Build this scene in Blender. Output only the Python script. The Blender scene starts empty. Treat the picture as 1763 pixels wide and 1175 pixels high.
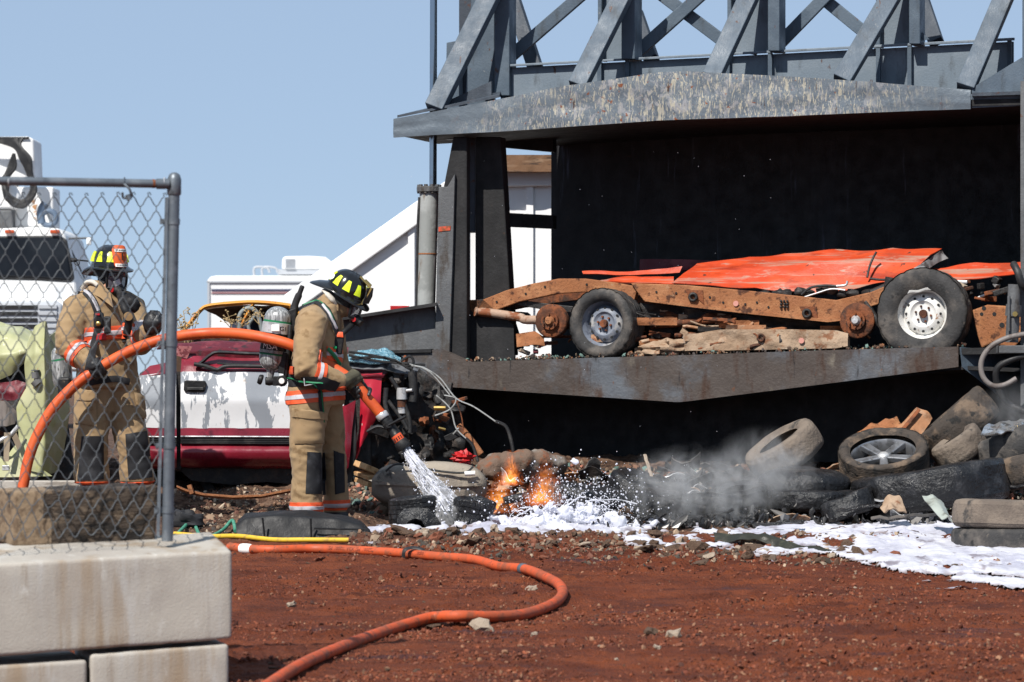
import bpy, bmesh, math, random
import numpy as np
from mathutils import Vector, Matrix, Euler, noise as mnoise
from mathutils.bvhtree import BVHTree
R_ = math.radians
rnd = random.Random(7)
sc = bpy.context.scene
COL = sc.collection

# ------------------------------------------------------------------ camera
F = 6580.0            # focal length in photo pixels (photo 1763 wide)
CZ = 1.05             # camera height over the ground where the men stand
HOR = 650.0
cam = bpy.data.cameras.new('camera'); camo = bpy.data.objects.new('camera', cam); COL.objects.link(camo)
camo.location = (0, 0, CZ); camo.rotation_euler = (R_(90), 0, 0)
cam.sensor_width = 36; cam.lens = F/1763*36
cam.shift_y = (HOR-587.5)/1763
cam.clip_start = .5; cam.clip_end = 9000
cam.dof.use_dof = True; cam.dof.focus_distance = 28.0; cam.dof.aperture_fstop = 5.0
sc.camera = camo
# ------------------------------------------------------------------ sky and sun
SUN_EL, SUN_AZ = 49.0, 211.0        # azimuth clockwise from +Y (the view direction): behind the camera, from the left
world = bpy.data.worlds.new('World'); sc.world = world; world.use_nodes = True
nt = world.node_tree; bg = nt.nodes['Background']
sky = nt.nodes.new('ShaderNodeTexSky'); sky.sky_type = 'NISHITA'; sky.sun_disc = False
sky.sun_elevation = R_(SUN_EL); sky.sun_rotation = R_(SUN_AZ)
sky.altitude = 1800; sky.air_density = 0.62; sky.dust_density = 0.15; sky.ozone_density = 1.8
hz = nt.nodes.new('ShaderNodeMix'); hz.data_type = 'RGBA'; hz.inputs[0].default_value = .76      # even veil of pale haze over the whole dome
nt.links.new(sky.outputs[0], hz.inputs[6]); hz.inputs[7].default_value = (3.9, 5.15, 6.9, 1)
nt.links.new(hz.outputs[2], bg.inputs[0]); bg.inputs[1].default_value = 0.08
sun = bpy.data.lights.new('sun', 'SUN'); suno = bpy.data.objects.new('sun', sun); COL.objects.link(suno)
sun.energy = 4.8; sun.angle = R_(.5); sun.color = (1.0, .955, .89)
_sd = Vector((math.sin(R_(SUN_AZ))*math.cos(R_(SUN_EL)), math.cos(R_(SUN_AZ))*math.cos(R_(SUN_EL)), math.sin(R_(SUN_EL))))
suno.rotation_euler = (-_sd).to_track_quat('-Z', 'Y').to_euler(); suno.location = (-15, -10, 25)
sc.view_settings.view_transform = 'Standard'; sc.view_settings.look = 'None'
sc.view_settings.exposure = 0.42; sc.view_settings.gamma = 1.0
sc.cycles.max_bounces = 7; sc.cycles.diffuse_bounces = 3; sc.cycles.transparent_max_bounces = 24
sc.cycles.volume_step_rate = .35; sc.cycles.volume_max_steps = 256
sc.cycles.caustics_reflective = False; sc.cycles.caustics_refractive = False
sc.cycles.use_denoising = True

def P(px, py, D):
    return Vector(((px-881.5)*D/F, D, CZ+(HOR-py)*D/F))
V3 = Vector

# ------------------------------------------------------------------ materials
MATS = {}
def mat(name, c, layers=(), rough=.7, metal=0., bump=0., bsc=40., bst=(1, 1, 1), spec=.4, coat=0., emit=None, bdist=.02, rlayer=True, alpha=None, sheen=0):
    """base colour + noise-masked colour layers: (colour, (sx,sy,sz) or s, lo, hi[, distortion])"""
    if name in MATS: return MATS[name]
    m = bpy.data.materials.new(name); m.use_nodes = True; MATS[name] = m
    t = m.node_tree; b = t.nodes['Principled BSDF']; N = t.nodes.new; L = t.links.new
    tc = N('ShaderNodeTexCoord')
    col = None
    prev = N('ShaderNodeRGB'); prev.outputs[0].default_value = (*c, 1); col = prev.outputs[0]
    def nz(s, dist=0, det=7):
        mp = N('ShaderNodeMapping'); s = (s, s, s) if not hasattr(s, '__len__') else s
        mp.inputs['Scale'].default_value = s; mp.inputs['Location'].default_value = [rnd.uniform(-9, 9) for _ in range(3)]
        L(tc.outputs['Object'], mp.inputs[0]); n = N('ShaderNodeTexNoise'); n.inputs['Scale'].default_value = 1
        n.inputs['Detail'].default_value = det; n.inputs['Roughness'].default_value = .6; n.inputs['Distortion'].default_value = dist
        L(mp.outputs[0], n.inputs[0]); return n.outputs[0]
    for ly in layers:
        lc, s, lo, hi = ly[:4]; dist = ly[4] if len(ly) > 4 else 0
        mr = N('ShaderNodeMapRange'); mr.interpolation_type = 'SMOOTHSTEP'
        mr.inputs[1].default_value = lo; mr.inputs[2].default_value = hi
        L(nz(s, dist), mr.inputs[0])
        mx = N('ShaderNodeMix'); mx.data_type = 'RGBA'; L(mr.outputs[0], mx.inputs[0]); L(col, mx.inputs[6]); mx.inputs[7].default_value = (*lc, 1)
        col = mx.outputs[2]
    L(col, b.inputs['Base Color'])
    b.inputs['Metallic'].default_value = metal
    b.inputs['Specular IOR Level'].default_value = spec
    b.inputs['Coat Weight'].default_value = coat
    if sheen: b.inputs['Sheen Weight'].default_value = sheen
    if rlayer:
        mr = N('ShaderNodeMapRange'); mr.inputs[3].default_value = max(.02, rough-.13); mr.inputs[4].default_value = min(1, rough+.13)
        mr.inputs[1].default_value = .3; mr.inputs[2].default_value = .7
        L(nz(9), mr.inputs[0]); L(mr.outputs[0], b.inputs['Roughness'])
    else: b.inputs['Roughness'].default_value = rough
    if bump:
        bp = N('ShaderNodeBump'); bp.inputs['Strength'].default_value = bump; bp.inputs['Distance'].default_value = bdist
        L(nz(tuple(bsc*k for k in bst)), bp.inputs['Height']); L(bp.outputs[0], b.inputs['Normal'])
    if emit: b.inputs['Emission Color'].default_value = (*emit[0], 1); b.inputs['Emission Strength'].default_value = emit[1]
    if alpha is not None: b.inputs['Alpha'].default_value = alpha
    return m

RUST = (.20, .062, .022); RUSTD = (.07, .026, .013); MUD = (.33, .24, .16); SOOT = (.012, .011, .011)
M = dict(
 blue=mat('steel_blue_grey', (.064, .090, .120), [((.085, .115, .148), 3, .45, .6), ((.042, .052, .062), (9, 9, 3), .52, .75), (RUSTD, (14, 14, 5), .64, .7), ((.16, .175, .185), 23, .67, .73)], rough=.55, bump=.15, bsc=60),
 blue_lit=mat('steel_blue_grey_lit', (.135, .170, .205), [((.16, .195, .23), 3, .45, .6), ((.075, .09, .105), (9, 9, 3), .54, .75), (RUSTD, (14, 14, 5), .66, .71)], rough=.55, bump=.15, bsc=60),  # the blue-grey steel with stronger sunlight put into its colour
 blued=mat('steel_dark_blue', (.035, .045, .06), [((.06, .075, .095), (6, 6, 1.5), .45, .7), (RUSTD, 9, .62, .7)], rough=.6, bump=.2),  # darker blue-grey for platen top, gussets and rear braces
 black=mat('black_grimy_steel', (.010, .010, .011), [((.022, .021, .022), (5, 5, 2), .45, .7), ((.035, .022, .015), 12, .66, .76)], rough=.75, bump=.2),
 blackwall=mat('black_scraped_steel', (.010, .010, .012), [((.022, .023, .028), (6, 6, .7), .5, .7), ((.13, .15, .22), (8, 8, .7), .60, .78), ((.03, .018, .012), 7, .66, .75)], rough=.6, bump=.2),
 deck=mat('deck_edge_worn_steel', (.075, .06, .052), [((.11, .12, .135), (2.2, 2, 2.2), .48, .66), ((.19, .165, .13), (3, 3, 1.6), .60, .72), ((.055, .03, .02), (8, 8, 2), .52, .68), ((.16, .065, .03), (17, 17, 9), .66, .72), ((.02, .018, .018), (20, 9, 2.5), .62, .72)], rough=.5, metal=.25, bump=.25, bsc=30),
 grey_beam=mat('dull_grey_beam', (.085, .088, .092), [((.12, .125, .13), (4, 4, 2), .45, .65), ((.05, .042, .036), (9, 9, 3), .52, .68), ((.10, .05, .03), 20, .66, .72), ((.2, .19, .18), (30, 30, 6), .69, .74)], rough=.6, bump=.25),
 cyl=mat('grey_cylinder_paint', (.24, .25, .24), [((.32, .33, .32), 4, .5, .6), ((.14, .10, .07), (10, 10, 3), .58, .68), ((.5, .5, .49), (12, 12, 2), .66, .72), (RUST, 30, .68, .72)], rough=.5, bump=.15),
 chrome=mat('chrome_rod', (.35, .38, .42), rough=.12, metal=1.),
 rust=mat('orange_rust', (.27, .105, .042), [((.36, .16, .07), 5, .45, .65), (RUSTD, 11, .55, .66), ((.40, .27, .17), 8, .63, .75), ((.12, .045, .02), 35, .58, .68)], rough=.85, bump=.4, bsc=55),
 rustd=mat('dark_rust', RUST, [(RUSTD, 7, .42, .6), ((.03, .017, .012), 14, .52, .66), ((.30, .12, .05), 22, .64, .72)], rough=.85, bump=.4, bsc=55),
 redsheet=mat('crushed_red_paint', (.46, .048, .013), [((.54, .066, .018), (3, 3, 6), .45, .6), ((.34, .19, .14), (1.1, 1.1, 24), .50, .64, .4), ((.30, .03, .012), (1.5, 1.5, 17), .55, .66), ((.36, .22, .17), (5, 5, 22), .58, .70), ((.35, .05, .02), (3, 3, 9), .58, .66), ((.07, .025, .018), 12, .66, .70)], rough=.55, coat=.1, bump=.35, bsc=14),
 maroon=mat('maroon_car_paint', (.17, .008, .019), [((.24, .014, .03), 2, .45, .6), ((.09, .005, .011), 5, .55, .68), ((.34, .24, .22), (26, 26, 14), .69, .73)], rough=.3, coat=.5, bump=.06, bsc=20),
 maroond=mat('dull_maroon', (.09, .006, .013), [((.15, .02, .028), 5, .5, .6), ((.35, .27, .25), (30, 30, 30), .66, .72), ((.03, .01, .01), 8, .58, .66)], rough=.5, bump=.2),
 door=mat('peeling_white_paint', (.68, .68, .69), [((.25, .27, .30), (5.2, 5.2, 2.3), .505, .515, .35), ((.25, .27, .30), (16, 16, 3), .585, .595), ((.68, .68, .69), (25, 25, 4), .63, .64), ((.42, .30, .18), (9, 9, 5), .66, .74), ((.2, .2, .21), (40, 40, 5), .70, .72)], rough=.42, coat=.15, bump=.08, bsc=25),
 chromed=mat('scuffed_chrome_trim', (.62, .62, .62), [((.2, .2, .2), (20, 20, 20), .55, .66)], rough=.3, metal=.9),
 blackrub=mat('black_rubber', (.016, .016, .017), [((.05, .048, .046), 9, .5, .68)], rough=.55, bump=.15),
 plastic=mat('black_plastic', (.011, .011, .012), [((.028, .026, .025), 14, .55, .7), ((.13, .10, .07), 20, .66, .74)], rough=.55, bump=.2, bsc=30, spec=.3),
 engine=mat('oily_engine_black', (.015, .014, .014), [((.04, .03, .025), 14, .48, .66), ((.07, .04, .025), 25, .62, .7)], rough=.6, bump=.4),
 alu=mat('dull_aluminium', (.58, .58, .58), [((.34, .33, .32), 20, .5, .65)], rough=.4, metal=.5),
 brass=mat('brass', (.62, .42, .14), rough=.3, metal=1.),
 white=mat('white_paint', (.80, .80, .79), [((.72, .72, .71), 2, .5, .65), ((.62, .58, .52), (14, 14, 3), .68, .76)], rough=.45),
 whitew=mat('white_painted_panel', (.80, .80, .80), [((.74, .73, .72), (2, 2, 1), .5, .7), ((.60, .55, .48), (22, 22, 3), .69, .76)], rough=.55, bump=.05, bsc=8),
 truckgrey=mat('grey_grille', (.42, .44, .47), rough=.45),
 glassd=mat('dark_window_glass', (.006, .007, .010), [((.014, .016, .02), 2, .45, .65)], rough=.1, spec=.25),
 amber=mat('amber_marker', (.42, .07, .02), rough=.3),
 cream=mat('yellow_green_paint', (.37, .375, .20), [((.42, .42, .25), 4, .45, .62), ((.38, .38, .16), 8, .56, .68), ((.35, .16, .07), 11, .67, .72), ((.65, .66, .45), (20, 20, 4), .66, .70), ((.2, .08, .05), 26, .69, .72)], rough=.45, bump=.15, bsc=12),
 oldyel=mat('old_orange_yellow_paint', (.58, .25, .035), [((.45, .16, .03), 8, .5, .65), (RUST, 15, .6, .68)], rough=.5),
 oldint=mat('rusty_brown_interior', (.06, .032, .018), [((.12, .06, .03), 10, .5, .65)], rough=.8),
 concrete=mat('cast_concrete', (.385, .355, .31), [((.33, .30, .265), 2.2, .45, .65), ((.28, .215, .15), (4.2, 4.2, .3), .50, .66), ((.40, .385, .36), (3.4, 3.4, .5), .52, .64), ((.20, .145, .10), (7, 7, .4), .58, .72), ((.48, .46, .42), (11, 11, 6), .58, .72), ((.30, .26, .22), 45, .66, .72), ((.28, .24, .20), (8, 8, 1), .68, .76)], rough=.9, bump=.3, bsc=90, bdist=.01),
 galv=mat('galvanised_steel', (.145, .165, .185), [((.20, .22, .24), 9, .5, .65), ((.11, .125, .14), 25, .55, .68)], rough=.5, metal=.55, bump=.05),
 galvw=mat('galvanised_wire', (.085, .095, .105), [((.13, .14, .145), 20, .5, .65)], rough=.7, metal=.15),
 timber=mat('weathered_timber', (.050, .036, .026), [((.11, .08, .055), (6, 30, 14), .50, .62), ((.014, .011, .009), (5, 20, 16), .50, .60), ((.17, .135, .10), (9, 14, 26), .64, .70)], rough=.9, bump=.8, bsc=1, bst=(6, 60, 60), bdist=.03),
 timberend=mat('timber_end_grain', (.21, .15, .095), [((.12, .08, .05), 22, .48, .6), ((.04, .03, .022), 14, .58, .66)], rough=.9, bump=.5, bsc=30),
 oldwood=mat('brown_plank', (.16, .085, .045), [((.24, .15, .09), (4, 4, 20), .5, .65), ((.07, .04, .025), (5, 5, 26), .56, .66)], rough=.85, bump=.3, bsc=20),
 tan=mat('tan_turnout_cloth', (.285, .195, .105), [((.31, .21, .115), 5, .45, .62), ((.19, .12, .058), 9, .54, .68), ((.10, .07, .042), 5, .62, .76), ((.14, .095, .06), 16, .66, .73)], rough=.9, bump=.35, bsc=300, bdist=.004, spec=.2, sheen=.1),
 orange=mat('fluorescent_orange_tape', (.74, .10, .03), [((.58, .08, .025), 20, .5, .66)], rough=.6),
 silver=mat('silver_reflective_tape', (.50, .49, .52), [((.40, .39, .41), 30, .5, .66)], rough=.4),
 lime=mat('lime_reflective', (.72, .86, .03), rough=.4),
 blackcloth=mat('black_padding', (.012, .012, .014), [((.03, .03, .034), 12, .5, .68), ((.09, .085, .08), 30, .69, .74)], rough=.75, bump=.3, bsc=120, bdist=.004),
 hood=mat('dark_grey_hood', (.020, .022, .022), [((.05, .053, .052), 14, .45, .68)], rough=.95, bump=.4, bsc=200, bdist=.004),
 fleece=mat('white_fleece', (.62, .58, .50), rough=.95, bump=.5, bsc=160),
 glove=mat('black_leather_glove', (.013, .013, .014), [((.045, .044, .046), 14, .52, .7)], rough=.45, bump=.3, bsc=90, bdist=.005),
 gloveg=mat('olive_glove', (.06, .055, .035), [((.11, .10, .06), 14, .5, .66)], rough=.7, bump=.3, bsc=90, bdist=.005),
 helmet=mat('black_helmet_shell', (.008, .008, .009), [((.025, .022, .018), 16, .58, .7), ((.10, .08, .055), 30, .68, .74)], rough=.2, coat=.4, rlayer=True),
 leather=mat('orange_leather_shield', (.60, .10, .018), [((.42, .07, .015), 18, .5, .66)], rough=.5),
 skin=mat('skin', (.50, .25, .17), rough=.5),
 hoseo=mat('orange_rubber_hose', (.58, .095, .020), [((.50, .072, .016), 9, .45, .62), ((.52, .13, .05), 14, .60, .72), ((.16, .05, .025), (22, 22, 22), .63, .70)], rough=.55, bump=.12, bsc=130, bdist=.004),
 hosed=mat('muddy_orange_hose', (.50, .075, .018), [((.34, .07, .025), 6, .42, .6), ((.25, .065, .028), 12, .50, .64), ((.10, .03, .018), 24, .60, .68)], rough=.65, bump=.15, bsc=130, bdist=.004),
 yellow=mat('yellow_hose', (.62, .40, .03), [((.4, .25, .05), 20, .5, .65)], rough=.6),
 green=mat('green_cord', (.04, .20, .13), [((.12, .3, .22), 30, .5, .65)], rough=.7),
 greens=mat('green_tape', (.01, .17, .07), rough=.6),
 carbon=mat('streaky_carbon_bottle', (.20, .205, .205), [((.42, .43, .43), (70, 70, 9), .48, .58), ((.06, .06, .06), (60, 60, 10), .55, .62)], rough=.3, coat=.4),
 whitep=mat('white_print', (.78, .78, .76), rough=.6),
 blackp=mat('black_print', (.01, .01, .01), rough=.6),
 brownp=mat('dark_stencil_print', (.12, .02, .01), rough=.7),
 redp=mat('red_plastic', (.42, .016, .018), [((.4, .015, .015), 10, .5, .65)], rough=.4),
 tyre=mat('dusty_tyre_rubber', (.035, .034, .034), [((.12, .105, .092), 4, .45, .66), ((.02, .02, .02), 12, .55, .66), ((.22, .18, .14), 10, .64, .74)], rough=.8, bump=.3, bsc=60),
 tyrem=mat('mud_coated_tyre', (.175, .14, .11), [((.115, .092, .075), 4, .45, .62), ((.04, .037, .035), 6, .55, .66), ((.28, .225, .175), 9, .62, .72)], rough=.95, bump=.6, bsc=40),
 tyreb=mat('burnt_wet_tyre', (.010, .010, .011), [((.028, .028, .03), 9, .5, .66), ((.20, .20, .21), (30, 30, 30), .71, .76)], rough=.32, bump=.6, bsc=28, bdist=.03),
 tyreo=mat('brown_muddy_tread', (.05, .04, .033), [((.14, .10, .07), 7, .47, .64), ((.02, .019, .018), 13, .54, .64)], rough=.9, bump=.5, bsc=50),
 rimw=mat('white_rim_paint', (.62, .61, .58), [((.72, .72, .70), 6, .45, .6), ((.30, .14, .06), 18, .62, .70), ((.2, .19, .18), 11, .66, .73)], rough=.4),
 rimb=mat('blue_grey_rim', (.16, .18, .22), [((.36, .35, .34), 9, .52, .66), ((.08, .09, .12), 12, .5, .64), (RUST, 18, .66, .72)], rough=.5),
 foam=mat('white_foam', (.54, .54, .59), [((.40, .40, .47), (3, 1.2, 3), .44, .62), ((.22, .20, .23), (5, 2.4, 5), .55, .68), ((.62, .62, .66), (9, 4, 9), .58, .68)], rough=.5, bump=.3, bsc=22, bdist=.02),
 stonep=mat('pale_stone', (.36, .29, .22), [((.26, .19, .14), 9, .45, .65), ((.45, .38, .3), 20, .6, .7)], rough=.95, bump=.5, bsc=60),
 stoner=mat('red_stone', (.22, .075, .04), [((.14, .05, .03), 9, .45, .65), ((.30, .16, .10), 20, .6, .7)], rough=.95, bump=.5, bsc=60),
 clod=mat('brown_clod', (.16, .10, .065), [((.09, .05, .032), 12, .45, .6), ((.24, .17, .11), 25, .58, .7)], rough=1., bump=.8, bsc=50),
 oxide=mat('muddy_rust_sheet', (.33, .16, .08), [((.40, .29, .2), 4, .45, .6), (RUST, 7, .55, .66), ((.08, .04, .025), 13, .6, .68)], rough=.85, bump=.4),
 olive=mat('olive_trim_strip', (.022, .022, .014), [((.05, .05, .03), 8, .54, .66), ((.02, .02, .015), 8, .55, .65)], rough=.4, bump=.2),
 mudrail=mat('mud_covered_rail', (.36, .26, .18), [((.27, .18, .115), 4, .42, .6), ((.20, .09, .045), 8, .56, .66), ((.44, .35, .27), 12, .6, .7)], rough=.95, bump=.5, bsc=45),
 weed=mat('dry_weed', (.34, .24, .12), rough=.9),
 blueglass=mat('shattered_blue_glass', (.12, .28, .36), [((.35, .52, .58), 60, .52, .6), ((.04, .12, .17), 40, .54, .62)], rough=.2, spec=.6, bump=.8, bsc=90),
 navy=mat('navy_stripe', (.035, .045, .10), rough=.5), rose=mat('rose_stripe', (.40, .17, .17), rough=.5),
 webbing=mat('tan_seat_belt', (.30, .24, .17), rough=.85),
)

# ------------------------------------------------------------------ mesh helpers
XF = {}               # object name -> inverse of its thing's matrix
def setp(o, label=None, cat=None, group=None, kind=None):
    if label: o['label'] = label
    if cat: o['category'] = cat
    if group: o['group'] = group
    if kind: o['kind'] = kind
    return o
def thing(name, loc, label, cat, rotz=0, group=None):
    o = bpy.data.objects.new(name, None); COL.objects.link(o); o.empty_display_size = .1
    o.location = loc; o.rotation_euler = (0, 0, rotz)
    XF[o.name] = (Matrix.Translation(loc) @ Matrix.Rotation(rotz, 4, 'Z')).inverted()
    return setp(o, label, cat, group)

class MB:
    def __init__(s): s.v = []; s.f = []; s.sm = []
    def add(s, vs, fs, smooth=False):
        k = len(s.v); s.v += [Vector(p) for p in vs]
        s.f += [tuple(i+k for i in f) for f in fs]; s.sm += [smooth]*len(fs); return s
    def hexa(s, p):  # bottom 4 (ccw), top 4
        return s.add(p, [(0, 3, 2, 1), (4, 5, 6, 7), (0, 1, 5, 4), (1, 2, 6, 5), (2, 3, 7, 6), (3, 0, 4, 7)])
    def box(s, c, size, rot=None):
        c = Vector(c); h = Vector(size)/2; r = rot or Matrix.Identity(3)
        return s.hexa([c + r @ Vector((a*h.x, b*h.y, d*h.z)) for d in (-1, 1) for a, b in ((-1, -1), (1, -1), (1, 1), (-1, 1))])
    def prism(s, pts, ext):
        n = len(pts); pts = [Vector(p) for p in pts]; ext = Vector(ext)
        return s.add(pts+[p+ext for p in pts], [tuple(range(n)), tuple(range(2*n-1, n-1, -1))]+[(i, i+n, (i+1) % n+n, (i+1) % n) for i in range(n)])
    def bar(s, a, b, w, h, up=(0, 0, 1)):
        """rectangular bar from a to b, w across, h along up"""
        a, b = Vector(a), Vector(b); d = (b-a).normalized(); sd = d.cross(Vector(up)).normalized(); u = sd.cross(d).normalized()
        q = [(-1, -1), (1, -1), (1, 1), (-1, 1)]
        return s.hexa([a+sd*x*w/2+u*y*h/2 for x, y in q]+[b+sd*x*w/2+u*y*h/2 for x, y in q])
    def loft(s, rings, closed=True, cap=True, smooth=True):
        n = len(rings[0]); k = len(s.v); s.v += [Vector(p) for r in rings for p in r]
        for j in range(len(rings)-1):
            for i in range(n if closed else n-1):
                a = k+j*n+i; b = k+j*n+(i+1) % n; s.f.append((a, b, b+n, a+n)); s.sm.append(smooth)
        if cap and closed:
            s.f.append(tuple(k+i for i in reversed(range(n)))); s.sm.append(False)
            e = k+(len(rings)-1)*n; s.f.append(tuple(e+i for i in range(n))); s.sm.append(False)
        return s
    def tube(s, path, r, n=10, cap=True, flat=None, round_=False):
        path = [Vector(p) for p in path]; m = len(path)
        rs = list(r) if hasattr(r, '__len__') else [r]*m
        if round_:
            d0 = (path[0]-path[1]).normalized(); d1 = (path[-1]-path[-2]).normalized()
            pre = [(path[0]+d0*rs[0]*math.sin(t), rs[0]*math.cos(t)) for t in (1.45, 1.1, .75, .4)]
            post = [(path[-1]+d1*rs[-1]*math.sin(t), rs[-1]*math.cos(t)) for t in (.4, .75, 1.1, 1.45)]
            path = [p for p, _ in pre]+path+[p for p, _ in post]; rs = [q for _, q in pre]+rs+[q for _, q in post]; m = len(path)
        rings = []; u = None
        for i in range(m):
            d = (path[min(i+1, m-1)]-path[max(i-1, 0)]).normalized()
            if u is None: u = d.orthogonal().normalized() if abs(d.z) > .95 else Vector((0, 0, 1)).cross(d).cross(d).normalized()*-1
            u = (u-d*u.dot(d)); u = u.normalized() if u.length > 1e-6 else d.orthogonal().normalized()
            w = d.cross(u); fl = flat if flat else 1
            rings.append([path[i]+u*math.cos(2*math.pi*k/n)*rs[i]*fl+w*math.sin(2*math.pi*k/n)*rs[i] for k in range(n)])
        return s.loft(rings, True, cap)
    def lathe(s, prof, o, axis, n=32, cap=False, smooth=True, rf=None, ref=None):
        """profile (r, h) round axis at o"""
        o = Vector(o); a = Vector(axis).normalized(); u = Vector(ref) if ref else a.orthogonal(); u = (u-a*u.dot(a)).normalized(); w = a.cross(u)
        k = len(s.v); m = len(prof)
        for i in range(n):
            t = 2*math.pi*i/n
            for j, (r, h) in enumerate(prof):
                q = rf(i, j, r, h) if rf else (r, h)
                s.v.append(o+a*q[1]+(u*math.cos(t)+w*math.sin(t))*q[0])
        for i in range(n):
            for j in range(m-1):
                a0 = k+i*m+j; b0 = k+((i+1) % n)*m+j; s.f.append((a0, a0+1, b0+1, b0)); s.sm.append(smooth)
        if cap:
            for j in (0, m-1):
                f = [k+i*m+j for i in range(n)]; s.f.append(tuple(f if j == 0 else f[::-1])); s.sm.append(False)
        return s
    def ell(s, c, r, rot=None, nu=16, nv=10, amp=0, ns=3, seed=0):
        c = Vector(c); r = Vector(r) if hasattr(r, '__len__') else Vector((r, r, r)); rot = rot or Matrix.Identity(3); k = len(s.v)
        pts = []
        for j in range(nv+1):
            for i in range(nu):
                th = math.pi*j/nv; ph = 2*math.pi*i/nu
                d = Vector((math.sin(th)*math.cos(ph), math.sin(th)*math.sin(ph), math.cos(th)))
                if amp: d = d*(1+amp*mnoise.noise(d*ns+Vector((seed*7.3, seed*3.1, seed))))
                pts.append(c+rot @ Vector((d.x*r.x, d.y*r.y, d.z*r.z)))
        s.v += pts
        for j in range(nv):
            for i in range(nu):
                a = k+j*nu+i; b = k+j*nu+(i+1) % nu; s.f.append((a, a+nu, b+nu, b)); s.sm.append(True)
        return s
    def sheet(s, rows, nu=24, nv=12, amp=0, ns=3, thick=.006, seed=0, crease=0, smooth=True):
        """crumpled sheet lofted through rows (lists of points, equal lengths); noise along its normal; real thickness"""
        A = np.array([[list(p) for p in r] for r in rows], float)
        def interp(arr, n, ax):
            m = arr.shape[ax]; t = np.linspace(0, m-1, n); i = np.clip(t.astype(int), 0, m-2); f = t-i
            sh = [1, 1, 1]; sh[ax] = n; f = f.reshape(sh)
            return np.take(arr, i, ax)*(1-f)+np.take(arr, i+1, ax)*f
        G = interp(interp(A, nv, 0), nu, 1)
        du = np.gradient(G, axis=1); dv = np.gradient(G, axis=0); nn = np.cross(du, dv); nn /= np.linalg.norm(nn, axis=2, keepdims=True)+1e-9
        if nn[:, :, 1].mean() > 0: nn = -nn      # towards the viewer side (-y)
        if amp:
            for j in range(nv):
                for i in range(nu):
                    p = Vector(G[j, i])*ns+Vector((seed*5.7, seed*2.3, seed))
                    d = mnoise.noise(p)+.5*mnoise.noise(p*2.3)
                    if crease: d = d*(1-crease)+crease*(1-2*abs(mnoise.noise(p*1.3)))
                    G[j, i] += nn[j, i]*d*amp
        B = G-nn*thick; k = len(s.v)
        s.v += [Vector(p) for p in G.reshape(-1, 3)]+[Vector(p) for p in B.reshape(-1, 3)]
        n = nu*nv
        def q(a, b, c, d): s.f.append((k+a, k+b, k+c, k+d)); s.sm.append(smooth)
        for j in range(nv-1):
            for i in range(nu-1):
                a = j*nu+i; q(a, a+1, a+nu+1, a+nu); q(n+a, n+a+nu, n+a+nu+1, n+a+1)
        for i in range(nu-1):
            a = (nv-1)*nu+i; q(i, n+i, n+i+1, i+1); q(a, a+1, n+a+1, n+a)
        for j in range(nv-1):
            a = j*nu; b = a+nu-1; q(a, a+nu, n+a+nu, n+a); q(b, n+b, n+b+nu, b+nu)
        return s
    def mesh(s, name, inv):
        me = bpy.data.meshes.new(name)
        me.from_pydata([inv @ p for p in s.v], [], s.f)
        me.polygons.foreach_set('use_smooth', s.sm); me.update()
        if any(s.sm): me.set_sharp_from_angle(angle=R_(50))
        return me
    def build(s, name, m, parent=None, base=None, bevel=0, subd=0, label=None, cat=None, group=None, kind=None, seg=2):
        if parent is not None: inv = XF[parent.name]
        else:
            if base is None:
                xs = [p.x for p in s.v]; ys = [p.y for p in s.v]; base = Vector(((min(xs)+max(xs))/2, (min(ys)+max(ys))/2, min(p.z for p in s.v)))
            inv = Matrix.Translation(base).inverted()
        me = s.mesh(name, inv); o = bpy.data.objects.new(name, me); COL.objects.link(o)
        if parent is not None: o.parent = parent; XF[o.name] = inv
        else: o.location = base; XF[o.name] = inv
        me.materials.append(m)
        if bevel:
            b = o.modifiers.new('bevel', 'BEVEL'); b.width = bevel; b.segments = seg; b.limit_method = 'ANGLE'; b.angle_limit = R_(40)
        if subd:
            b = o.modifiers.new('sub', 'SUBSURF'); b.levels = subd; b.render_levels = subd
        return setp(o, label, cat, group, kind)

def spline(pts, n=8):
    """Catmull-Rom through points"""
    pts = [Vector(p) for p in pts]; out = []
    for i in range(len(pts)-1):
        p0 = pts[max(i-1, 0)]; p1 = pts[i]; p2 = pts[i+1]; p3 = pts[min(i+2, len(pts)-1)]
        for k in range(n):
            t = k/n
            out.append(.5*((2*p1)+(p2-p0)*t+(2*p0-5*p1+4*p2-p3)*t*t+(3*p1-p0-3*p2+p3)*t**3))
    return out+[pts[-1]]
def evaluated(o):
    """mesh of an object with its modifiers, worked out in a scratch scene"""
    ts = bpy.data.scenes.new('scratch'); ts.collection.objects.link(o); vl = ts.view_layers[0]; vl.update()
    me = bpy.data.meshes.new_from_object(o.evaluated_get(vl.depsgraph)); ts.collection.objects.unlink(o); bpy.data.scenes.remove(ts); return me
def text_part(txt, size, mtx, m, parent, name='lettering', ext=.0006, warp=None):
    cu = bpy.data.curves.new(name, 'FONT'); cu.body = txt; cu.size = size; cu.extrude = ext; cu.align_x = 'CENTER'; cu.align_y = 'CENTER'
    cu.resolution_u = 2
    o = bpy.data.objects.new(name, cu); me = evaluated(o)
    bpy.data.objects.remove(o); bpy.data.curves.remove(cu)
    b = MB(); b.add([(warp(v.co) if warp else mtx @ v.co) for v in me.vertices], [tuple(p.vertices) for p in me.polygons])
    bpy.data.meshes.remove(me)
    return b.build(name, m, parent)

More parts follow.
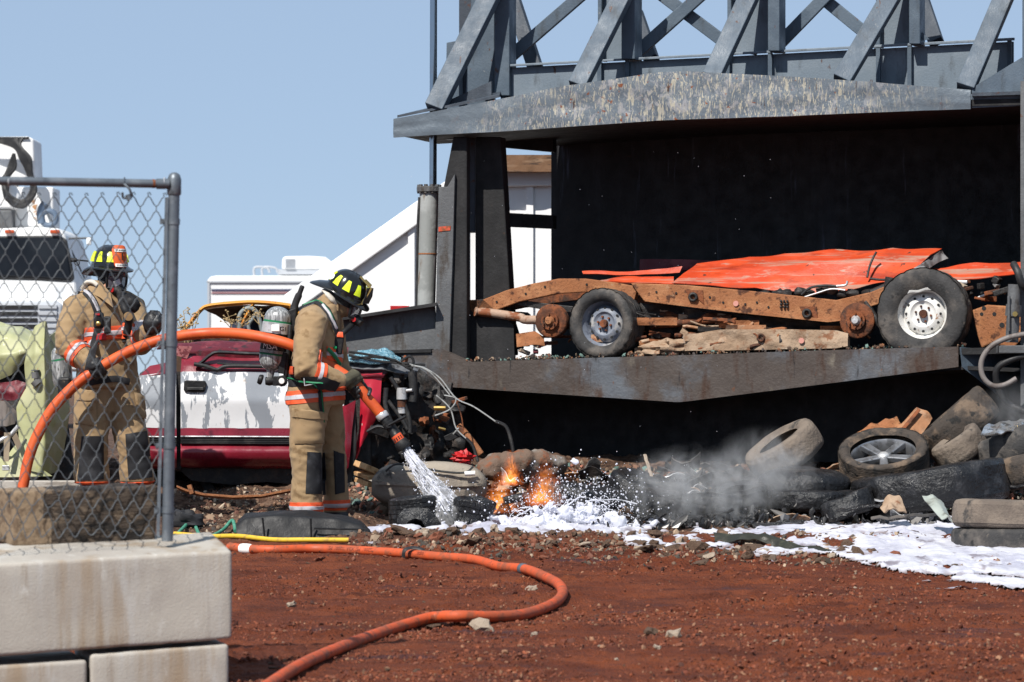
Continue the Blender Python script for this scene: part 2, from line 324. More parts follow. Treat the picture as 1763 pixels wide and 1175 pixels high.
# numpy value noise
_rs = np.random.RandomState(3); _tab = _rs.rand(256, 256)
def vn(x, y, s=0):
    x = x+s*17.3; y = y+s*9.1
    xi = np.floor(x).astype(int); yi = np.floor(y).astype(int); fx = x-xi; fy = y-yi
    fx = fx*fx*(3-2*fx); fy = fy*fy*(3-2*fy)
    g = lambda a, b: _tab[a & 255, b & 255]
    return (g(xi, yi)*(1-fx)+g(xi+1, yi)*fx)*(1-fy)+(g(xi, yi+1)*(1-fx)+g(xi+1, yi+1)*fx)*fy
def fbm(x, y, o=4, s=0):
    t = 0; a = .5; 
    for k in range(o): t = t+a*vn(x*2**k, y*2**k, s+k); a *= .5
    return t
# ------------------------------------------------------------------ ground
_GY = [0, 10, 28, 28.7, 30.0, 31.2, 40]; _GZ = [-.72, -.72, 0, .02, .25, .42, .45]
def gz(D): return float(np.interp(D, _GY, _GZ))
_TD = np.geomspace(10, 60, 4000); _TY = HOR-(np.interp(_TD, _GY, _GZ)-CZ)*F/_TD
_TY = np.minimum.accumulate(_TY)
def Gp(px, py):
    """point of the ground seen at a photo pixel"""
    return P(px, py, float(np.interp(-py, -_TY, _TD)))
def make_ground():
    xs = np.concatenate([-np.geomspace(4000, 3.3, 22), np.arange(-3.2, 3.4, .0155), np.geomspace(3.5, 4000, 22)])
    ys = np.concatenate([np.linspace(-60, 15, 14), np.arange(15.2, 31.6, .0190), np.geomspace(31.8, 6000, 40)])
    X, Y = np.meshgrid(xs, ys); Z = np.interp(Y, _GY, _GZ)
    fine = ((X > -3.4) & (X < 3.6) & (Y > 15) & (Y < 31.8)).astype(float)
    rub = np.clip((Y-25.75+.5*(fbm(X*1.1, Y*1.1, 3, 5)-.5))/.7, 0, 1)        # rubble zone
    ridge = np.exp(-((Y-26.25-.25*np.clip(X, -1, 3)*-1*.35)/.28)**2)*np.clip((X+1.6)/.8, 0, 1)
    tr = fbm(X*.9, Y*4.0, 4, 1)-.5                # ruts drawn across
    crumb = np.clip(fbm(X*16, Y*16, 3, 2)-.50, 0, 1)
    crumb2 = np.clip(fbm(X*38, Y*38, 2, 6)-.47, 0, 1)
    patch = np.clip(fbm(X*1.7, Y*2.2, 3, 9)*2.4-.8, 0, 1)
    H = .060*tr + .125*crumb*(.25+patch) + .085*crumb2*(.35+patch)
    H += rub*(.10*(fbm(X*3.2, Y*3.2, 4, 3)-.5)+.13*np.clip(fbm(X*9, Y*9, 3, 4)-.5, 0, 1)) + ridge*(.045+.10*np.clip(fbm(X*7, Y*7, 3, 8)-.42, 0, 1))
    H += np.clip((Y-28.8)/1.2, 0, 1)*(.25*(fbm(X*1.6, Y*1.6, 3, 12)-.48))
    Z = Z+H*fine
    Z = np.where(Y > 45, Z-np.clip((Y-45)*.004, 0, 2.0)*0, Z)
    me = bpy.data.meshes.new('ground'); ny, nx = X.shape
    co = np.stack([X, Y, Z], -1).reshape(-1, 3).astype(np.float32)
    idx = (np.arange(ny-1)[:, None]*nx+np.arange(nx-1)[None, :]).reshape(-1)
    fa = np.stack([idx, idx+1, idx+nx+1, idx+nx], -1).astype(np.int32)
    me.vertices.add(len(co)); me.vertices.foreach_set('co', co.ravel())
    me.loops.add(fa.size); me.loops.foreach_set('vertex_index', fa.ravel())
    me.polygons.add(len(fa)); me.polygons.foreach_set('loop_start', np.arange(0, fa.size, 4, dtype=np.int32))
    me.polygons.foreach_set('use_smooth', np.ones(len(fa), bool))
    me.update(calc_edges=True)
    a = me.attributes.new('soil', 'FLOAT', 'POINT'); a.data.foreach_set('value', np.clip(rub+.25*(fbm(X*5, Y*5, 3, 21)-.5), 0, 1).ravel().astype(np.float32))
    o = bpy.data.objects.new('ground', me); COL.objects.link(o); setp(o, 'red brown churned dirt of the yard', kind='structure')
    m = mat('red_dirt', (.140, .032, .011), [((.195, .048, .016), 2.3, .42, .62), ((.095, .022, .009), (2.5, 5, 5), .48, .64), ((.20, .055, .022), 24, .56, .70), ((.24, .12, .06), 55, .70, .75), ((.075, .028, .028), (1.0, 3.5, 3), .60, .70)], rough=.92, bump=.9, bsc=55, bdist=.05, spec=.25)
    t = m.node_tree; b = t.nodes['Principled BSDF']; src = b.inputs['Base Color'].links[0].from_socket
    at = t.nodes.new('ShaderNodeAttribute'); at.attribute_name = 'soil'
    tcn = t.nodes.new('ShaderNodeTexCoord')
    n2 = t.nodes.new('ShaderNodeTexNoise'); n2.inputs['Scale'].default_value = 11; n2.inputs['Detail'].default_value = 7; t.links.new(tcn.outputs['Object'], n2.inputs[0])
    rp = t.nodes.new('ShaderNodeValToRGB'); e = rp.color_ramp.elements
    e[0].position = .36; e[0].color = (.035, .020, .014, 1); e[1].position = .50; e[1].color = (.115, .063, .04, 1)
    k = e.new(.60); k.color = (.19, .12, .08, 1); k = e.new(.70); k.color = (.10, .04, .024, 1)
    t.links.new(n2.outputs[0], rp.inputs[0])
    mx = t.nodes.new('ShaderNodeMix'); mx.data_type = 'RGBA'; t.links.new(at.outputs['Fac'], mx.inputs[0]); t.links.new(src, mx.inputs[6]); t.links.new(rp.outputs[0], mx.inputs[7])
    t.links.new(mx.outputs[2], b.inputs['Base Color']); me.materials.append(m)
    return co.reshape(ny, nx, 3), xs, ys
GR, GXS, GYS = make_ground()
def gh(x, y):
    i = int(np.clip(np.searchsorted(GXS, x), 0, len(GXS)-1)); j = int(np.clip(np.searchsorted(GYS, y), 0, len(GYS)-1)); return float(GR[j, i, 2])

# ------------------------------------------------------------------ concrete blocks, timber and chain link fence
def rough_box(b8, name, m, label, cat, amp=.0035, cuts=26, bev=.02, sd=0):
    bm = bmesh.new(); vs = [bm.verts.new(p) for p in b8]
    for f in [(0, 3, 2, 1), (4, 5, 6, 7), (0, 1, 5, 4), (1, 2, 6, 5), (2, 3, 7, 6), (3, 0, 4, 7)]: bm.faces.new([vs[i] for i in f])
    bmesh.ops.bevel(bm, geom=bm.edges[:], offset=bev, segments=3, affect='EDGES', profile=.6)
    bmesh.ops.triangulate(bm, faces=[f for f in bm.faces if len(f.verts) > 4])
    for _ in range(cuts):
        lg = [e for e in bm.edges if e.calc_length() > .06]
        if not lg: break
        bmesh.ops.subdivide_edges(bm, edges=lg, cuts=1, use_grid_fill=True)
        if len(bm.verts) > 22000: break
    bm.normal_update()
    for v in bm.verts:
        p = v.co*9+Vector((sd, 0, 0)); v.co += v.normal*amp*(mnoise.noise(p)+.6*mnoise.noise(p*3.1)+.4*mnoise.noise(p*7))
    for f in bm.faces: f.smooth = True
    zmin = min(v.co.z for v in bm.verts); c = sum((v.co for v in bm.verts), Vector())/len(bm.verts); base = Vector((c.x, c.y, zmin))
    bmesh.ops.translate(bm, verts=bm.verts[:], vec=-base)
    me = bpy.data.meshes.new(name); bm.to_mesh(me); bm.free(); o = bpy.data.objects.new(name, me); COL.objects.link(o); o.location = base; me.materials.append(m)
    XF[o.name] = Matrix.Translation(base).inverted()
    return setp(o, label, cat)
def bl(px, py, D, back=.75, pyb=None):
    p = P(px, py, D); q = P(px-2, pyb if pyb else py-14, D+back); return p, q
def block(l, r, tl, tr, bl_, br, Dl, Dr, back, rise, **k):
    f = [P(l, bl_, Dl), P(r, br, Dr), P(r, tr, Dr), P(l, tl, Dl)]
    n = Vector((-.22, .97, rise))*back; nb = Vector((-.22, .97, rise))*back
    return rough_box([f[0], f[1], f[1]+nb, f[0]+nb, f[3], f[2], f[2]+n, f[3]+n], **k)
block(-160, 400, 980, 948, 1143, 1101, 17.6, 18.05, .66, .095, name='concrete_block', m=M['concrete'], label='long cast concrete block on top, with the fence post on it', cat='concrete block', sd=1)
block(156, 394, 1128, 1109, 1300, 1282, 17.85, 18.05, .7, 0, name='concrete_block', m=M['concrete'], label='lower concrete block under the right end of the long one', cat='concrete block', sd=5)
block(-160, 150, 1156, 1137, 1310, 1300, 17.6, 17.85, .7, 0, name='concrete_block', m=M['concrete'], label='lower concrete block in the bottom left corner, beside a dark joint', cat='concrete block', sd=9)
# timber
def timber():
    f = [P(24, 942, 18.30), P(268, 934, 18.45), P(271, 838, 18.45), P(26, 848, 18.30)]; n = Vector((-.12, .2, .012))
    return rough_box([f[0], f[1], f[1]+n, f[0]+n, f[3], f[2], f[2]+n, f[3]+n], 'timber', M['timber'], 'short dark weathered timber lying on the concrete block behind the wire', 'timber', amp=.010, bev=.014, sd=3)
tb = timber()
tb.data.materials.append(M['timberend'])
for _f in tb.data.polygons:
    _c = tb.location+_f.center; _px = _c.x/_c.y*F+881.5
    if _px < 82+9*mnoise.noise(Vector((0, 0, _c.z*25))): _f.material_index = 1

fence = thing('chain_link_fence', P(290, 925, 18.15), 'grey chain link fence panel with a round end post on the concrete block', 'fence')
FD = lambda px: 18.18-(290-px)*.0009
tp, bp_ = P(300, 318, FD(300)), P(288, 932, FD(288))
MB().tube([bp_, tp], .0272, 20).build('post', M['galv'], fence)
cp = MB(); cp.lathe([(.0001, .058), (.014, .056), (.026, .046), (.033, .025), (.034, -.045), (.031, -.05)], tp, (tp-bp_).normalized(), 20); cp.build('post_cap', M['galv'], fence)
rl = [P(-40, 311, FD(-40)-.01), P(288, 317, FD(288)-.01)]
MB().tube(rl, .0205, 16).build('top_rail', M['galv'], fence)
MB().tube([P(270, 317, FD(270)-.01), P(290, 317, FD(290)-.01)], .025, 16).build('rail_cup', M['galv'], fence)
_b = MB(); _d = (P(288, 317, FD(288))-P(250, 316, FD(250))).normalized()
_b.tube([P(262, 316.5, FD(262)-.01), P(266, 316.6, FD(266)-.01)], .0215, 14); _b.build('rust_patch', M['rustd'], fence)
for py in (382, 592, 768, 879):
    c = tp.lerp(bp_, (py-318)/614); ax = (tp-bp_).normalized(); b = MB()
    b.lathe([(.031, -.014), (.031, .014), (.0275, .014), (.0275, -.014), (.031, -.014)], c, ax, 20, smooth=False)
    b.box(c+Vector((-.044, -.012, 0)), (.04, .008, .026)); b.tube([c+Vector((-.05, -.03, 0)), c+Vector((-.05, .012, 0))], .007, 8)
    b.build('tension_band', M['galv'], fence)
MB().bar(P(287, 340, FD(287)-.012), P(272, 925, FD(272)-.012), .016, .006, up=(0, 1, 0)).build('tension_bar', M['galv'], fence)
for px in (14, 213, 282):
    b = MB(); c = P(px, 314, FD(px)-.01); b.lathe([(.022+.003*math.cos(t), .003*math.sin(t)+.004) for t in np.linspace(0, 2*math.pi, 7)], c, (1, 0, .02), 18)
    if px == 213: b.tube(spline([c+Vector((.004, -.02, -.01)), c+Vector((.03, -.025, -.035)), c+Vector((.035, -.01, -.07)), c+Vector((.0, -.01, -.075)), c+Vector((-.004, -.02, -.05))], 5), .006, 8); b.tube([c+Vector((.02, -.02, -.06)), c+Vector((.03, -.02, -.085))], .013, 8)
    b.build('tie_wire', M['alu'] if px != 213 else M['galv'], fence)
# the wires: each one a zigzag, hooked into its neighbours
W2, H2 = 13.6, 24.8
def wxy(i, j):
    x = 283-i*W2; y = 335+j*H2
    k = max(0, (y-560)/360)
    x += 5.5*mnoise.noise(Vector((x/70, y/60, 0)))*(.4+k*1.4) + k*k*6*math.sin(y/33+x/61)
    y += 6*mnoise.noise(Vector((x/60+9, y/70, 4)))*(.4+k*1.3)
    x += (y-335)*-.022
    return x, y
for i in range(0, 24):
    pts = []
    for j in range(0, 26):
        a = i + (j % 2) if (i % 2 == 0) else i+1-(j % 2)
        x, y = wxy(a, j)
        if y > 938: break
        pts.append(P(x, y, FD(x)-.012+(.0035 if (j % 2) else -.0035)))
    b = MB(); top = pts[0]
    if len(pts) > 2:
        pp = []
        for k in range(len(pts)-1):
            pp += [pts[k]+Vector((0, 0, -.010)), pts[k].lerp(pts[k+1], .28), pts[k].lerp(pts[k+1], .72), pts[k+1]+Vector((0, 0, .010))]
        if pp[0].z > P(0, 360, 18).z: pp = [top+Vector((.012, 0, -.004)), top+Vector((.006, -.004, .008)), top+Vector((-.003, 0, .006))]+pp
        b.tube(pp, .0027, 6); b.build('wire', M['galvw'], fence)

# ------------------------------------------------------------------ car crusher
TH = R_(15); UN = Vector((math.sin(TH), math.cos(TH), 0)); UU = Vector((math.cos(TH), -math.sin(TH), 0))
O_ = P(1170, 690, 30.2)
def C(px, py, n=0.):
    a = (px-881.5)/F; D = (O_.x*UN.x+O_.y*UN.y+n)/(a*UN.x+UN.y); return P(px, py, D)
crusher = thing('car_crusher', Vector((O_.x, O_.y, .35)), 'huge blue grey steel car crusher with black inside and bent platen edge', 'car crusher', rotz=-TH)
def plate(name, pts, n, t, m, bevel=0, parent=None):
    b = MB(); b.prism([C(x, y, n) for x, y in pts], UN*t); return b.build(name, M[m] if isinstance(m, str) else m, parent or crusher, bevel=bevel)
# platen front with scraped paint
scr = mat('scraped_platen_paint', (.125, .15, .175), [((.10, .12, .145), 3, .45, .62), ((.25, .25, .26), (14, 14, 9), .50, .62, 1), ((.36, .335, .27), (30, 30, 6), .555, .60, 1.6), ((.43, .395, .31), (60, 60, 11), .585, .62, 2), ((.10, .12, .14), (16, 16, 6), .58, .64, 1.5), (RUST, (14, 14, 14), .635, .665), ((.07, .04, .03), (34, 34, 5), .64, .68)], rough=.45, metal=.15, bump=.25, bsc=22)
_t = scr.node_tree; _b = _t.nodes['Principled BSDF']; _src = _b.inputs['Base Color'].links[0].from_socket
# the rubbed zone ends towards the plate's left and right ends: blue paint is left there
_tc = _t.nodes.new('ShaderNodeTexCoord'); _sx = _t.nodes.new('ShaderNodeSeparateXYZ'); _t.links.new(_tc.outputs['Object'], _sx.inputs[0])
_nz = _t.nodes.new('ShaderNodeTexNoise'); _nz.inputs['Scale'].default_value = 5; _t.links.new(_tc.outputs['Object'], _nz.inputs[0])
_ab = _t.nodes.new('ShaderNodeMath'); _ab.operation = 'ABSOLUTE'
_ad = _t.nodes.new('ShaderNodeMath'); _ad.operation = 'ADD'; _ad.inputs[1].default_value = -.15; _t.links.new(_sx.outputs[0], _ad.inputs[0]); _t.links.new(_ad.outputs[0], _ab.inputs[0])
_mu = _t.nodes.new('ShaderNodeMath'); _mu.operation = 'MULTIPLY_ADD'; _mu.inputs[1].default_value = 1.6; _t.links.new(_nz.outputs[0], _mu.inputs[0]); _t.links.new(_ab.outputs[0], _mu.inputs[2])
_mr = _t.nodes.new('ShaderNodeMapRange'); _mr.inputs[1].default_value = 1.95; _mr.inputs[2].default_value = 2.75; _t.links.new(_mu.outputs[0], _mr.inputs[0])
_mx = _t.nodes.new('ShaderNodeMix'); _mx.data_type = 'RGBA'; _t.links.new(_mr.outputs[0], _mx.inputs[0]); _t.links.new(_src, _mx.inputs[6]); _mx.inputs[7].default_value = (.11, .135, .16, 1); _t.links.new(_mx.outputs[2], _b.inputs['Base Color'])
top = [(677, 205), (760, 190), (860, 171), (960, 150), (1060, 136), (1130, 125), (1180, 123), (1240, 126), (1360, 132), (1480, 140), (1580, 148), (1671, 155)]
bot = [(677, 237), (760, 232), (860, 227), (960, 220), (1060, 213), (1130, 208), (1180, 206), (1240, 204), (1360, 200), (1480, 195), (1580, 191), (1671, 188)]
b = MB()
fr = []
for (x, y), (x2, y2) in zip(top, bot):
    bul = -.10*math.exp(-((x-1200)/260)**2)
    col = [C(x+(x2-x)*t, y+(y2-y)*t, bul+.012*mnoise.noise(Vector((x/40, t*3, 0)))) for t in np.linspace(0, 1, 7)]
    fr.append(col)
b.sheet([list(r) for r in zip(*fr)], nu=90, nv=9, amp=.010, ns=5, thick=.03, seed=2)
b.build('platen_front', scr, crusher)
bt = MB(); ring = [C(x, y-5, .02) for x, y in bot]+[C(1900, 178, .02)]; ring = ring+[p+UN*(2.48 if k > 1 else 1.3) for k, p in reversed(list(enumerate(ring)))]
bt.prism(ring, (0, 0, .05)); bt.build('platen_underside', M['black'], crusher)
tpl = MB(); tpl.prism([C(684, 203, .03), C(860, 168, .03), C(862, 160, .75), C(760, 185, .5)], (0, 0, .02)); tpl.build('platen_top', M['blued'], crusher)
plate('platen_corner', [(1673, 152), (1763, 97), (1860, 60), (1860, 178), (1673, 186)], .03, .035, 'blue')
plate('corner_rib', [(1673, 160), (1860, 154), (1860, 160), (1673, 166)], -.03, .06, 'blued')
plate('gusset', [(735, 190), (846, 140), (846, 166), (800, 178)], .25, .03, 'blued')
# I-beam on the platen
plate('beam_web', [(862, 118), (1745, 72), (1745, 170), (862, 205)], .62, .025, 'blue_lit')
bf = MB(); bf.hexa([C(860, 116, .565), C(1747, 70, .565), C(1747, 70, .80), C(860, 116, .80), C(860, 112, .565), C(1747, 65, .565), C(1747, 65, .80), C(860, 112, .80)]); bf.build('beam_flange', M['blue_lit'], crusher, bevel=.004)
for x in (866, 1032, 1080, 1253, 1326, 1512, 1566, 1738):
    yt = 116-(x-860)*.0524
    plate('stiffener', [(x-4, yt), (x+3, yt), (x+3, 205-(x-860)*.04), (x-4, 205-(x-860)*.04)], .57, .05, 'blue')
# posts standing on the beam
def post(x0, x1, y0, y1, n, t, m='blue', x0b=None, x1b=None):
    return plate('post', [(x0, y0), (x1, y0), (x1b or x1, y1), (x0b or x0, y1)], n, t, m, bevel=.006)
post(851, 877, -120, 165, .55, .22); post(818, 851, -120, 190, .72, .05, x0b=800)
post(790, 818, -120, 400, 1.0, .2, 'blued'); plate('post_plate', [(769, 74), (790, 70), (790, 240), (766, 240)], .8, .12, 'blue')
post(1070, 1093, -120, 102, .50, .26); post(1029, 1036, -120, 104, .62, .2); plate('post_web', [(1036, -120), (1070, -120), (1070, 102), (1040, 104)], .70, .02, 'blue_lit')
post(1322, 1342, -120, 88, .48, .26); post(1252, 1259, -120, 92, .62, .2); plate('post_web', [(1259, -120), (1322, -120), (1322, 90), (1262, 92)], .70, .02, 'blue_lit')
post(1565, 1584, -120, 76, .48, .26); post(1508, 1515, -120, 80, .62, .2); plate('post_web', [(1515, -120), (1565, -120), (1565, 78), (1515, 80)], .70, .02, 'blue_lit')
post(1760, 1850, -120, 180, .1, .5, 'blue')
plate('gusset', [(1572, 40), (1600, 68), (1572, 72)], .56, .02, 'blue')
def brace(name, a, bb, na, nb, w, m='blue', dep=.09):
    pa, pb = C(a[0], a[1], na), C(bb[0], bb[1], nb); d = (pb-pa).normalized()
    q = MB(); q.bar(pa, pb, w, dep, up=UN); return q.build(name, M[m], crusher, bevel=.006)
for a, c in (((870, -60), (748, 188)), ((1099, -60), (994, 150)), ((1315, -60), (1225, 135)), ((1566, -60), (1449, 140)), ((1752, -60), (1662, 153))):
    brace('strut', a, c, .55, .06, .155 if a[0] < 900 else .145, dep=.12)
for a, c in (((1015, -20), (872, 104)), ((1215, -15), (1092, 95)), ((1130, -15), (1246, 72)), ((1450, -35), (1338, 80)), ((1395, -20), (1515, 78)), ((1650, -120), (1590, -40))):
    brace('cross_brace', a, c, .95 if a[0] in (1130, 1395) else .88, .95 if a[0] in (1130, 1395) else .88, .10, dep=.05)
for a, c in (((870, -40), (922, 118)), ((1093, 20), (1122, 104)), ((1580, -20), (1612, 74)), ((1098, -60), (1040, 90)), ((1335, -60), (1290, 90))):
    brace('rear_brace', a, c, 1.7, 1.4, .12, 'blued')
# inside
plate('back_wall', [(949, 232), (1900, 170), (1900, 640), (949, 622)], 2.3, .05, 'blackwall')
rw = MB(); rw.hexa([C(1775, 700, .1), C(1790, 700, .1), C(1790, 690, 2.3), C(1775, 690, 2.3), C(1775, 120, .1), C(1790, 120, .1), C(1790, 150, 2.3), C(1775, 150, 2.3)]); rw.build('side_wall', M['black'], crusher)
plate('post', [(780, 236), (804, 236), (804, 625), (762, 625), (762, 330)], .10, .10, 'black', bevel=.01)
plate('post_lit_strip', [(770, 322), (783, 300), (780, 420), (773, 625), (748, 625), (755, 322)], .06, .035, 'grey_beam', bevel=.004)  # sunlit part of the black post, put in as a lighter grey strip
plate('paint_mark', [(755, 391), (776, 389), (775, 397), (755, 399)], .054, .004, mat('faded_red_paint', (.50, .07, .03), [(RUST, 20, .5, .6)], rough=.6))
plate('post', [(818, 236), (862, 236), (884, 612), (818, 612)], .35, .16, 'black', bevel=.01)
plate('foot_plate', [(775, 525), (830, 515), (884, 560), (886, 626), (765, 626)], .25, .04, 'black')
plate('side_bar', [(855, 230), (952, 237), (952, 262), (855, 253)], 1.5, .12, 'black')
plate('side_bar', [(860, 366), (952, 371), (952, 394), (860, 390)], 1.5, .12, 'black')
plate('brace_plate', [(862, 480), (900, 600), (840, 612)], 1.2, .05, 'black')
# deck
dk = MB(); dt = [(735, 626), (850, 622), (1000, 617), (1170, 612), (1400, 604), (1650, 597)]; db = [(742, 664), (850, 672), (1000, 682), (1170, 693), (1400, 664), (1654, 632)]
dk.sheet([[C(x, y+(y2-y)*t, .0) for (x, y), (_, y2) in zip(dt, db)] for t in np.linspace(0, 1, 5)], nu=80, nv=9, amp=.007, ns=4, thick=.04, seed=5); dk.build('deck_front', M['deck'], crusher)
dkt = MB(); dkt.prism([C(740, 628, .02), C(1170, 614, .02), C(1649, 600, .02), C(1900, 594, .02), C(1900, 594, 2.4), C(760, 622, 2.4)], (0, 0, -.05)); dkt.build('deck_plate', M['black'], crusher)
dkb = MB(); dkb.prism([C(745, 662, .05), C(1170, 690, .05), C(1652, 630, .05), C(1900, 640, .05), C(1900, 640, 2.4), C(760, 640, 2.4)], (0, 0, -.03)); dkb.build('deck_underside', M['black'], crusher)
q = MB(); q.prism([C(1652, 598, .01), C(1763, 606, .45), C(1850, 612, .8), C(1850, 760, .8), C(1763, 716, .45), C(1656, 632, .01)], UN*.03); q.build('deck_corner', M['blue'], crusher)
plate('dark_void_panel', [(745, 640), (1900, 640), (1900, 800), (745, 790)], .75, .05, 'black')  # near-black panel added for the shaded void under the deck
plate('pedestal', [(700, 640), (790, 640), (800, 800), (700, 790)], .35, .4, 'black')
# outrigger beam on the left
plate('outrigger_web', [(560, 556), (748, 527), (752, 640), (700, 650), (560, 612)], .10, .03, 'grey_beam')
fl = MB(); fl.hexa([C(560, 556, -.04), C(752, 527, -.04), C(752, 527, .22), C(560, 556, .22), C(560, 551, -.04), C(752, 521, -.04), C(752, 521, .22), C(560, 551, .22)]); fl.build('outrigger_flange', M['black'], crusher)
plate('outrigger_rib', [(655, 604), (742, 601), (742, 607), (655, 609)], .03, .07, 'black')
plate('outrigger_toe', [(690, 612), (760, 600), (850, 640), (850, 668), (742, 664)], .05, .03, 'deck')
# hydraulic cylinder
cy = MB(); c0, c1 = C(733, 527, .25), C(739, 331, .25); cy.tube([c0, c1], .078, 28); co_ = cy.build('hydraulic_cylinder', M['cyl'], crusher)
cf = MB(); cf.lathe([(.001, .0), (.10, 0), (.102, .004), (.102, .040), (.10, .045), (.001, .045)], c1, (0, 0, 1), 28, smooth=False); cfo = cf.build('cylinder_flange', M['grey_beam'], co_, bevel=0)
for k in range(10):
    t = 2*math.pi*k/10; e = MB(); e.lathe([(.0005, -.012), (.016, -.012), (.016, .06), (.0005, .06)], c1+Vector((math.cos(t)*.083, math.sin(t)*.083, 0)), (0, 0, 1), 6, smooth=False); e.build('bolt', M['grey_beam'], co_)
MB().tube([C(744, 335, .25), C(746, -150, .25)], .024, 20).build('piston_rod', M['chrome'], co_)
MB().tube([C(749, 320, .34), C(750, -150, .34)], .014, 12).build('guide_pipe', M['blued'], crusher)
MB().tube(spline([C(722, 340, .2), C(719, 400, .2), C(718, 470, .2), C(717, 529, .2)], 5), .011, 8).build('hydraulic_hose', M['blackrub'], crusher)
b = MB(); b.lathe([(.08, 0), (.081, .006), (.08, .012)], c0.lerp(c1, .45), (0, 0, 1), 28); b.build('weld_seam', M['rust'], co_)
# right end: column, ram and looping hoses
plate('column', [(1757, 140), (1800, 140), (1800, 700), (1757, 700)], -.12, .16, 'grey_beam')
b = MB(); b.tube([C(1742, 590, -.2), C(1747, 490, -.2)], .05, 16); b.tube([C(1744, 545, -.2), C(1746, 525, -.2)], .062, 16); b.tube([C(1737, 510, -.27), C(1737, 570, -.27)], .012, 8); ram = b.build('lower_ram', M['grey_beam'], crusher)
b = MB(); b.box(C(1742, 602, -.2), (.22, .2, .06)); b.build('ram_foot', M['grey_beam'], ram, bevel=.006)
b = MB(); b.lathe([(.001, -.02), (.02, -.02), (.02, .02), (.001, .02)], C(1748, 541, -.27), UN, 12); b.build('bolt', M['brass'], ram)
MB().tube(spline([C(1745, 455, -.2), C(1752, 468, -.26), C(1760, 490, -.26), C(1775, 500, -.2)], 6), .03, 10).build('hydraulic_hose', M['blackrub'], crusher)
MB().tube(spline([C(1770, 575, -.25), C(1735, 582, -.3), C(1705, 598, -.34), C(1690, 622, -.35), C(1692, 648, -.35), C(1708, 664, -.34), C(1730, 663, -.32), C(1750, 652, -.3)], 6), .021, 10).build('hydraulic_hose', mat('grey_hose', (.17, .15, .14), [((.1, .08, .07), 9, .5, .6)], rough=.6), crusher)
MB().tube(spline([C(1790, 610, -.2), C(1745, 618, -.25), C(1715, 640, -.25), C(1730, 690, -.2), C(1790, 720, -.2)], 6), .026, 10).build('hydraulic_hose', M['blackrub'], crusher)

# white ramp side wall behind the crusher
ramp = thing('white_trailer_wall', P(720, 640, 35.2), 'white painted trailer side wall with sloping top rail behind the crusher', 'trailer wall'); ramp['kind'] = 'thing'
b = MB(); b.prism([P(x, y, 35.25) for x, y in [(480, 560), (505, 505), (725, 352), (795, 300), (975, 300), (975, 640), (480, 640)]], (0, .06, 0)); b.build('panel', M['whitew'], ramp)
b = MB(); b.prism([P(x, y, 35.18) for x, y in [(490, 508), (505, 497), (795, 292), (975, 292), (975, 320), (810, 322), (725, 382), (520, 528), (480, 545)]], (0, .07, 0)); b.build('top_rail', M['whitew'], ramp, bevel=.01)
for x, w in ((708, 11), (912, 12), (800, 12)):
    b = MB(); b.prism([P(x-w/2, 318 if x > 720 else 395, 35.215), P(x+w/2, 318 if x > 720 else 390, 35.215), P(x+w/2, 640, 35.215), P(x-w/2, 640, 35.215)], (0, .04, 0)); b.build('rib', M['whitew'], ramp)
b = MB(); b.box(P(688, 534, 35.2), (.17, .03, .075)); b.build('red_marker', M['redp'], ramp)
b = MB(); b.sheet([[P(x, y, 35.0) for x in np.linspace(800, 980, 8)] for y in (267, 281, 296)], nu=30, nv=6, amp=.02, ns=6, thick=.15, seed=3); b.build('plank', M['oldwood'], None, label='brown plank lying along the top of the white trailer wall', cat='plank')
# ------------------------------------------------------------------ tyres and wheels
def tyre_geo(c, axis, R=.34, W=.22, rin=.20, n=84, lug=.006, gro=.005, squash=None, noise=0, seed=0, ribs=True):
    """tyre round axis; squash: (plane point, normal) flattens what lies past it"""
    b = MB()
    pr = [(rin, -.38*W), (rin+.015, -.44*W), (rin+.35*(R-rin), -.515*W), (rin+.62*(R-rin), -.52*W), (R*.945, -.485*W), (R*.98, -.43*W), (R*.993, -.35*W)]
    tread = []
    for k in range(5):
        a = (-.34+.165*k)*W
        tread += [(R, a), (R, a+.138*W), (R-.005, a+.142*W), (R-.005, a+.162*W)]
    tread = tread[:-2]
    tread = [(q if q == R else R-gro, h) for q, h in tread] if gro > .0025 else [(R*(1+.012*math.cos(k/6*math.pi*.9)), (-.34+.68*(k+3)/6)*W) for k in range(-3, 4)]
    pr = pr+tread+[(q, -h) for q, h in reversed(pr)]
    pr = pr+[(rin+.02, .30*W), (R*.86, .37*W), (R*.91, .2*W), (R*.915, -.2*W), (R*.86, -.37*W), (rin+.02, -.30*W), pr[0]]
    nt_ = len(tread)
    def rf(i, j, r, h):
        if ribs and 4 <= j <= 7+nt_+2 and lug:
            if ((i+(2 if j > 7+nt_/2 else 0)) % 4) < 1: r -= lug
        return r, h
    b.lathe(pr, c, axis, n, rf=rf, ref=(0.03, .01, 1))
    c = Vector(c)
    if noise:
        for k, p in enumerate(b.v):
            q = (p-c); d = mnoise.noise(q*4+Vector((seed*3.1, seed, 0)))+.5*mnoise.noise(q*9+Vector((seed, 0, seed)))
            b.v[k] = p+q.normalized()*d*noise
    if squash:
        for sp, sn in squash:
            sn = Vector(sn).normalized(); sp = Vector(sp)
            for k, p in enumerate(b.v):
                d = (p-sp).dot(sn)
                if d > 0: b.v[k] = p-sn*d*.93
    return b
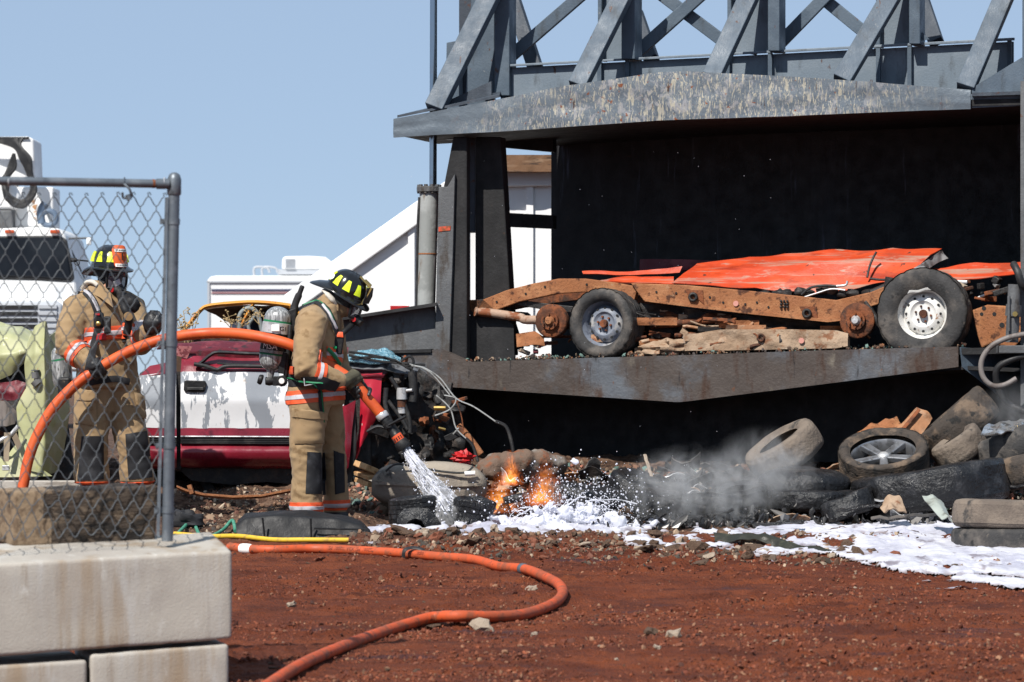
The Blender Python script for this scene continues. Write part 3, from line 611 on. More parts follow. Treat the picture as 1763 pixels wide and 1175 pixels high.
def rim_geo(c, axis, r, W, dent=None, slots=8, blades=0):
    b = MB(); ax = Vector(axis).normalized()
    pr = [(r+.012, .02*W), (r+.014, -.40*W+.4*W), (r+.012, .0), (r-.006, .006), (r-.012, .03), (r*.88, .045), (r*.84, .085), (r*.80, .095), (r*.74, .07), (r*.60, .045), (r*.50, .040), (r*.42, .055), (r*.36, .058), (r*.2, .05), (.001, .05)]
    pr = [(q, -h) for q, h in pr]
    def rf(i, j, q, h):
        if dent and j < 6:
            t = 2*math.pi*i/48; d = math.exp(-((math.atan2(math.sin(t-dent), math.cos(t-dent)))/.33)**2); return q*(1-.16*d*(1 if j < 4 else .5)), h+.03*d
        return q, h
    b.lathe(pr, c, axis, 48, rf=rf, ref=(0, 0, 1)); return b
def wheel(parent, c, axis, R, W, rr, tm, rm, dent=None, squash=None, hubm='rustd'):
    t = tyre_geo(c, axis, R, W, rr-.01, squash=squash, noise=.006, seed=3).build('tyre', M[tm], parent)
    ax = Vector(axis).normalized(); fc = Vector(c)+ax*W*.40
    w = rim_geo(fc, axis, rr, W, dent).build('rim', M[rm], t)
    u = (Vector((0, 0, 1))-ax*ax.z).normalized(); v = ax.cross(u)
    b = MB(); b.lathe([(.001, -.02), (.03, -.018), (.034, -.045), (.034, -.06)], fc, ax, 16); b.build('hub_cap', M[hubm], t)
    for k in range(6):
        a = 2*math.pi*k/6+.3; q = fc+(u*math.cos(a)+v*math.sin(a))*rr*.30-ax*.052
        b = MB(); b.lathe([(.0005, .018), (.008, .018), (.010, 0)], q, ax, 6, smooth=False); b.build('lug_nut', M['rustd'], t)
    for k in range(12):
        a = 2*math.pi*k/12; q = fc+(u*math.cos(a)+v*math.sin(a))*rr*.665-ax*.052
        b = MB(); b.lathe([(.0005, .004), (.011, .004), (.011, -.004)], q, ax, 8); b.build('vent_hole', M['blackp'], t)
    return t

# ------------------------------------------------------------------ crushed pickup on the deck
def Cp(px, py, n): return C(px, py, n*.5+.04)
pk = thing('crushed_pickup', Cp(1280, 612, .9), 'crushed pickup on the crusher deck, rusty frame with flattened red body', 'wrecked pickup')
def rail(name, topl, botl, n, dep, m, parent, bev=.006):
    b = MB(); b.prism([Cp(x, y, n) for x, y in topl]+[Cp(x, y, n) for x, y in reversed(botl)], UN*dep); return b.build(name, M[m], parent, bevel=bev)
r1 = rail('frame_rail', [(796, 517), (832, 516), (872, 500), (915, 489), (962, 480), (1008, 480), (1060, 487), (1098, 494)], [(801, 526), (816, 542), (845, 538), (893, 520), (958, 506), (1006, 503), (1050, 508), (1092, 517)], .42, .09, 'rust', pk)
r2 = rail('frame_rail', [(1086, 488), (1180, 491), (1300, 502), (1440, 517), (1500, 503), (1560, 478)], [(1108, 518), (1180, 527), (1300, 541), (1425, 554), (1452, 551), (1500, 528), (1566, 505)], .36, .09, 'rust', pk)
rail('rail_lip', [(1110, 514), (1180, 523), (1300, 537), (1425, 550), (1450, 547)], [(1110, 519), (1180, 528), (1300, 542), (1425, 555), (1452, 552)], .33, .03, 'rust', r2, 0)
for x, y, s in ((1194, 508, 1.), (1390, 536, 1.)):
    b = MB(); b.prism([Cp(x-14, y-8, .345), Cp(x+16, y-8, .345), Cp(x+18, y+16, .345), Cp(x+6, y+6, .345), Cp(x-6, y+6, .345)], UN*.02); b.build('bracket', M['rustd'], r2)
    b = MB(); b.lathe([(.028+.012*math.cos(t), .012*math.sin(t)) for t in np.linspace(0, 2*math.pi, 9)], Cp(x-1, y+4, .32), UN, 16); b.build('eye_bolt', M['engine'], r2)
b = MB(); b.lathe([(.001, -.006), (.022, -.006), (.022, .01)], Cp(1267, 523, .35), UN, 14); b.build('paint_dot', mat('pink_dot', (.55, .25, .2), rough=.7), r2)
for k, (x, y) in enumerate(((1130, 503), (1164, 505), (1222, 512), (1245, 521), (1283, 524), (1303, 521), (1323, 529), (1350, 520), (905, 506), (938, 494), (1010, 490), (855, 520))):
    b = MB(); nn = .35 if x > 1090 else .41; b.lathe([(.0005, -.002), (.009, -.002), (.009, .006)], Cp(x, y, nn), UN, 10); b.build('bolt_hole', M['blackp'], r2 if x > 1090 else r1)
b = MB()
for k in range(9): b.ell(Cp(1343+k % 3*6+rnd.random()*2, 519+k//3*5, .33), (.011, .011, .011), nu=7, nv=5)
b.build('bolt_cluster', M['engine'], r2)
rail('frame_rail', [(820, 522), (900, 505), (1000, 496), (1100, 500), (1240, 505)], [(825, 545), (900, 530), (1000, 516), (1100, 525), (1240, 530)], 1.25, .09, 'rustd', pk)
rail('leaf_spring', [(868, 513), (950, 524), (1010, 530)], [(868, 522), (950, 536), (1010, 540)], .5, .06, 'engine', pk)
ex = MB(); ex.tube(spline([Cp(820, 537, .30), Cp(850, 540, .33), (Cp(895, 547, .36)), Cp(905, 551, .36), Cp(946, 551, .45)], 5), [.030]*2+[.036]*17+[.038]*2, 16, cap=False); ex.tube([Cp(820, 537, .30), Cp(818, 536.6, .29)], .038, 16); ex.build('exhaust_pipe', mat('pale_rusty_pipe', (.36, .24, .17), [(RUST, 9, .5, .62), ((.45, .38, .32), 14, .58, .7)], rough=.7, bump=.2), pk)
def disc(x, y, n, r, parent=pk):
    c = Cp(x, y, n); ax = -UN+Vector((-.1, 0, 0)); ax.normalize()
    d = MB(); d.lathe([(.001, .03), (r*.52, .03), (r*.55, 0), (r*.93, 0), (r, -.008), (r, -.07), (r*.6, -.09), (.001, -.09)], c, ax, 36); o = d.build('brake_drum', M['rustd'], parent)
    d = MB(); d.lathe([(.001, .06), (.025, .058), (.04, .032)], c, ax, 16); d.build('hub_cap', M['alu' if x > 1200 else 'rust'], o)
    u = Vector((0, 0, 1)); v = ax.cross(u)
    for k in range(6):
        a = k*math.pi/3; d = MB(); d.lathe([(.0005, .055), (.008, .055), (.008, .02)], c+(u*math.cos(a)+v*math.sin(a))*r*.38, ax, 6, smooth=False); d.build('stud', M['rustd'], o)
disc(948, 553, .30, .135); disc(1475, 552, .30, .140)
axl = -UN+Vector((-.24, 0, .03))
dz = Cp(1040, 616, .3).z; 
wheel(pk, Cp(1046, 558, .40), axl, .285, .26, .190, 'tyre', 'rimb', squash=[((0, 0, dz), (0, 0, -1))])
wheel(pk, Cp(1592, 541, .30), -UN+Vector((-.05, 0, .02)), .360, .25, .205, 'tyre', 'rimw', dent=.15, squash=[((0, 0, Cp(1592, 602, .3).z), (0, 0, -1))])
# axle, clutter between the frame members
b = MB(); b.tube([Cp(950, 556, .6), Cp(1040, 560, .9), Cp(1240, 560, 1.4)], .05, 10); b.tube([Cp(1100, 535, .7), Cp(1260, 560, .75)], .035, 10); b.tube([Cp(1130, 560, .55), Cp(1260, 548, .55)], .03, 8); b.build('axle', M['rustd'], pk)
b = MB(); b.sheet([[Cp(1095, 520, .6), Cp(1180, 530, .6), Cp(1300, 545, .6), Cp(1450, 556, .6)], [Cp(1100, 585, .7), Cp(1180, 580, .7), Cp(1300, 575, .7), Cp(1450, 575, .7)]], nu=40, nv=12, amp=.07, ns=5, thick=.01, seed=8); b.build('floor_pan', M['engine'], pk)
for k in range(14):
    x = rnd.uniform(1110, 1250); y = rnd.uniform(545, 600); n = rnd.uniform(.35, .6); b = MB()
    a = Cp(x, y, n); q = a+Vector((rnd.uniform(-.2, .2), rnd.uniform(-.1, .1), rnd.uniform(-.06, .06))); b.bar(a, q, rnd.uniform(.02, .05), rnd.uniform(.01, .05)); b.build('torn_bracket', M[rnd.choice(['rust', 'rustd', 'engine', 'mudrail'])], pk, bevel=.003)
for k in range(9):
    x = rnd.uniform(885, 945); y = rnd.uniform(572, 606); n = rnd.uniform(.3, .7); b = MB(); a = Cp(x, y, n)
    b.bar(a, a+Vector((rnd.uniform(-.12, .12), .05, rnd.uniform(-.05, .08))), .04, .03); b.build('torn_bracket', M[rnd.choice(['rust', 'rustd', 'maroond', 'stonep'])], pk, bevel=.004)
b = MB(); b.sheet([[Cp(888, 575, .4), Cp(920, 570, .4), Cp(936, 580, .4)], [Cp(890, 598, .38), Cp(922, 594, .38), Cp(938, 596, .38)]], nu=14, nv=8, amp=.03, ns=8, thick=.01); b.build('torn_plate', M['rust'], pk)
# front end: suspension clutter round the right wheel
b = MB(); b.tube([Cp(1500, 505, .5), Cp(1545, 486, .55)], .03, 10); b.tube([Cp(1490, 520, .4), Cp(1515, 560, .35)], .025, 10); b.tube([Cp(1535, 478, .4), Cp(1528, 520, .4)], .05, 12); b.build('suspension_arm', M['engine'], pk)
b = MB(); b.prism([Cp(x, y, .45) for x, y in [(1672, 535), (1700, 525), (1745, 528), (1763, 545), (1763, 580), (1745, 600), (1705, 592), (1690, 600), (1680, 570)]], UN*.12); o = b.build('cross_member', M['rust'], pk, bevel=.012)
for x, y, r in ((1694, 531, .017), (1690, 541, .014), (1712, 541, .016), (1725, 560, .02)):
    b = MB(); b.lathe([(.0005, -.003), (r, -.003), (r, .01)], Cp(x, y, .45), UN, 12); b.build('bolt_hole', M['blackp'], o)
for k in range(16):
    x = rnd.uniform(1640, 1750); y = rnd.uniform(484, 520); n = rnd.uniform(.5, .8); a = Cp(x, y, n); b = MB(); b.bar(a, a+Vector((rnd.uniform(-.15, .15), .03, rnd.uniform(-.05, .05))), rnd.uniform(.02, .07), rnd.uniform(.02, .06)); b.build('engine_scrap', M[rnd.choice(['engine', 'alu', 'rustd', 'engine', 'stonep'])], pk, bevel=.006)
# red body
b = MB(); b.sheet([[Cp(1200, 454, 1.5), Cp(1300, 444, 1.5), Cp(1450, 431, 1.5), Cp(1545, 430, 1.5), Cp(1622, 431, 1.45)],
                   [Cp(1182, 470, 1.1), Cp(1300, 462, 1.1), Cp(1440, 450, 1.1), Cp(1540, 449, 1.1), Cp(1602, 441, 1.1)],
                   [Cp(1166, 482, .85), Cp(1295, 486, .85), Cp(1420, 483, .85), Cp(1510, 480, .85), Cp(1580, 462, .9)],
                   [Cp(1157, 490, .70), Cp(1290, 497, .70), Cp(1400, 506, .70), Cp(1480, 497, .70), Cp(1553, 481, .75)]], nu=90, nv=34, amp=.022, ns=2.2, thick=.006, seed=4, crease=.75)
hd = b.build('body_panel', M['redsheet'], pk)
b = MB(); b.tube(spline([Cp(1509, 434, .9), Cp(1503, 445, .88), Cp(1497, 460, .8), Cp(1493, 478, .72)], 5), .009, 8); b.build('hydraulic_line', M['blackrub'], hd)
b = MB(); b.sheet([[Cp(1565, 468, .74), Cp(1590, 452, .9), Cp(1622, 431, 1.4), Cp(1628, 440, 1.4)], [Cp(1572, 476, .74), Cp(1600, 462, .9), Cp(1620, 450, 1.3), Cp(1632, 446, 1.4)]], nu=24, nv=8, amp=.04, ns=7, thick=.01, seed=6); b.build('folded_edge', mat('grey_metal_edge', (.25, .25, .26), [((.08, .07, .07), 9, .5, .6)], rough=.5, metal=.4), hd)
b = MB(); b.sheet([[Cp(1606, 462, 1.3), Cp(1680, 452, 1.3), Cp(1758, 451, 1.3)], [Cp(1598, 480, .9), Cp(1680, 479, .9), Cp(1758, 470, .9)]], nu=30, nv=10, amp=.02, ns=3, seed=7); b.build('body_panel', M['redsheet'], pk)
b = MB(); b.sheet([[Cp(1002, 467, 1.3), Cp(1080, 468, 1.3), Cp(1175, 459, 1.3)], [Cp(1004, 472, 1.25), Cp(1080, 474, 1.25), Cp(1170, 470, 1.25)]], nu=30, nv=6, amp=.012, ns=5, seed=9, thick=.01); b.build('body_panel', M['redsheet'], pk)
b = MB(); b.sheet([[Cp(1040, 480, 1.0), Cp(1080, 476, 1.0), Cp(1160, 477, 1.0)], [Cp(1030, 484, .8), Cp(1080, 486, .8), Cp(1160, 489, .8)]], nu=30, nv=6, amp=.015, ns=5, seed=11, thick=.01); b.build('body_panel', M['redsheet'], pk)
b = MB(); b.sheet([[Cp(1102, 447, 2.05), Cp(1150, 446, 2.05), Cp(1230, 449, 2.05)], [Cp(1100, 466, 2.0), Cp(1150, 466, 2.0), Cp(1230, 465, 2.0)]], nu=16, nv=6, amp=.015, ns=5, thick=.02); b.build('body_panel', M['maroond'], pk)
for pts in ([(1380, 508), (1395, 496), (1420, 492), (1440, 493)], [(1385, 512), (1410, 504), (1432, 498), (1455, 500)], [(1498, 480), (1520, 482), (1560, 480), (1566, 486)], [(1440, 493), (1456, 491), (1459, 484)]):
    b = MB(); b.tube(spline([Cp(x, y, .5) for x, y in pts], 5), .010 if pts[0][0] != 1385 else .007, 8); b.build('brake_hose', M['alu' if pts[0][0] in (1385, 1440) else 'blackrub'], pk)
for k in range(10):
    x = 1320+k*19+rnd.uniform(-5, 5); a = Cp(x, 502+rnd.uniform(-4, 6), .6); b = MB(); b.ell(a, (.06, .04, .035), amp=.5, ns=2, seed=k, nu=8, nv=6); b.build('scrap_lump', M['engine'], pk)
# muddy rail lying on the deck
b = MB(); b.sheet([[Cp(1176, 578, .22), Cp(1240, 568, .22), Cp(1330, 567, .22), Cp(1440, 569, .22), Cp(1460, 574, .22)], [Cp(1178, 604, .20), Cp(1240, 604, .2), Cp(1330, 602, .2), Cp(1440, 600, .2), Cp(1459, 596, .2)]], nu=70, nv=14, amp=.028, ns=6, thick=.1, seed=3)
o = b.build('muddy_rail', M['mudrail'], None, label='mud caked frame rail lying flat on the deck under the pickup', cat='frame rail')
b = MB(); b.lathe([(.026+.010*math.cos(t), .010*math.sin(t)) for t in np.linspace(0, 2*math.pi, 9)], Cp(1310, 582, .19), UN, 14); b.prism([Cp(1296, 574, .205), Cp(1322, 572, .205), Cp(1324, 596, .205), Cp(1312, 585, .205)], UN*.02); b.build('bracket', M['rustd'], o)
b = MB(); b.lathe([(.0005, -.008), (.022, -.008), (.022, .01)], Cp(1380, 587, .2), UN, 12); b.build('paint_dot', MATS['pink_dot'], o)
for k, (x, y, r) in enumerate(((1140, 596, .13), (1165, 592, .11), (1110, 602, .07))):
    b = MB(); b.ell(Cp(x, y+6, .35), (r*1.3, r*.8, r*.55), amp=.7, ns=2, seed=k+2, nu=22, nv=14); b.build('mud_lump', M['mudrail'], None, label=['pale mud lump on the deck beside the front wheel', 'large pale mud lump against the end of the muddy rail', 'small mud lump by the left wheel on the deck'][k], cat='mud lump')

# ------------------------------------------------------------------ maroon car wreck behind the men
car = thing('maroon_car', P(500, 845, 30.1), 'crushed maroon car lying side on, white door paint peeling to grey', 'wrecked car')
CD = 29.75
def cs(name, rows, m, nu=40, nv=10, amp=.006, ns=3, thick=.015, seed=1, parent=None, crease=0):
    b = MB(); b.sheet([[P(*p) if len(p) == 3 else P(p[0], p[1], CD) for p in r] for r in rows], nu=nu, nv=nv, amp=amp, ns=ns, thick=thick, seed=seed, crease=crease); return b.build(name, M[m] if isinstance(m, str) else m, parent or car)
door = cs('door', [[(x, 640+(x-311)*.004, CD) for x in (311, 400, 500, 592)], [(x, 690, CD-.05) for x in (311, 400, 500, 592)], [(x, 738, CD-.03) for x in (311, 400, 500, 592)]], 'door', 60, 20, .008, 2.5)
cs('rear_quarter', [[(232, 648, CD), (270, 643, CD), (303, 641, CD)], [(224, 690, CD-.04), (265, 690, CD-.05), (303, 690, CD-.05)], [(222, 735, CD-.03), (262, 737, CD-.03), (303, 738, CD-.03)]], 'door', 30, 16, .012, 3)
for x0, x1 in ((222, 304), (311, 592)):
    cs('lower_band', [[(x0, 737, CD-.03), (x1, 738, CD-.03)], [(x0, 752, CD-.035), (x1, 753, CD-.035)]], 'maroon', 20, 4, .002)
    cs('rocker_panel', [[(x0, 764, CD-.03), (x1, 766, CD-.03)], [(x0, 777, CD-.075), (x1, 778, CD-.075)], [(x0, 790, CD-.06), (x1, 792, CD-.06)], [(x0, 804, CD+.02), (x1, 807, CD+.02)], [(x0, 808, CD+.2), (x1, 812, CD+.2)]], 'maroon', 40, 14, .006, 4)
    b = MB(); b.prism([P(x0, 751, CD-.055), P(x1, 752, CD-.055), P(x1, 767, CD-.055), P(x0, 765, CD-.055)], (0, .03, 0)); ts = b.build('trim_strip', M['blackrub'], car, bevel=.004)
    b = MB(); b.tube([P(x0, 752, CD-.06), P(x1, 753, CD-.06)], .008, 8); b.build('chrome_line', M['chromed'], ts)
    for yy in (757, 760, 763):
        b = MB(); b.tube([P(x0, yy, CD-.058), P(x1, yy+1, CD-.058)], .0035, 6); b.build('trim_rib', M['blackrub'], ts)
cs('door_shoulder', [[(313, 612, CD+.10), (400, 616, CD+.12), (500, 618, CD+.12), (594, 622, CD+.1)], [(312, 628, CD+.03), (400, 630, CD+.03), (500, 632, CD+.03), (592, 634, CD+.03)], [(311, 641, CD), (400, 641, CD), (500, 641, CD), (592, 642, CD)]], 'maroon', 50, 10, .006, 4)
cs('quarter_shoulder', [[(258, 630, CD+.08), (300, 622, CD+.1)], [(235, 650, CD), (303, 642, CD)]], 'maroon', 20, 8, .008, 4)
cs('roof', [[(270, 601, CD+1.0), (380, 596, CD+1.0), (500, 594, CD+1.0), (600, 600, CD+.9)], [(280, 592, CD+.3), (380, 588, CD+.3), (500, 590, CD+.3), (600, 600, CD+.3)], [(300, 606, CD+.12), (380, 603, CD+.12), (500, 605, CD+.12), (598, 612, CD+.1)], [(315, 616, CD+.11), (380, 618, CD+.13), (500, 620, CD+.13), (598, 622, CD+.1)]], 'maroond', 60, 20, .012, 4, crease=.3)
b = MB(); b.tube(spline([P(x, y, CD+.02) for x, y in [(338, 630), (350, 622), (362, 612), (376, 607), (420, 609), (470, 611), (505, 614)]], 6), .028, 8, flat=.5); b.build('window_seal', M['blackrub'], car)
b = MB(); b.tube(spline([P(x, y, CD-.02) for x, y in [(334, 627), (355, 631), (374, 637), (390, 631), (440, 631), (505, 633)]], 6), .016, 8); b.build('window_seal', M['blackrub'], car)
b = MB(); b.tube(spline([P(x, y, CD-.02) for x, y in [(374, 626), (410, 628), (470, 630)]], 4), .008, 6); b.build('wiper_arm', M['blackrub'], car)
b = MB(); b.prism([P(x, y, CD+.07) for x, y in [(304, 596), (331, 597), (322, 618), (302, 612)]], (0, .01, 0)); b.build('faded_decal', mat('faded_pink_decal', (.30, .10, .10), [((.12, .02, .025), 26, .5, .54), ((.4, .2, .2), 40, .58, .62)], rough=.6), car)
# handle
b = MB(); b.prism([P(x, y, CD-.058) for x, y in [(317, 656), (321, 655), (353, 656), (355, 660), (353, 673), (350, 675), (319, 675), (316, 672)]], (0, .03, 0)); h = b.build('door_handle', M['plastic'], door, bevel=.006)
b = MB(); b.prism([P(x, y, CD-.072) for x, y in [(322, 667), (350, 667), (350, 672), (322, 672)]], (0, .02, 0)); b.build('handle_lever', M['blackrub'], door, bevel=.004)
b = MB(); b.prism([P(x, y, CD+.02) for x, y in [(302, 640), (312, 640), (312, 808), (302, 808)]], (0, .03, 0)); b.build('door_gap', M['engine'], car)
# body mass behind: floor, underbody, far side
b = MB(); b.hexa([P(230, 812, CD+.1), P(640, 815, CD+.1), P(640, 810, CD+1.0), P(230, 810, CD+1.0), P(240, 640, CD+.15), P(640, 640, CD+.15), P(640, 640, CD+1.0), P(240, 640, CD+1.0)]); b.build('interior_mass', M['engine'], car, bevel=.03)
b = MB(); b.prism([P(x, y, CD+.1) for x, y in [(305, 806), (596, 808), (590, 832), (520, 836), (460, 830), (400, 835), (330, 828)]], (0, .8, 0)); b.build('underbody', M['engine'], car)
for x in (352, 384, 412, 470, 560):
    b = MB(); b.prism([P(x-12+k*0, 826, CD+.2) for k in (0,)]+[P(x+8, 826, CD+.2), P(x+24, 852, CD+.15), P(x+6, 852, CD+.15)], (0, .06, 0)); b.build('floor_bracket', M['engine'], car)
for k in range(26):
    x = rnd.uniform(300, 500); y = rnd.uniform(583, 600); a = P(x, y, CD+rnd.uniform(.4, 1.2)); b = MB(); b.bar(a, a+Vector((rnd.uniform(-.3, .3), 0, rnd.uniform(-.05, .03))), rnd.uniform(.02, .05), rnd.uniform(.01, .04)); b.build('roof_scrap', M[rnd.choice(['engine', 'engine', 'oldwood', 'plastic', 'maroond', 'rustd'])], car)
# front: pillars, firewall, engine bay
cs('front_pillar', [[(586, 700, CD-.1), (597, 698, CD-.12), (612, 690, CD-.1)], [(584, 760, CD-.1), (596, 760, CD-.12), (606, 745, CD-.1)], [(588, 815, CD-.1), (594, 812, CD-.12), (601, 805, CD-.1)]], 'maroon', 10, 12, .01, 4)
cs('fender_panel', [[(612, 646, CD), (640, 644, CD), (658, 642, CD)], [(620, 690, CD-.02), (640, 690, CD-.05), (655, 690, CD-.02)], [(618, 740, CD), (630, 730, CD-.04), (650, 715, CD)], [(612, 790, CD), (620, 770, CD-.03), (632, 750, CD)]], mat('bright_red_inner_panel', (.42, .012, .03), [((.30, .01, .02), 5, .5, .64), ((.5, .3, .28), 30, .69, .73)], rough=.4, coat=.3), 14, 18, .012, 5)
cs('fender_top', [[(600, 634, CD+.1), (640, 634, CD+.1), (668, 640, CD+.1)], [(608, 648, CD-.02), (640, 648, CD-.02), (660, 648, CD-.02)]], 'maroond', 14, 6, .014, 8)
b = MB(); b.tube([P(606, 690, CD-.05), P(609, 760, CD-.05), P(600, 835, CD-.02)], .03, 8, flat=.6); b.build('door_seal', M['blackrub'], car)
cs('firewall', [[(650, 640, CD+.25), (720, 632, CD+.3), (790, 690, CD+.4)], [(640, 740, CD+.2), (720, 740, CD+.3), (800, 750, CD+.4)], [(600, 830, CD+.2), (720, 835, CD+.3), (790, 820, CD+.4)]], 'engine', 30, 24, .08, 6, thick=.02, seed=7)
cs('dashboard', [[(600, 622, CD+.05), (660, 624, CD+.05), (722, 634, CD+.1)], [(600, 634, CD), (660, 637, CD), (715, 646, CD+.05)]], mat('grey_plastic', (.10, .105, .115), [((.03, .03, .03), 12, .5, .6)], rough=.5), 30, 8, .015, 8)
for k in range(40):
    x = rnd.uniform(655, 790); y = rnd.uniform(max(640, 640+(x-720)*.8), 810); a = P(x, y, CD+rnd.uniform(.05, .25)); b = MB(); t = rnd.random()
    if t < .5: b.bar(a, a+Vector((rnd.uniform(-.15, .15), rnd.uniform(-.1, .1), rnd.uniform(-.15, .15))), rnd.uniform(.02, .07), rnd.uniform(.01, .06))
    else: b.ell(a, (rnd.uniform(.03, .08), .05, rnd.uniform(.03, .08)), amp=.6, ns=2, seed=k, nu=10, nv=8)
    b.build('engine_part', M[rnd.choice(['engine', 'engine', 'engine', 'plastic', 'rustd'])], car, bevel=.004)
b = MB(); b.tube([P(692, 712, CD-.02), P(692, 690, CD-.02)], .033, 16); b.tube([P(692, 688, CD-.03), P(692, 668, CD-.03)], .042, 16); b.tube([P(700, 673, CD-.06), P(710, 672, CD-.08)], .013, 10); b.build('air_valve', M['alu'], car)
b = MB(); b.tube([P(692, 701, CD-.025), P(692, 689, CD-.025)], .036, 14); b.build('valve_label', M['rustd'], car)
b = MB(); b.tube([P(747, 703, CD-.02), P(767, 703, CD-.02)], .019, 14); b.build('brass_fitting', M['brass'], car)
b = MB(); b.tube([P(755, 737, CD), P(767, 740, CD)], .012, 10); b.build('brass_fitting', M['brass'], car)
for pts, r in (([(665, 668), (664, 700), (675, 730), (690, 750)], .02), ([(668, 690), (690, 720), (702, 740)], .016), ([(672, 650), (690, 680), (704, 720), (706, 745)], .018), ([(710, 640), (712, 670), (711, 692)], .034)):
    b = MB(); b.tube(spline([P(x, y, CD-.03) for x, y in pts], 5), r, 8); b.build('engine_hose', M['blackrub'], car)
wl = mat('pale_bare_wire', (.42, .43, .42), [((.25, .25, .24), 20, .5, .6)], rough=.4, metal=.3)
for pts, m, r in (([(708, 630), (730, 634), (758, 652), (785, 686), (816, 701), (853, 726)], wl, .006), ([(853, 726), (871, 735), (880, 760), (885, 790)], M['blackrub'], .014), ([(751, 681), (775, 704), (785, 737), (802, 755)], wl, .006), ([(802, 755), (814, 768), (823, 796)], M['blackrub'], .013), ([(749, 716), (775, 705), (785, 687), (765, 681)], wl, .006), ([(705, 627), (740, 641), (774, 680)], wl, .005), ([(785, 690), (794, 715), (798, 742)], M['rustd'], .005), ([(790, 737), (780, 748)], wl, .006)):
    b = MB(); b.tube(spline([P(x, y, CD-.12-.1*((x-700)/200)) for x, y in pts], 6), r, 6); b.build('cable', m, car)
for pts in ([(600, 606), (640, 612), (680, 622), (712, 640)], [(600, 612), (650, 622), (700, 626), (722, 630)], [(606, 618), (660, 616), (704, 634), (714, 655)], [(690, 622), (705, 614), (712, 622), (708, 636)], [(700, 630), (725, 628), (732, 629)]):
    b = MB(); b.tube(spline([P(x, y, CD-.02) for x, y in pts], 6), .010, 6); b.build('cable', M['blackrub'], car)
b = MB(); b.tube([P(790, 733, CD+.05), P(812, 760, CD), P(828, 782, CD)], .028, 10); b.build('rusty_pipe', M['rust'], car)
b = MB(); b.sheet([[P(618, 604, CD+.3), P(640, 598, CD+.3), P(665, 602, CD+.3), P(688, 614, CD+.3)], [P(600, 615, CD+.1), P(640, 612, CD+.1), P(665, 613, CD+.1), P(690, 620, CD+.1)]], nu=30, nv=12, amp=.03, ns=8, thick=.012, seed=3); b.build('shattered_windscreen', M['blueglass'], car)
b = MB(); b.sheet([[P(598, 612, CD+.06), P(640, 614, CD+.06), P(672, 622, CD+.06)], [P(598, 623, CD-.02), P(640, 624, CD-.02), P(672, 626, CD-.02)]], nu=30, nv=8, amp=.02, ns=9, thick=.01, seed=5); b.build('shattered_windscreen', M['blueglass'], car)

# leaf spring on the dirt, boards
b = MB()
for k in range(2):
    b.prism([P(x, y+k*3.4, 28.7+.03*k) for x, y in [(304, 836), (320, 843), (350, 850), (400, 854), (450, 852), (500, 842)]]+[P(x, y+k*3.4+3, 28.7+.03*k) for x, y in [(500, 842), (450, 852), (400, 854), (350, 850), (320, 843), (304, 836)]], (0, .07, 0))
b.bar(P(326, 835, 28.68), P(331, 850, 28.68), .03, .09, up=(0, 1, 0))
b.build('leaf_spring', M['rust'], None, label='rusty curved leaf spring lying in front of the maroon car', cat='leaf spring')
for k, (x, y, w, h, r) in enumerate(((630, 805, .10, .045, .4), (634, 818, .12, .03, -.1), (632, 832, .1, .035, .2))):
    b = MB(); b.box(P(x, y, 28.9), (w, .3, h), Euler((0.1, r, .4)).to_matrix()); b.build('wood_offcut', mat('pale_split_wood', (.50, .30, .14), [((.3, .15, .06), (30, 4, 30), .5, .64)], rough=.8), None, bevel=.004, label=['top pale wood offcut between the man and the muddy tank', 'middle pale wood offcut between the man and the muddy tank', 'lowest pale wood offcut between the man and the muddy tank'][k], cat='wood offcut')

# ------------------------------------------------------------------ yellow green wreck at the left edge
ycar = thing('yellow_green_car', P(30, 850, 29.6), 'crumpled pale yellow green car wreck at the left edge behind the fence', 'wrecked car')
def ys(name, rows, m, nu=36, nv=20, amp=.02, ns=3, thick=.012, seed=1, parent=None, crease=.4):
    b = MB(); b.sheet([[P(*p) for p in r] for r in rows], nu=nu, nv=nv, amp=amp, ns=ns, thick=thick, seed=seed, crease=crease); return b.build(name, M[m] if isinstance(m, str) else m, parent or ycar)
ys('hood', [[(-60, 556, 29.9), (0, 557, 29.9), (35, 562, 29.9), (55, 570, 29.9), (80, 566, 29.9)], [(-60, 575, 29.4), (0, 576, 29.4), (32, 580, 29.4), (48, 590, 29.4), (62, 590, 29.4)], [(-60, 610, 29.25), (0, 612, 29.25), (25, 608, 29.25), (42, 605, 29.25), (50, 602, 29.25)], [(-60, 655, 29.3), (0, 654, 29.3), (20, 646, 29.3), (36, 630, 29.3), (45, 622, 29.3)]], 'cream', 40, 30, .025, 4)
ys('door_pillar', [[(47, 590, 29.2), (62, 562, 29.1), (78, 553, 29.05), (84, 580, 29.15), (104, 566, 29.3)], [(42, 625, 29.15), (60, 610, 29.0), (76, 606, 28.98), (90, 640, 29.1), (112, 640, 29.3)], [(46, 668, 29.15), (60, 660, 29.0), (78, 655, 28.97), (95, 690, 29.1), (120, 700, 29.3)], [(28, 702, 29.15), (54, 705, 29.0), (76, 700, 28.98), (92, 740, 29.1), (115, 750, 29.3)], [(34, 760, 29.1), (54, 755, 29.0), (76, 760, 28.98), (92, 780, 29.1), (105, 790, 29.3)], [(0, 800, 29.1), (40, 808, 29.0), (70, 815, 28.98), (88, 816, 29.1), (98, 812, 29.3)]], 'cream', 44, 60, .014, 5)
ys('sill', [[(-60, 790, 29.05), (20, 786, 29.05), (60, 800, 29.0)], [(-60, 822, 29.0), (20, 822, 29.0), (90, 820, 29.0)]], 'cream', 30, 10, .012, 5)
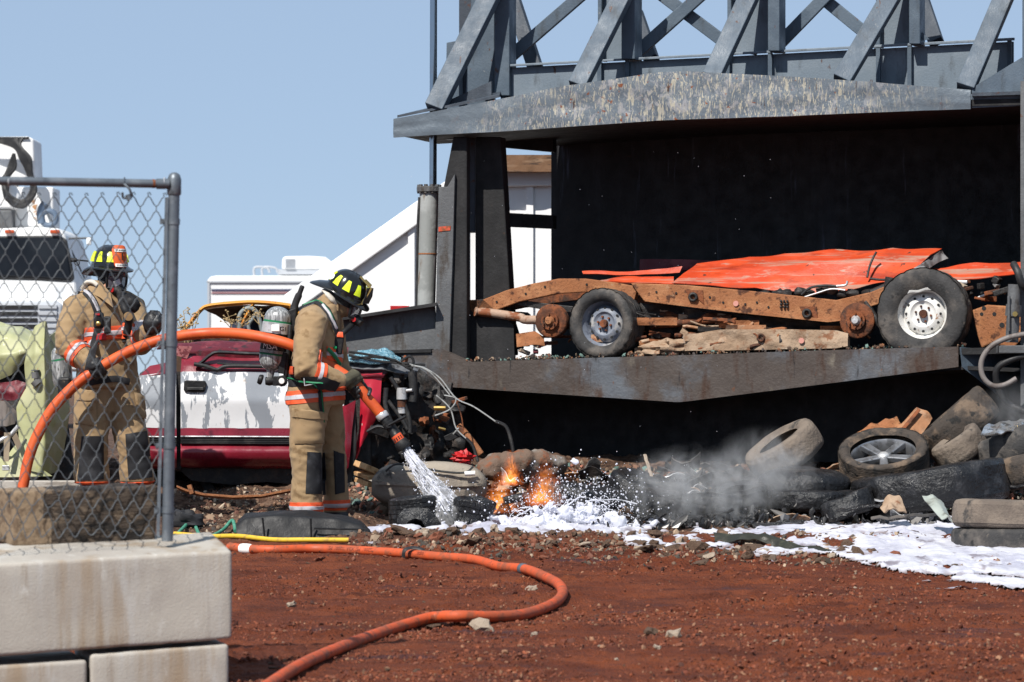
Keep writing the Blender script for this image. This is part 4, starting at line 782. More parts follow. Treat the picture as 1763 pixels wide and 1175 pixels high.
b = MB(); b.hexa([P(-60, 830, 29.3), P(130, 830, 29.3), P(130, 820, 30.6), P(-60, 820, 30.6), P(-60, 600, 29.5), P(100, 590, 29.5), P(100, 600, 30.6), P(-60, 600, 30.6)]); b.build('interior_mass', M['engine'], ycar, bevel=.03)
ys('seat_cushion', [[(-20, 700, 29.2), (10, 690, 29.2), (30, 712, 29.2)], [(-20, 735, 29.15), (10, 735, 29.1), (26, 730, 29.15)]], mat('grey_seat_cloth', (.13, .11, .10), [((.07, .06, .055), (30, 4, 4), .5, .62)], rough=.9), 20, 10, .02, 8)
b = MB(); b.tube([P(61, 652, 28.97), P(61, 641, 28.97)], .030, 14); b.tube([P(61, 639, 28.97), P(61, 637, 28.97)], .033, 14); b.tube([P(60, 655, 28.98), P(66, 662, 28.98)], .04, 10); b.build('rubber_stop', mat('grey_stop', (.13, .13, .13), rough=.6), ycar)
b = MB(); b.tube([P(-10, 765, 28.95), P(20, 748, 28.95), P(32, 734, 28.95)], .018, 10); b.build('pipe', M['alu'], ycar)
b = MB(); b.sheet([[P(7, 745, 28.93), P(18, 745, 28.93)], [P(6, 795, 28.93), P(15, 795, 28.93)]], nu=6, nv=14, amp=.006, ns=9, thick=.004); sb = b.build('seat_belt', M['webbing'], ycar)
b = MB(); b.box(P(10, 806, 28.92), (.055, .015, .04)); b.build('buckle', M['alu'], sb, bevel=.005)
b = MB(); b.sheet([[P(18, 748, 28.94), P(26, 740, 28.94)], [P(30, 775, 28.96), P(38, 768, 28.96)]], nu=6, nv=8, amp=.006, ns=9, thick=.004); b.build('seat_belt', M['webbing'], ycar)
ys('torn_liner', [[(0, 660, 29.22), (30, 655, 29.22), (46, 660, 29.22)], [(0, 690, 29.2), (24, 690, 29.2), (40, 684, 29.2)]], 'maroond', 16, 10, .03, 9)
for k in range(12):
    a = P(rnd.uniform(-20, 44), rnd.uniform(665, 770), 29.25); b = MB(); b.bar(a, a+Vector((rnd.uniform(-.2, .2), 0, rnd.uniform(-.15, .15))), .03, .03); b.build('interior_scrap', M[rnd.choice(['engine', 'plastic', 'rustd', 'stonep'])], ycar)
b = MB(); b.box(P(60, 836, 28.6), (.75, .2, .07)); b.build('plank', mat('pale_grey_plank', (.40, .37, .33), [((.25, .22, .19), (3, 20, 30), .5, .62)], rough=.9, bump=.3), None, bevel=.006, label='pale grey plank on the dirt below the yellow green car', cat='plank')

# ------------------------------------------------------------------ old yellow wreck, weeds
yw = thing('yellow_wreck', P(410, 640, 33.4), 'stripped orange yellow car body with empty windows behind the maroon car', 'wrecked car')
WD = 33.0
def yt(name, pts, r, m='oldyel', dd=0): b = MB(); b.tube(spline([P(x, y, WD+dd) for x, y in pts], 5), r, 8, flat=.6); return b.build(name, M[m], yw)
yt('windscreen_pillar', [(308, 580), (326, 558), (346, 534), (360, 527), (392, 523)], .030)
yt('roof_edge', [(385, 524), (430, 521), (470, 523), (500, 527)], .034)
yt('door_pillar', [(414, 566), (424, 545), (437, 522)], .025)
yt('rear_pillar', [(497, 527), (520, 545), (540, 570)], .03)
b = MB(); b.sheet([[P(352, 533, WD+.05), P(420, 529, WD+.05), P(500, 532, WD+.05)], [P(396, 556, WD+1.2), P(440, 552, WD+1.3), P(500, 552, WD+1.3)]], nu=14, nv=8, amp=.02, ns=3, thick=.02); b.build('roof_lining', M['oldint'], yw)
b = MB(); b.prism([P(x, y, WD+.1) for x, y in [(300, 590), (395, 575), (520, 570), (540, 640), (300, 640)]], (0, 1.2, 0)); b.build('body_side', M['oldint'], yw)
b = MB(); b.prism([P(x, y, WD+1.3) for x, y in [(396, 530), (520, 530), (520, 590), (396, 590)]], (0, .03, 0)); b.build('far_side', mat('blue_black_cloth', (.035, .045, .075), rough=.9), yw)
gm = mat('grey_flex_conduit', (.20, .22, .22), rough=.6)
for pts, r in (([(413, 570), (411, 552), (416, 538), (428, 531), (440, 536), (447, 552), (452, 574)], .02), ([(430, 572), (428, 560), (436, 548), (440, 541)], .016)):
    b = MB(); b.tube(spline([P(x, y, WD-.2) for x, y in pts], 6), r, 8); b.build('conduit', gm, yw)
b = MB(); b.tube([P(424, 580, WD-.3), P(432, 602, WD-.3)], .018, 8); b.build('pipe', M['alu'], yw)
for k, (x, y, n, h) in enumerate(((322, 592, 7, 62), (405, 575, 4, 40), (450, 560, 3, 36))):
    w = thing('dry_weed', P(x, y, 32.4), ['dry weed standing against the sky beside the fence post', 'dry weed in front of the yellow wreck window', 'dry weed by the roof of the yellow wreck'][k], 'weed')
    b = MB(); hd_ = MB()
    for i in range(n):
        a = P(x+rnd.uniform(-8, 8), y, 32.4+rnd.uniform(-.1, .1)); tip = a+Vector((rnd.uniform(-.15, .15), rnd.uniform(-.1, .1), h/200*rnd.uniform(.5, 1)))
        b.tube([a, a.lerp(tip, .5)+Vector((rnd.uniform(-.02, .02), 0, 0)), tip], .0035, 4)
        for j in range(7):
            t2 = a.lerp(tip, rnd.uniform(.5, 1)); e = t2+Vector((rnd.uniform(-.06, .06), rnd.uniform(-.05, .05), rnd.uniform(0, .05))); b.tube([t2, e], .002, 3); hd_.ell(e, (.010, .008, .008), nu=5, nv=4)
    b.build('stem', M['weed'], w); hd_.build('seed_head', M['weed'], w, kind='stuff')

# ------------------------------------------------------------------ truck
tk = thing('utility_truck', P(20, 730, 46.5), 'white utility truck with coiled black hoses on its boom behind the fence', 'truck')
TD = 46.
def tp_(name, pts, D, dep, m, bevel=.02, parent=None): b = MB(); b.prism([P(x, y, D) for x, y in pts], (0, dep, 0)); return b.build(name, M[m] if isinstance(m, str) else m, parent or tk, bevel=bevel, seg=3)
tp_('cab', [(-70, 396), (60, 391), (98, 393), (112, 402), (121, 440), (131, 486), (135, 530), (135, 640), (-70, 640)], TD, 1.9, 'white', .06)
ws = tp_('windscreen', [(-70, 410), (100, 409), (112, 416), (120, 455), (124, 478), (119, 483), (60, 479), (-70, 476)], TD-.03, .05, 'glassd', .03)
tp_('windscreen_seal', [(-70, 407), (102, 406), (115, 413), (124, 455), (128, 480), (122, 487), (60, 483), (-70, 480)], TD-.015, .04, 'blackrub', .02)
b = MB(); b.sheet([[P(-70, 482, TD-.05), P(40, 484, TD-.05), P(100, 488, TD-.05), P(128, 500, TD-.05)], [P(-70, 490, TD-.8), P(40, 492, TD-.8), P(95, 498, TD-.8), P(122, 512, TD-.8)], [P(-70, 508, TD-1.5), P(40, 510, TD-1.5), P(96, 514, TD-1.5), P(118, 522, TD-1.5)], [P(-70, 528, TD-1.6), P(40, 530, TD-1.6), P(96, 532, TD-1.6), P(116, 536, TD-1.6)]], nu=40, nv=24, thick=.03); b.build('hood', M['white'], tk)
tp_('fender', [(96, 515), (118, 512), (136, 530), (140, 640), (100, 640)], TD-1.5, 1.5, 'white', .06)
gr = tp_('grille_shell', [(-70, 518), (96, 518), (108, 524), (110, 640), (-70, 640)], TD-1.66, .12, 'truckgrey', .05)
for y in range(526, 600, 11):
    tp_('grille_slot', [(-70, y), (64, y), (64, y+6), (-70, y+6)], TD-1.675, .03, 'blackp', .0, gr)
    tp_('grille_bar', [(66, y-1), (98, y-1), (98, y+6), (66, y+6)], TD-1.69, .04, 'truckgrey', .005, gr)
for x in (16, 94): tp_('marker_light', [(x-8, 396), (x+8, 396), (x+8, 402), (x-8, 402)], TD-.08, .1, 'amber', .01)
b = MB(); b.tube([P(118, 411, TD+.3), P(158, 410, TD+.3)], .012, 8); b.tube([P(122, 430, TD+.3), P(146, 480, TD+.3)], .010, 8); b.build('mirror_arm', M['grey_beam'], tk)
b = MB(); b.box(P(153, 416, TD+.3), (.06, .05, .09)); b.build('mirror', M['white'], tk, bevel=.015)
tp_('boom_box', [(-70, 236), (48, 235), (58, 240), (60, 300), (60, 312), (-70, 312)], TD+1.2, .8, 'white', .03)
tp_('boom_lug', [(-70, 236), (50, 236), (50, 239), (-70, 239)], TD+1.17, .02, 'blackp', 0)
tp_('pedestal', [(24, 322), (92, 322), (92, 392), (24, 392)], TD+1.2, .7, 'white', .03)
tp_('turret', [(-70, 310), (20, 310), (36, 340), (28, 362), (-70, 362)], TD+1.0, .6, 'white', .08)
tp_('turret_base', [(-70, 362), (22, 362), (22, 394), (-70, 394)], TD+1.0, .6, 'grey_beam', .02)
for k in range(5): tp_('scuff', [(50+k*2, 335+k*10), (58+k*3, 332+k*10), (55+k*3, 342+k*10)], TD+1.19, .02, mat('rust_scuff', (.42, .22, .10), [((.7, .68, .65), 30, .5, .55)], rough=.7), 0)
b = MB(); b.lathe([(.09+.035*math.cos(t), .035*math.sin(t)) for t in np.linspace(0, 2*math.pi, 10)], P(84, 376, TD+1.0), (0, 1, 0), 18); b.tube(spline([P(72, 385, TD+1.), P(70, 365, TD+1.), (P(78, 350, TD+1.))], 5), .05, 10); b.build('hook', mat('blue_grey_hook', (.10, .14, .20), rough=.5), tk)
for k in range(15):
    b = MB(); o = k*1.5; x0 = -30+k*5
    b.tube(spline([P(x0, 238, TD+1.0), P(22+o*.6, 252, TD+.95), P(36+o*.8, 275, TD+.9), P(52+rnd.uniform(-4, 4), 300, TD+.9), P(58+rnd.uniform(-6, 4), 328+rnd.uniform(-8, 8), TD+.85), P(38+rnd.uniform(-6, 6), 352+rnd.uniform(-6, 6), TD+.85), P(14+rnd.uniform(-4, 6), 345+rnd.uniform(-8, 6), TD+.85), P(8+rnd.uniform(-4, 6), 318+rnd.uniform(-6, 6), TD+.9), P(18+rnd.uniform(-4, 8), 290, TD+.95), P(24, 265, TD+.98)], 5), .02, 6); b.build('hose_coil', M['blackrub'], tk)

# ------------------------------------------------------------------ camper
rv = thing('camper_van', P(560, 690, 63), 'white camper with thin navy stripe and a roof air conditioner', 'camper')
RD = 62.
b = MB(); b.prism([P(x, y, RD) for x, y in [(357, 483), (362, 477), (372, 475), (760, 475), (760, 690), (357, 690)]], (0, 2.4, 0)); b.build('body', M['white'], rv, bevel=.04)
b = MB(); b.prism([P(x, y, RD-.03) for x, y in [(356, 484), (760, 484), (760, 487), (356, 487)]], (0, .03, 0)); b.build('roof_moulding', M['truckgrey'], rv)
b = MB(); b.prism([P(x, y, RD-.03) for x, y in [(357, 486), (361, 486), (361, 690), (357, 690)]], (0, .03, 0)); b.build('corner_moulding', M['truckgrey'], rv)
b = MB(); b.prism([P(x, y, RD-.02) for x, y in [(364, 498), (760, 498), (760, 501), (364, 501)]], (0, .02, 0)); b.build('stripe', M['navy'], rv)
b = MB(); b.prism([P(x, y, RD-.02) for x, y in [(364, 504), (760, 504), (760, 505.5), (364, 505.5)]], (0, .02, 0)); b.build('stripe', M['rose'], rv)
b = MB(); b.prism([P(x, y, RD+.6) for x, y in [(485, 464), (486, 446), (490, 442), (530, 441), (560, 443), (572, 452), (573, 464)]], (0, .8, 0)); ac = b.build('air_conditioner', M['white'], rv, bevel=.05)
b = MB(); b.prism([P(x, y, RD+.62) for x, y in [(478, 464), (576, 464), (580, 473), (478, 473)]], (0, .75, 0)); b.build('unit_base', M['truckgrey'], ac)
for y in range(446, 462, 3):
    b = MB(); b.prism([P(x, yy, RD+.58) for x, yy in [(491, y), (508, y), (508, y+1.2), (491, y+1.2)]], (0, .03, 0)); b.build('louvre', M['truckgrey'], ac)
b = MB()
for x in (438, 452): b.tube(spline([P(x, 476, RD+.4), P(x-1, 465, RD+.4), P(x+4, 460, RD+.4), P(x+22, 462, RD+.4), P(x+26, 470, RD+.4)], 4), .02, 8)
b.build('roof_ladder_rail', M['truckgrey'], rv)
# ------------------------------------------------------------------ firefighters
def remesh(b, voxel=.011, smooth=6):
    me = b.mesh('tmp', Matrix.Identity(4)); o = bpy.data.objects.new('tmp', me)
    m = o.modifiers.new('r', 'REMESH'); m.mode = 'VOXEL'; m.voxel_size = voxel
    m = o.modifiers.new('s', 'SMOOTH'); m.factor = .5; m.iterations = smooth
    r = evaluated(o)
    bpy.data.objects.remove(o); bpy.data.meshes.remove(me); return r
def ring(c, u, ru, v, rv, n=20, sq=1.0):
    out = []
    for k in range(n):
        t = 2*math.pi*k/n; a, d = math.cos(t), math.sin(t)
        a = math.copysign(abs(a)**sq, a); d = math.copysign(abs(d)**sq, d)
        out.append(c+u*a*ru+v*d*rv)
    return out
def fold_noise(me, joints, amp=.015):
    """cloth folds: creases that gather round the joints and sag lines elsewhere"""
    me.update(); n = len(me.vertices); PC = np.empty(n*3, np.float32); PN = np.empty(n*3, np.float32); out = []
    me.vertices.foreach_get('co', PC); me.vertex_normals.foreach_get('vector', PN)
    for p, nr in zip(PC.reshape(-1, 3), PN.reshape(-1, 3)):
        p = Vector(p.tolist()); nr = Vector(nr.tolist())
        w = .35
        for j, r, s in joints: w += s*math.exp(-((p-j).length/r)**2)
        q = Vector((p.x*7, p.y*7, p.z*15)); d = 1-2*abs(mnoise.noise(q)); d2 = 1-2*abs(mnoise.noise(Vector((p.x*15+5, p.y*15, p.z*26+3))))
        lo = mnoise.noise(p*5)
        out += list(p+nr*amp*(w*(d*.7+d2*.35-.45)+lo*.5))
    me.vertices.foreach_set('co', out); me.update()
class Body:
    def __init__(s, me):
        s.me = me; s.bvh = BVHTree.FromPolygons([v.co.copy() for v in me.vertices], [tuple(p.vertices) for p in me.polygons])
    def band(s, a, b, t0, t1, rad, off=.006, ends=None):
        """a sleeve cut from the body between t0 and t1 (metres along a->b) and set proud of it"""
        a, b = Vector(a), Vector(b); d = (b-a).normalized(); bm = bmesh.new(); bm.from_mesh(s.me); bm.normal_update()
        kill = []
        for f in bm.faces:
            c = f.calc_center_median(); t = (c-a).dot(d); r = (c-a-d*t).length
            if t < t0-.04 or t > t1+.04 or r > rad: kill.append(f)
        bmesh.ops.delete(bm, geom=kill, context='FACES')
        bmesh.ops.bisect_plane(bm, geom=bm.verts[:]+bm.edges[:]+bm.faces[:], plane_co=a+d*t0, plane_no=d, clear_inner=True)
        bmesh.ops.bisect_plane(bm, geom=bm.verts[:]+bm.edges[:]+bm.faces[:], plane_co=a+d*t1, plane_no=d, clear_outer=True)
        bm.normal_update(); inner = {v: v.co.copy() for v in bm.verts}
        for v in bm.verts: v.co = v.co+v.normal*off
        o = MB(); bm.verts.index_update(); o.add([v.co for v in bm.verts], [tuple(v.index for v in f.verts) for f in bm.faces], True)
        k = len(o.v); vv = [inner[v]-v.normal*.004 for v in bm.verts]
        o.v += vv
        for e in bm.edges:
            if e.is_boundary: i, j = e.verts[0].index, e.verts[1].index; o.f.append((i, j, k+j, k+i)); o.sm.append(False)
        bm.free(); return o
    def cut(s, planes, off=.006, sel=None):
        """piece of the body on the inner side of every (point, normal), set proud"""
        bm = bmesh.new(); bm.from_mesh(s.me); bm.normal_update()
        if sel: bmesh.ops.delete(bm, geom=[f for f in bm.faces if not sel(f.calc_center_median(), f.normal)], context='FACES')
        for co, no in planes:
            bmesh.ops.bisect_plane(bm, geom=bm.verts[:]+bm.edges[:]+bm.faces[:], plane_co=Vector(co), plane_no=Vector(no), clear_outer=True)
        bm.normal_update(); inner = [v.co.copy() for v in bm.verts]
        for v in bm.verts: v.co = v.co+v.normal*off
        bm.verts.index_update(); o = MB(); o.add([v.co for v in bm.verts], [tuple(v.index for v in f.verts) for f in bm.faces], True)
        k = len(o.v); o.v += inner
        for e in bm.edges:
            if e.is_boundary: i, j = e.verts[0].index, e.verts[1].index; o.f.append((i, j, k+j, k+i)); o.sm.append(False)
        bm.free(); return o
    def hit(s, px, py, D):
        o = Vector((0, 0, CZ)); p = P(px, py, D); d = (p-o).normalized()
        loc, nr, i, ds = s.bvh.ray_cast(o, d)
        if loc is None or abs(loc.y-D) > .45:
            loc, nr, i, ds = s.bvh.find_nearest(p)
        return loc, nr
    def ribbon(s, pts, D, w, off=.008, thick=.006, n=6):
        """strap lying on the body along photo pixels"""
        base = []
        for k in range(len(pts)-1):
            for t in range(n): base.append((pts[k][0]+(pts[k+1][0]-pts[k][0])*t/n, pts[k][1]+(pts[k+1][1]-pts[k][1])*t/n))
        base.append(pts[-1]); H = [s.hit(x, y, D) for x, y in base]
        C_ = [h+nr*off for h, nr in H]; 
        C_ = [(C_[max(i-1, 0)]+C_[i]*2+C_[min(i+1, len(C_)-1)])/4 for i in range(len(C_))]
        b = MB(); rows = []
        for i in range(len(C_)):
            d = (C_[min(i+1, len(C_)-1)]-C_[max(i-1, 0)]).normalized(); nr = H[i][1]; sd = d.cross(nr).normalized()
            rows.append([C_[i]-sd*w/2, C_[i]+nr*.003, C_[i]+sd*w/2])
        rings = [[r[0], r[1]+H[i][1]*thick, r[2], r[1]-H[i][1]*thick] for i, r in enumerate(rows)]
        b.loft(rings, True, True); return b
    def patch(s, q, D, nu=8, nv=8, off=.008, flare=0):
        """quad of photo pixels laid on the body: corners tl tr br bl"""
        rows = []
        for j in range(nv+1):
            r = []
            for i in range(nu+1):
                u, v = i/nu, j/nv; t = Vector(q[0]).lerp(Vector(q[1]), u); w = Vector(q[3]).lerp(Vector(q[2]), u); p = t.lerp(w, v)
                h, nr = s.hit(p.x, p.y, D); e = 1 if 0 < i < nu and 0 < j < nv else .55
                r.append(h+nr*(off*e+flare*v))
            rows.append(r)
        b = MB(); b.sheet(rows, nu=nu*2+1, nv=nv*2+1, thick=.006); return b

def helmet(root, c, rot, shield=True, emblem=False):
    """traditional fire helmet; local x forward, z up, c = centre of the rim plane"""
    mm = Matrix.Translation(c) @ rot.to_4x4(); T = lambda x, y, z: mm @ Vector((x, y, z))
    a_, b_, h_ = .158, .128, .165
    dome = lambda th, t: (a_*math.cos(th)*math.cos(t)**.8, b_*math.sin(th)*math.cos(t)**.8, h_*math.sin(t)**.95)
    b = MB(); rings = []
    n = 48
    for t in np.linspace(0, 1.52, 12):
        rg = []
        for k in range(n):
            th = 2*math.pi*k/n; x, y, z = dome(th, t); rib = 1+.028*max(0, math.cos(8*th))**10*math.cos(t)
            rg.append(T(x*rib, y*rib, z*(1+.02*max(0, math.cos(8*th))**10*math.sin(t*1.0))))
        rings.append(rg)
    b.loft(rings, True, True)
    sh = b.build('helmet', M['helmet'], root)
    b = MB(); rings = []
    for r, z in ((0, .012), (.5, -.004), (.9, -.012), (1, -.016), (1.0, -.024), (.9, -.022), (.5, -.014), (0, -.004)):
        rg = []
        for k in range(n):
            th = 2*math.pi*k/n; cth = math.cos(th); w = .036+.030*max(0, cth)**2+.085*max(0, -cth)**2
            f = 1+.0*cth; x = (a_+w*r)*cth; y = (b_+(w*.85)*r)*math.sin(th); zz = z-.05*r*r*max(0, -cth)**2-.012*r*max(0, cth)**2+.010*r*abs(math.sin(th))
            rg.append(T(x, y, zz))
        rings.append(rg)
    b.loft(rings, True, False); b.build('brim', M['helmet'], sh)
    b = MB(); rings = []
    for t in np.linspace(-.35, .0, 4):
        rings.append([T(.9*a_*math.cos(2*math.pi*k/24), .9*b_*math.sin(2*math.pi*k/24), t*.2) for k in range(24)])
    b.loft(rings, True, True); b.build('ear_flap', M['hood'], sh)
    # lime trapezoids
    for sgn in (1, -1):
        for th0 in (.62, 1.25, 1.88, 2.5):
            rows = []
            for t in (.22, .4, .58, .72):
                wd = .19-.10*(t-.22)/.5
                rows.append([T(*[q*1.045 for q in dome(sgn*(th0+wd*s_), t)]) for s_ in (-1, -.5, 0, .5, 1)])
            b = MB(); b.sheet(rows, nu=5, nv=4, thick=.006); 
            b.build('reflector', M['lime'], sh)
    if shield:
        rows = []
        for j, (hw, z, x) in enumerate(((.030, .168, .135), (.050, .160, .146), (.062, .135, .160), (.064, .10, .170), (.060, .06, .176), (.054, .02, .180), (.046, .004, .182))):
            rows.append([T(x-.03*(s_*hw/.06)**2, s_*hw, z) for s_ in (-1, -.5, 0, .5, 1)])
        b = MB(); b.sheet(rows, nu=9, nv=13, thick=.006); so = b.build('shield', M['leather'], sh)
        fx = mm @ Matrix.Translation((.181, 0, .080)) @ Matrix.Rotation(R_(-12), 4, 'Y') @ Matrix(((0, 0, 1, 0), (1, 0, 0, 0), (0, 1, 0, 0), (0, 0, 0, 1)))
        if emblem:
            text_part('1', .078, fx, M['blackp'], sh, 'shield_number', .003)
            for z, s_ in ((.135, 'MARION'), (.018, 'HONOR')): pass
            for z in (.130, .020):
                b = MB(); rows = [[T((.186 if z < .1 else .167)-.03*(q*.05/.06)**2-dz*.35, q*.05, z+dz) for q in (-1, -.5, 0, .5, 1)] for dz in (.011, -.011)]; b.sheet(rows, nu=7, nv=3, thick=.003); b.build('shield_band', M['whitep'], sh)
                for k in range(6):
                    b = MB(); q = -.7+k*.28; b.box(T((.187 if z < .1 else .168)-.03*(q*.05/.06)**2, q*.05, z), (.003, .007, .013), mm.to_3x3()); b.build('band_letter', M['blackp'], sh)
    return sh
def glove_grip(root, c, ax, back, wrist, r=.042, m='glove', flip=1):
    """gloved hand closed round a hose at c along ax; back = direction from hose to the back of the hand"""
    c, ax, back = Vector(c), Vector(ax).normalized(), Vector(back).normalized(); back = (back-ax*back.dot(ax)).normalized(); sd = ax.cross(back)*flip
    b = MB(); pc = c+back*(r+.024)
    b.ell(pc, (1, 1, 1), Matrix((ax*.052, sd*.045, back*.026)).transposed(), 16, 12)
    b.tube([pc, pc.lerp(Vector(wrist), .55), Vector(wrist)], [.034, .044, .052], 12, round_=True)
    for i in range(4):
        o = c+ax*((i-1.5)*.027); rr = r+.013; L = (3.1, 3.5, 3.4, 2.8)[i]
        pts = [o+back*math.cos(t)*rr+sd*math.sin(t)*rr for t in np.linspace(.15, L, 8)]
        b.tube([o+back*(r+.02)-sd*.01]+pts, [.017]*3+[.0155]*3+[.014]*2+[.0125], 8, round_=True)
    o = c+ax*.045
    pts = [pc+ax*.035-sd*.02]+[o+ax*.012*k+back*math.cos(t)*(r+.013)-sd*math.sin(t)*(r+.013) for k, t in enumerate((.7, 1.3, 1.9, 2.4))]
    b.tube(pts, [.020, .019, .017, .016, .014], 8, round_=True)
    me = remesh(b, .0055, 3); o = MB(); o.add([v.co for v in me.vertices], [tuple(p.vertices) for p in me.polygons], True); bpy.data.meshes.remove(me)
    return o.build('glove', M[m], root)
def air_pack(root, top, bot, R, back, mtx_side, txt=True):
    """bottle from top to bot with valve, bands and back frame"""
    top, bot = Vector(top), Vector(bot); d = (bot-top).normalized(); L = (bot-top).length
    b = MB(); pr = [(.001, 0)]+[(R*math.sin(t), R*(1-math.cos(t))*.9) for t in np.linspace(.2, 1.57, 8)]+[(R, L-R)]+[(R*math.cos(t)+.0, L-R+R*math.sin(t)*.95) for t in np.linspace(.2, 1.25, 7)]+[(.03, L), (.024, L+.05), (.001, L+.05)]
    b.lathe(pr, top, d, 32); cyl = b.build('air_cylinder', M['carbon'], root)
    for t, w, m in ((.24, .018, 'greens'), (.53, .20, 'blackp'), (.70, .022, 'whitep'), (.735, .016, 'greens')):
        b = MB(); b.lathe([(R+.001, -w/2), (R+.003, -w/2), (R+.003, w/2), (R+.001, w/2)], top+d*L*t, d, 32); b.build('cylinder_band', M[m], cyl)
    b = MB(); b.lathe([(R+.004, -.04), (R+.008, -.038), (R+.008, .038), (R+.004, .04)], top+d*L*.335, d, 32); b.build('steel_clamp', M['alu'], cyl)
    ax = d; vdir = Vector((0, -1, 0)); vdir = (vdir-d*vdir.dot(d)).normalized(); s_ = d.cross(vdir)
    b = MB(); b.box(top+d*L*.335+vdir*(R+.012)+s_*(-.0), (.06, .012, .05)); b.build('clamp_latch', M['whitep'], cyl, bevel=.004)
    e = bot+d*.07
    b = MB(); b.lathe([(.001, -.03), (.03, -.03), (.036, 0), (.03, .035), (.001, .035)], e, (1, 0, 0), 12); b.lathe([(.001, -.055), (.032, -.055), (.040, -.03), (.034, -.02), (.001, -.02)], e+Vector((-.03, 0, .0)), (.95, 0, -.3), 10); b.box(e+Vector((.07, 0, .0)), (.09, .06, .07)); b.lathe([(.001, 0), (.034, 0), (.042, .02), (.042, .045), (.001, .045)], e+Vector((.095, -.02, .0)), (0, -1, 0), 10); b.build('valve', M['plastic'], cyl, bevel=.006)
    b = MB(); b.lathe([(.001, -.072), (.02, -.072), (.022, -.06), (.001, -.06)], e+Vector((.095, -.02, 0)), (0, 1, 0), 14); b.build('gauge', M['whitep'], cyl)
    if txt:
        th0 = {}
        def warp(co, L=L):
            # letters run across the bottle; x -> round it, y -> up it
            a = co.x/R-.25; rd = vdir*math.cos(a)+(-s_)*math.sin(a)
            return top+d*L*.625+rd*(R+.0042+co.z)-d*co.y
        text_part('MSA', .06, None, M['whitep'], cyl, 'lettering', .0008, warp)
        def warp2(co): 
            a = co.x/R+.55; rd = vdir*math.cos(a)+(-s_)*math.sin(a); return top+d*L*.335+rd*(R+.0092+co.z)-d*co.y
        text_part('G1', .045, None, M['blackp'], cyl, 'lettering', .0008, warp2)
    return cyl

# ---- right man, in profile, aiming the nozzle
RDp = 28.0
def Q(px, py, dy=0.): return P(px, py, RDp+dy)
X_, Y_, Z_ = Vector((1, 0, 0)), Vector((0, 1, 0)), Vector((0, 0, 1))
b = MB()
tor = [(573, 510, .062, .068), (567, 521, .078, .10), (552, 532, .135, .19), (548, 548, .165, .225), (547, 575, .175, .23), (546, 605, .18, .225), (544, 635, .19, .22), (543, 660, .20, .225), (543, 684, .212, .24), (543, 697, .215, .245)]
b.loft([ring(Q(x, y), X_, rx, Y_, ry, 24, .85) for x, y, rx, ry in tor])
b.loft([ring(Q(x, y, dy), X_, rx, Y_, ry, 20) for x, y, dy, rx, ry in [(537, 670, -.10, .165, .14), (533, 705, -.12, .148, .14), (529, 740, -.13, .128, .13), (527, 775, -.14, .118, .122), (527, 810, -.14, .106, .115), (527, 845, -.14, .112, .118), (528, 872, -.14, .122, .125), (529, 880, -.14, .116, .12)]])
b.loft([ring(Q(x, y, dy), X_, rx, Y_, ry, 20) for x, y, dy, rx, ry in [(550, 670, .10, .155, .14), (559, 705, .13, .135, .135), (567, 740, .15, .112, .12), (573, 775, .17, .098, .115), (577, 810, .18, .088, .11), (579, 845, .18, .090, .11), (580, 866, .18, .098, .115), (580, 872, .18, .094, .11)]])
# boots
for x, dy in ((533, -.14), (577, .17)):
    b.loft([ring(Q(x, 872, dy), X_, .085, Y_, .075, 16), ring(Q(x+1, 884, dy), X_, .085, Y_, .07, 16), ring(Q(x+10, 892, dy), X_, .13, Y_, .065, 16), ring(Q(x+11, 899, dy), X_, .14, Y_, .065, 16)])
sh1, el1, wr1 = Q(538, 555, -.25), Q(528, 638, -.40), Q(582, 656, -.32)
sh2, el2, wr2 = Q(566, 556, .19), Q(580, 640, .27), Q(612, 660, .02)
b.tube([sh1+Vector((.01, .08, .02)), sh1, sh1.lerp(el1, .5)+Vector((-.02, -.01, 0)), el1, el1.lerp(wr1, .5), wr1], [.10, .112, .104, .100, .088, .072], 18, round_=True)
b.tube([sh2, el2, wr2], [.11, .10, .07], 16, round_=True)
hr = Euler((0, R_(17), R_(-24))).to_matrix()      # head turned down the hose
hc = Q(594, 519)
b.ell(hc, (.098, .078, .118), hr, 20, 16); b.tube([Q(568, 515), hc], [.062, .062], 14)
b.ell(hc+hr @ Vector((.098, 0, -.012)), (.016, .014, .024), hr, 10, 8)
me = remesh(b); fold_noise(me, [(el1, .16, 1.1), (sh1, .14, .5), (Q(531, 780, -.2), .16, .9), (Q(570, 780, .1), .16, .8), (Q(531, 855, -.14), .12, 1.), (Q(545, 640), .2, .4), (hc, .18, -.33)])
RB = Body(me)
fm = thing('person', Q(545, 897), 'firefighter in tan gear and black helmet aiming the spraying hose nozzle', 'person')
o = MB(); o.add([v.co for v in me.vertices], [tuple(p.vertices) for p in me.polygons], True); body = o.build('body', M['tan'], fm)
def bands(B, root, a, b_, t0, w, rad, k=1.0):
    """orange tape with a silver stripe"""
    B.band(a, b_, t0, t0+w, rad, .006).build('reflective_band', M['orange'], root); B.band(a, b_, t0+w*.34, t0+w*.66, rad, .010).build('reflective_stripe', M['silver'], root)
L1 = (wr1-el1).length
bands(RB, fm, el1, wr1, .045, .082, .17)
dn = Vector((0, 0, -1)); tc_ = Q(543, 500)
bands(RB, fm, tc_, tc_+dn+Vector((.09, 0, 0)), .722, .095, .45)
bands(RB, fm, Q(531, 800, -.14), Q(531, 880, -.14), .275, .078, .19); bands(RB, fm, Q(573, 800, .17), Q(575, 880, .17), .262, .075, .18)
RB.patch([(494, 630), (520, 634), (520, 646), (494, 642)], RDp).build('reflective_band', M['orange'], fm)
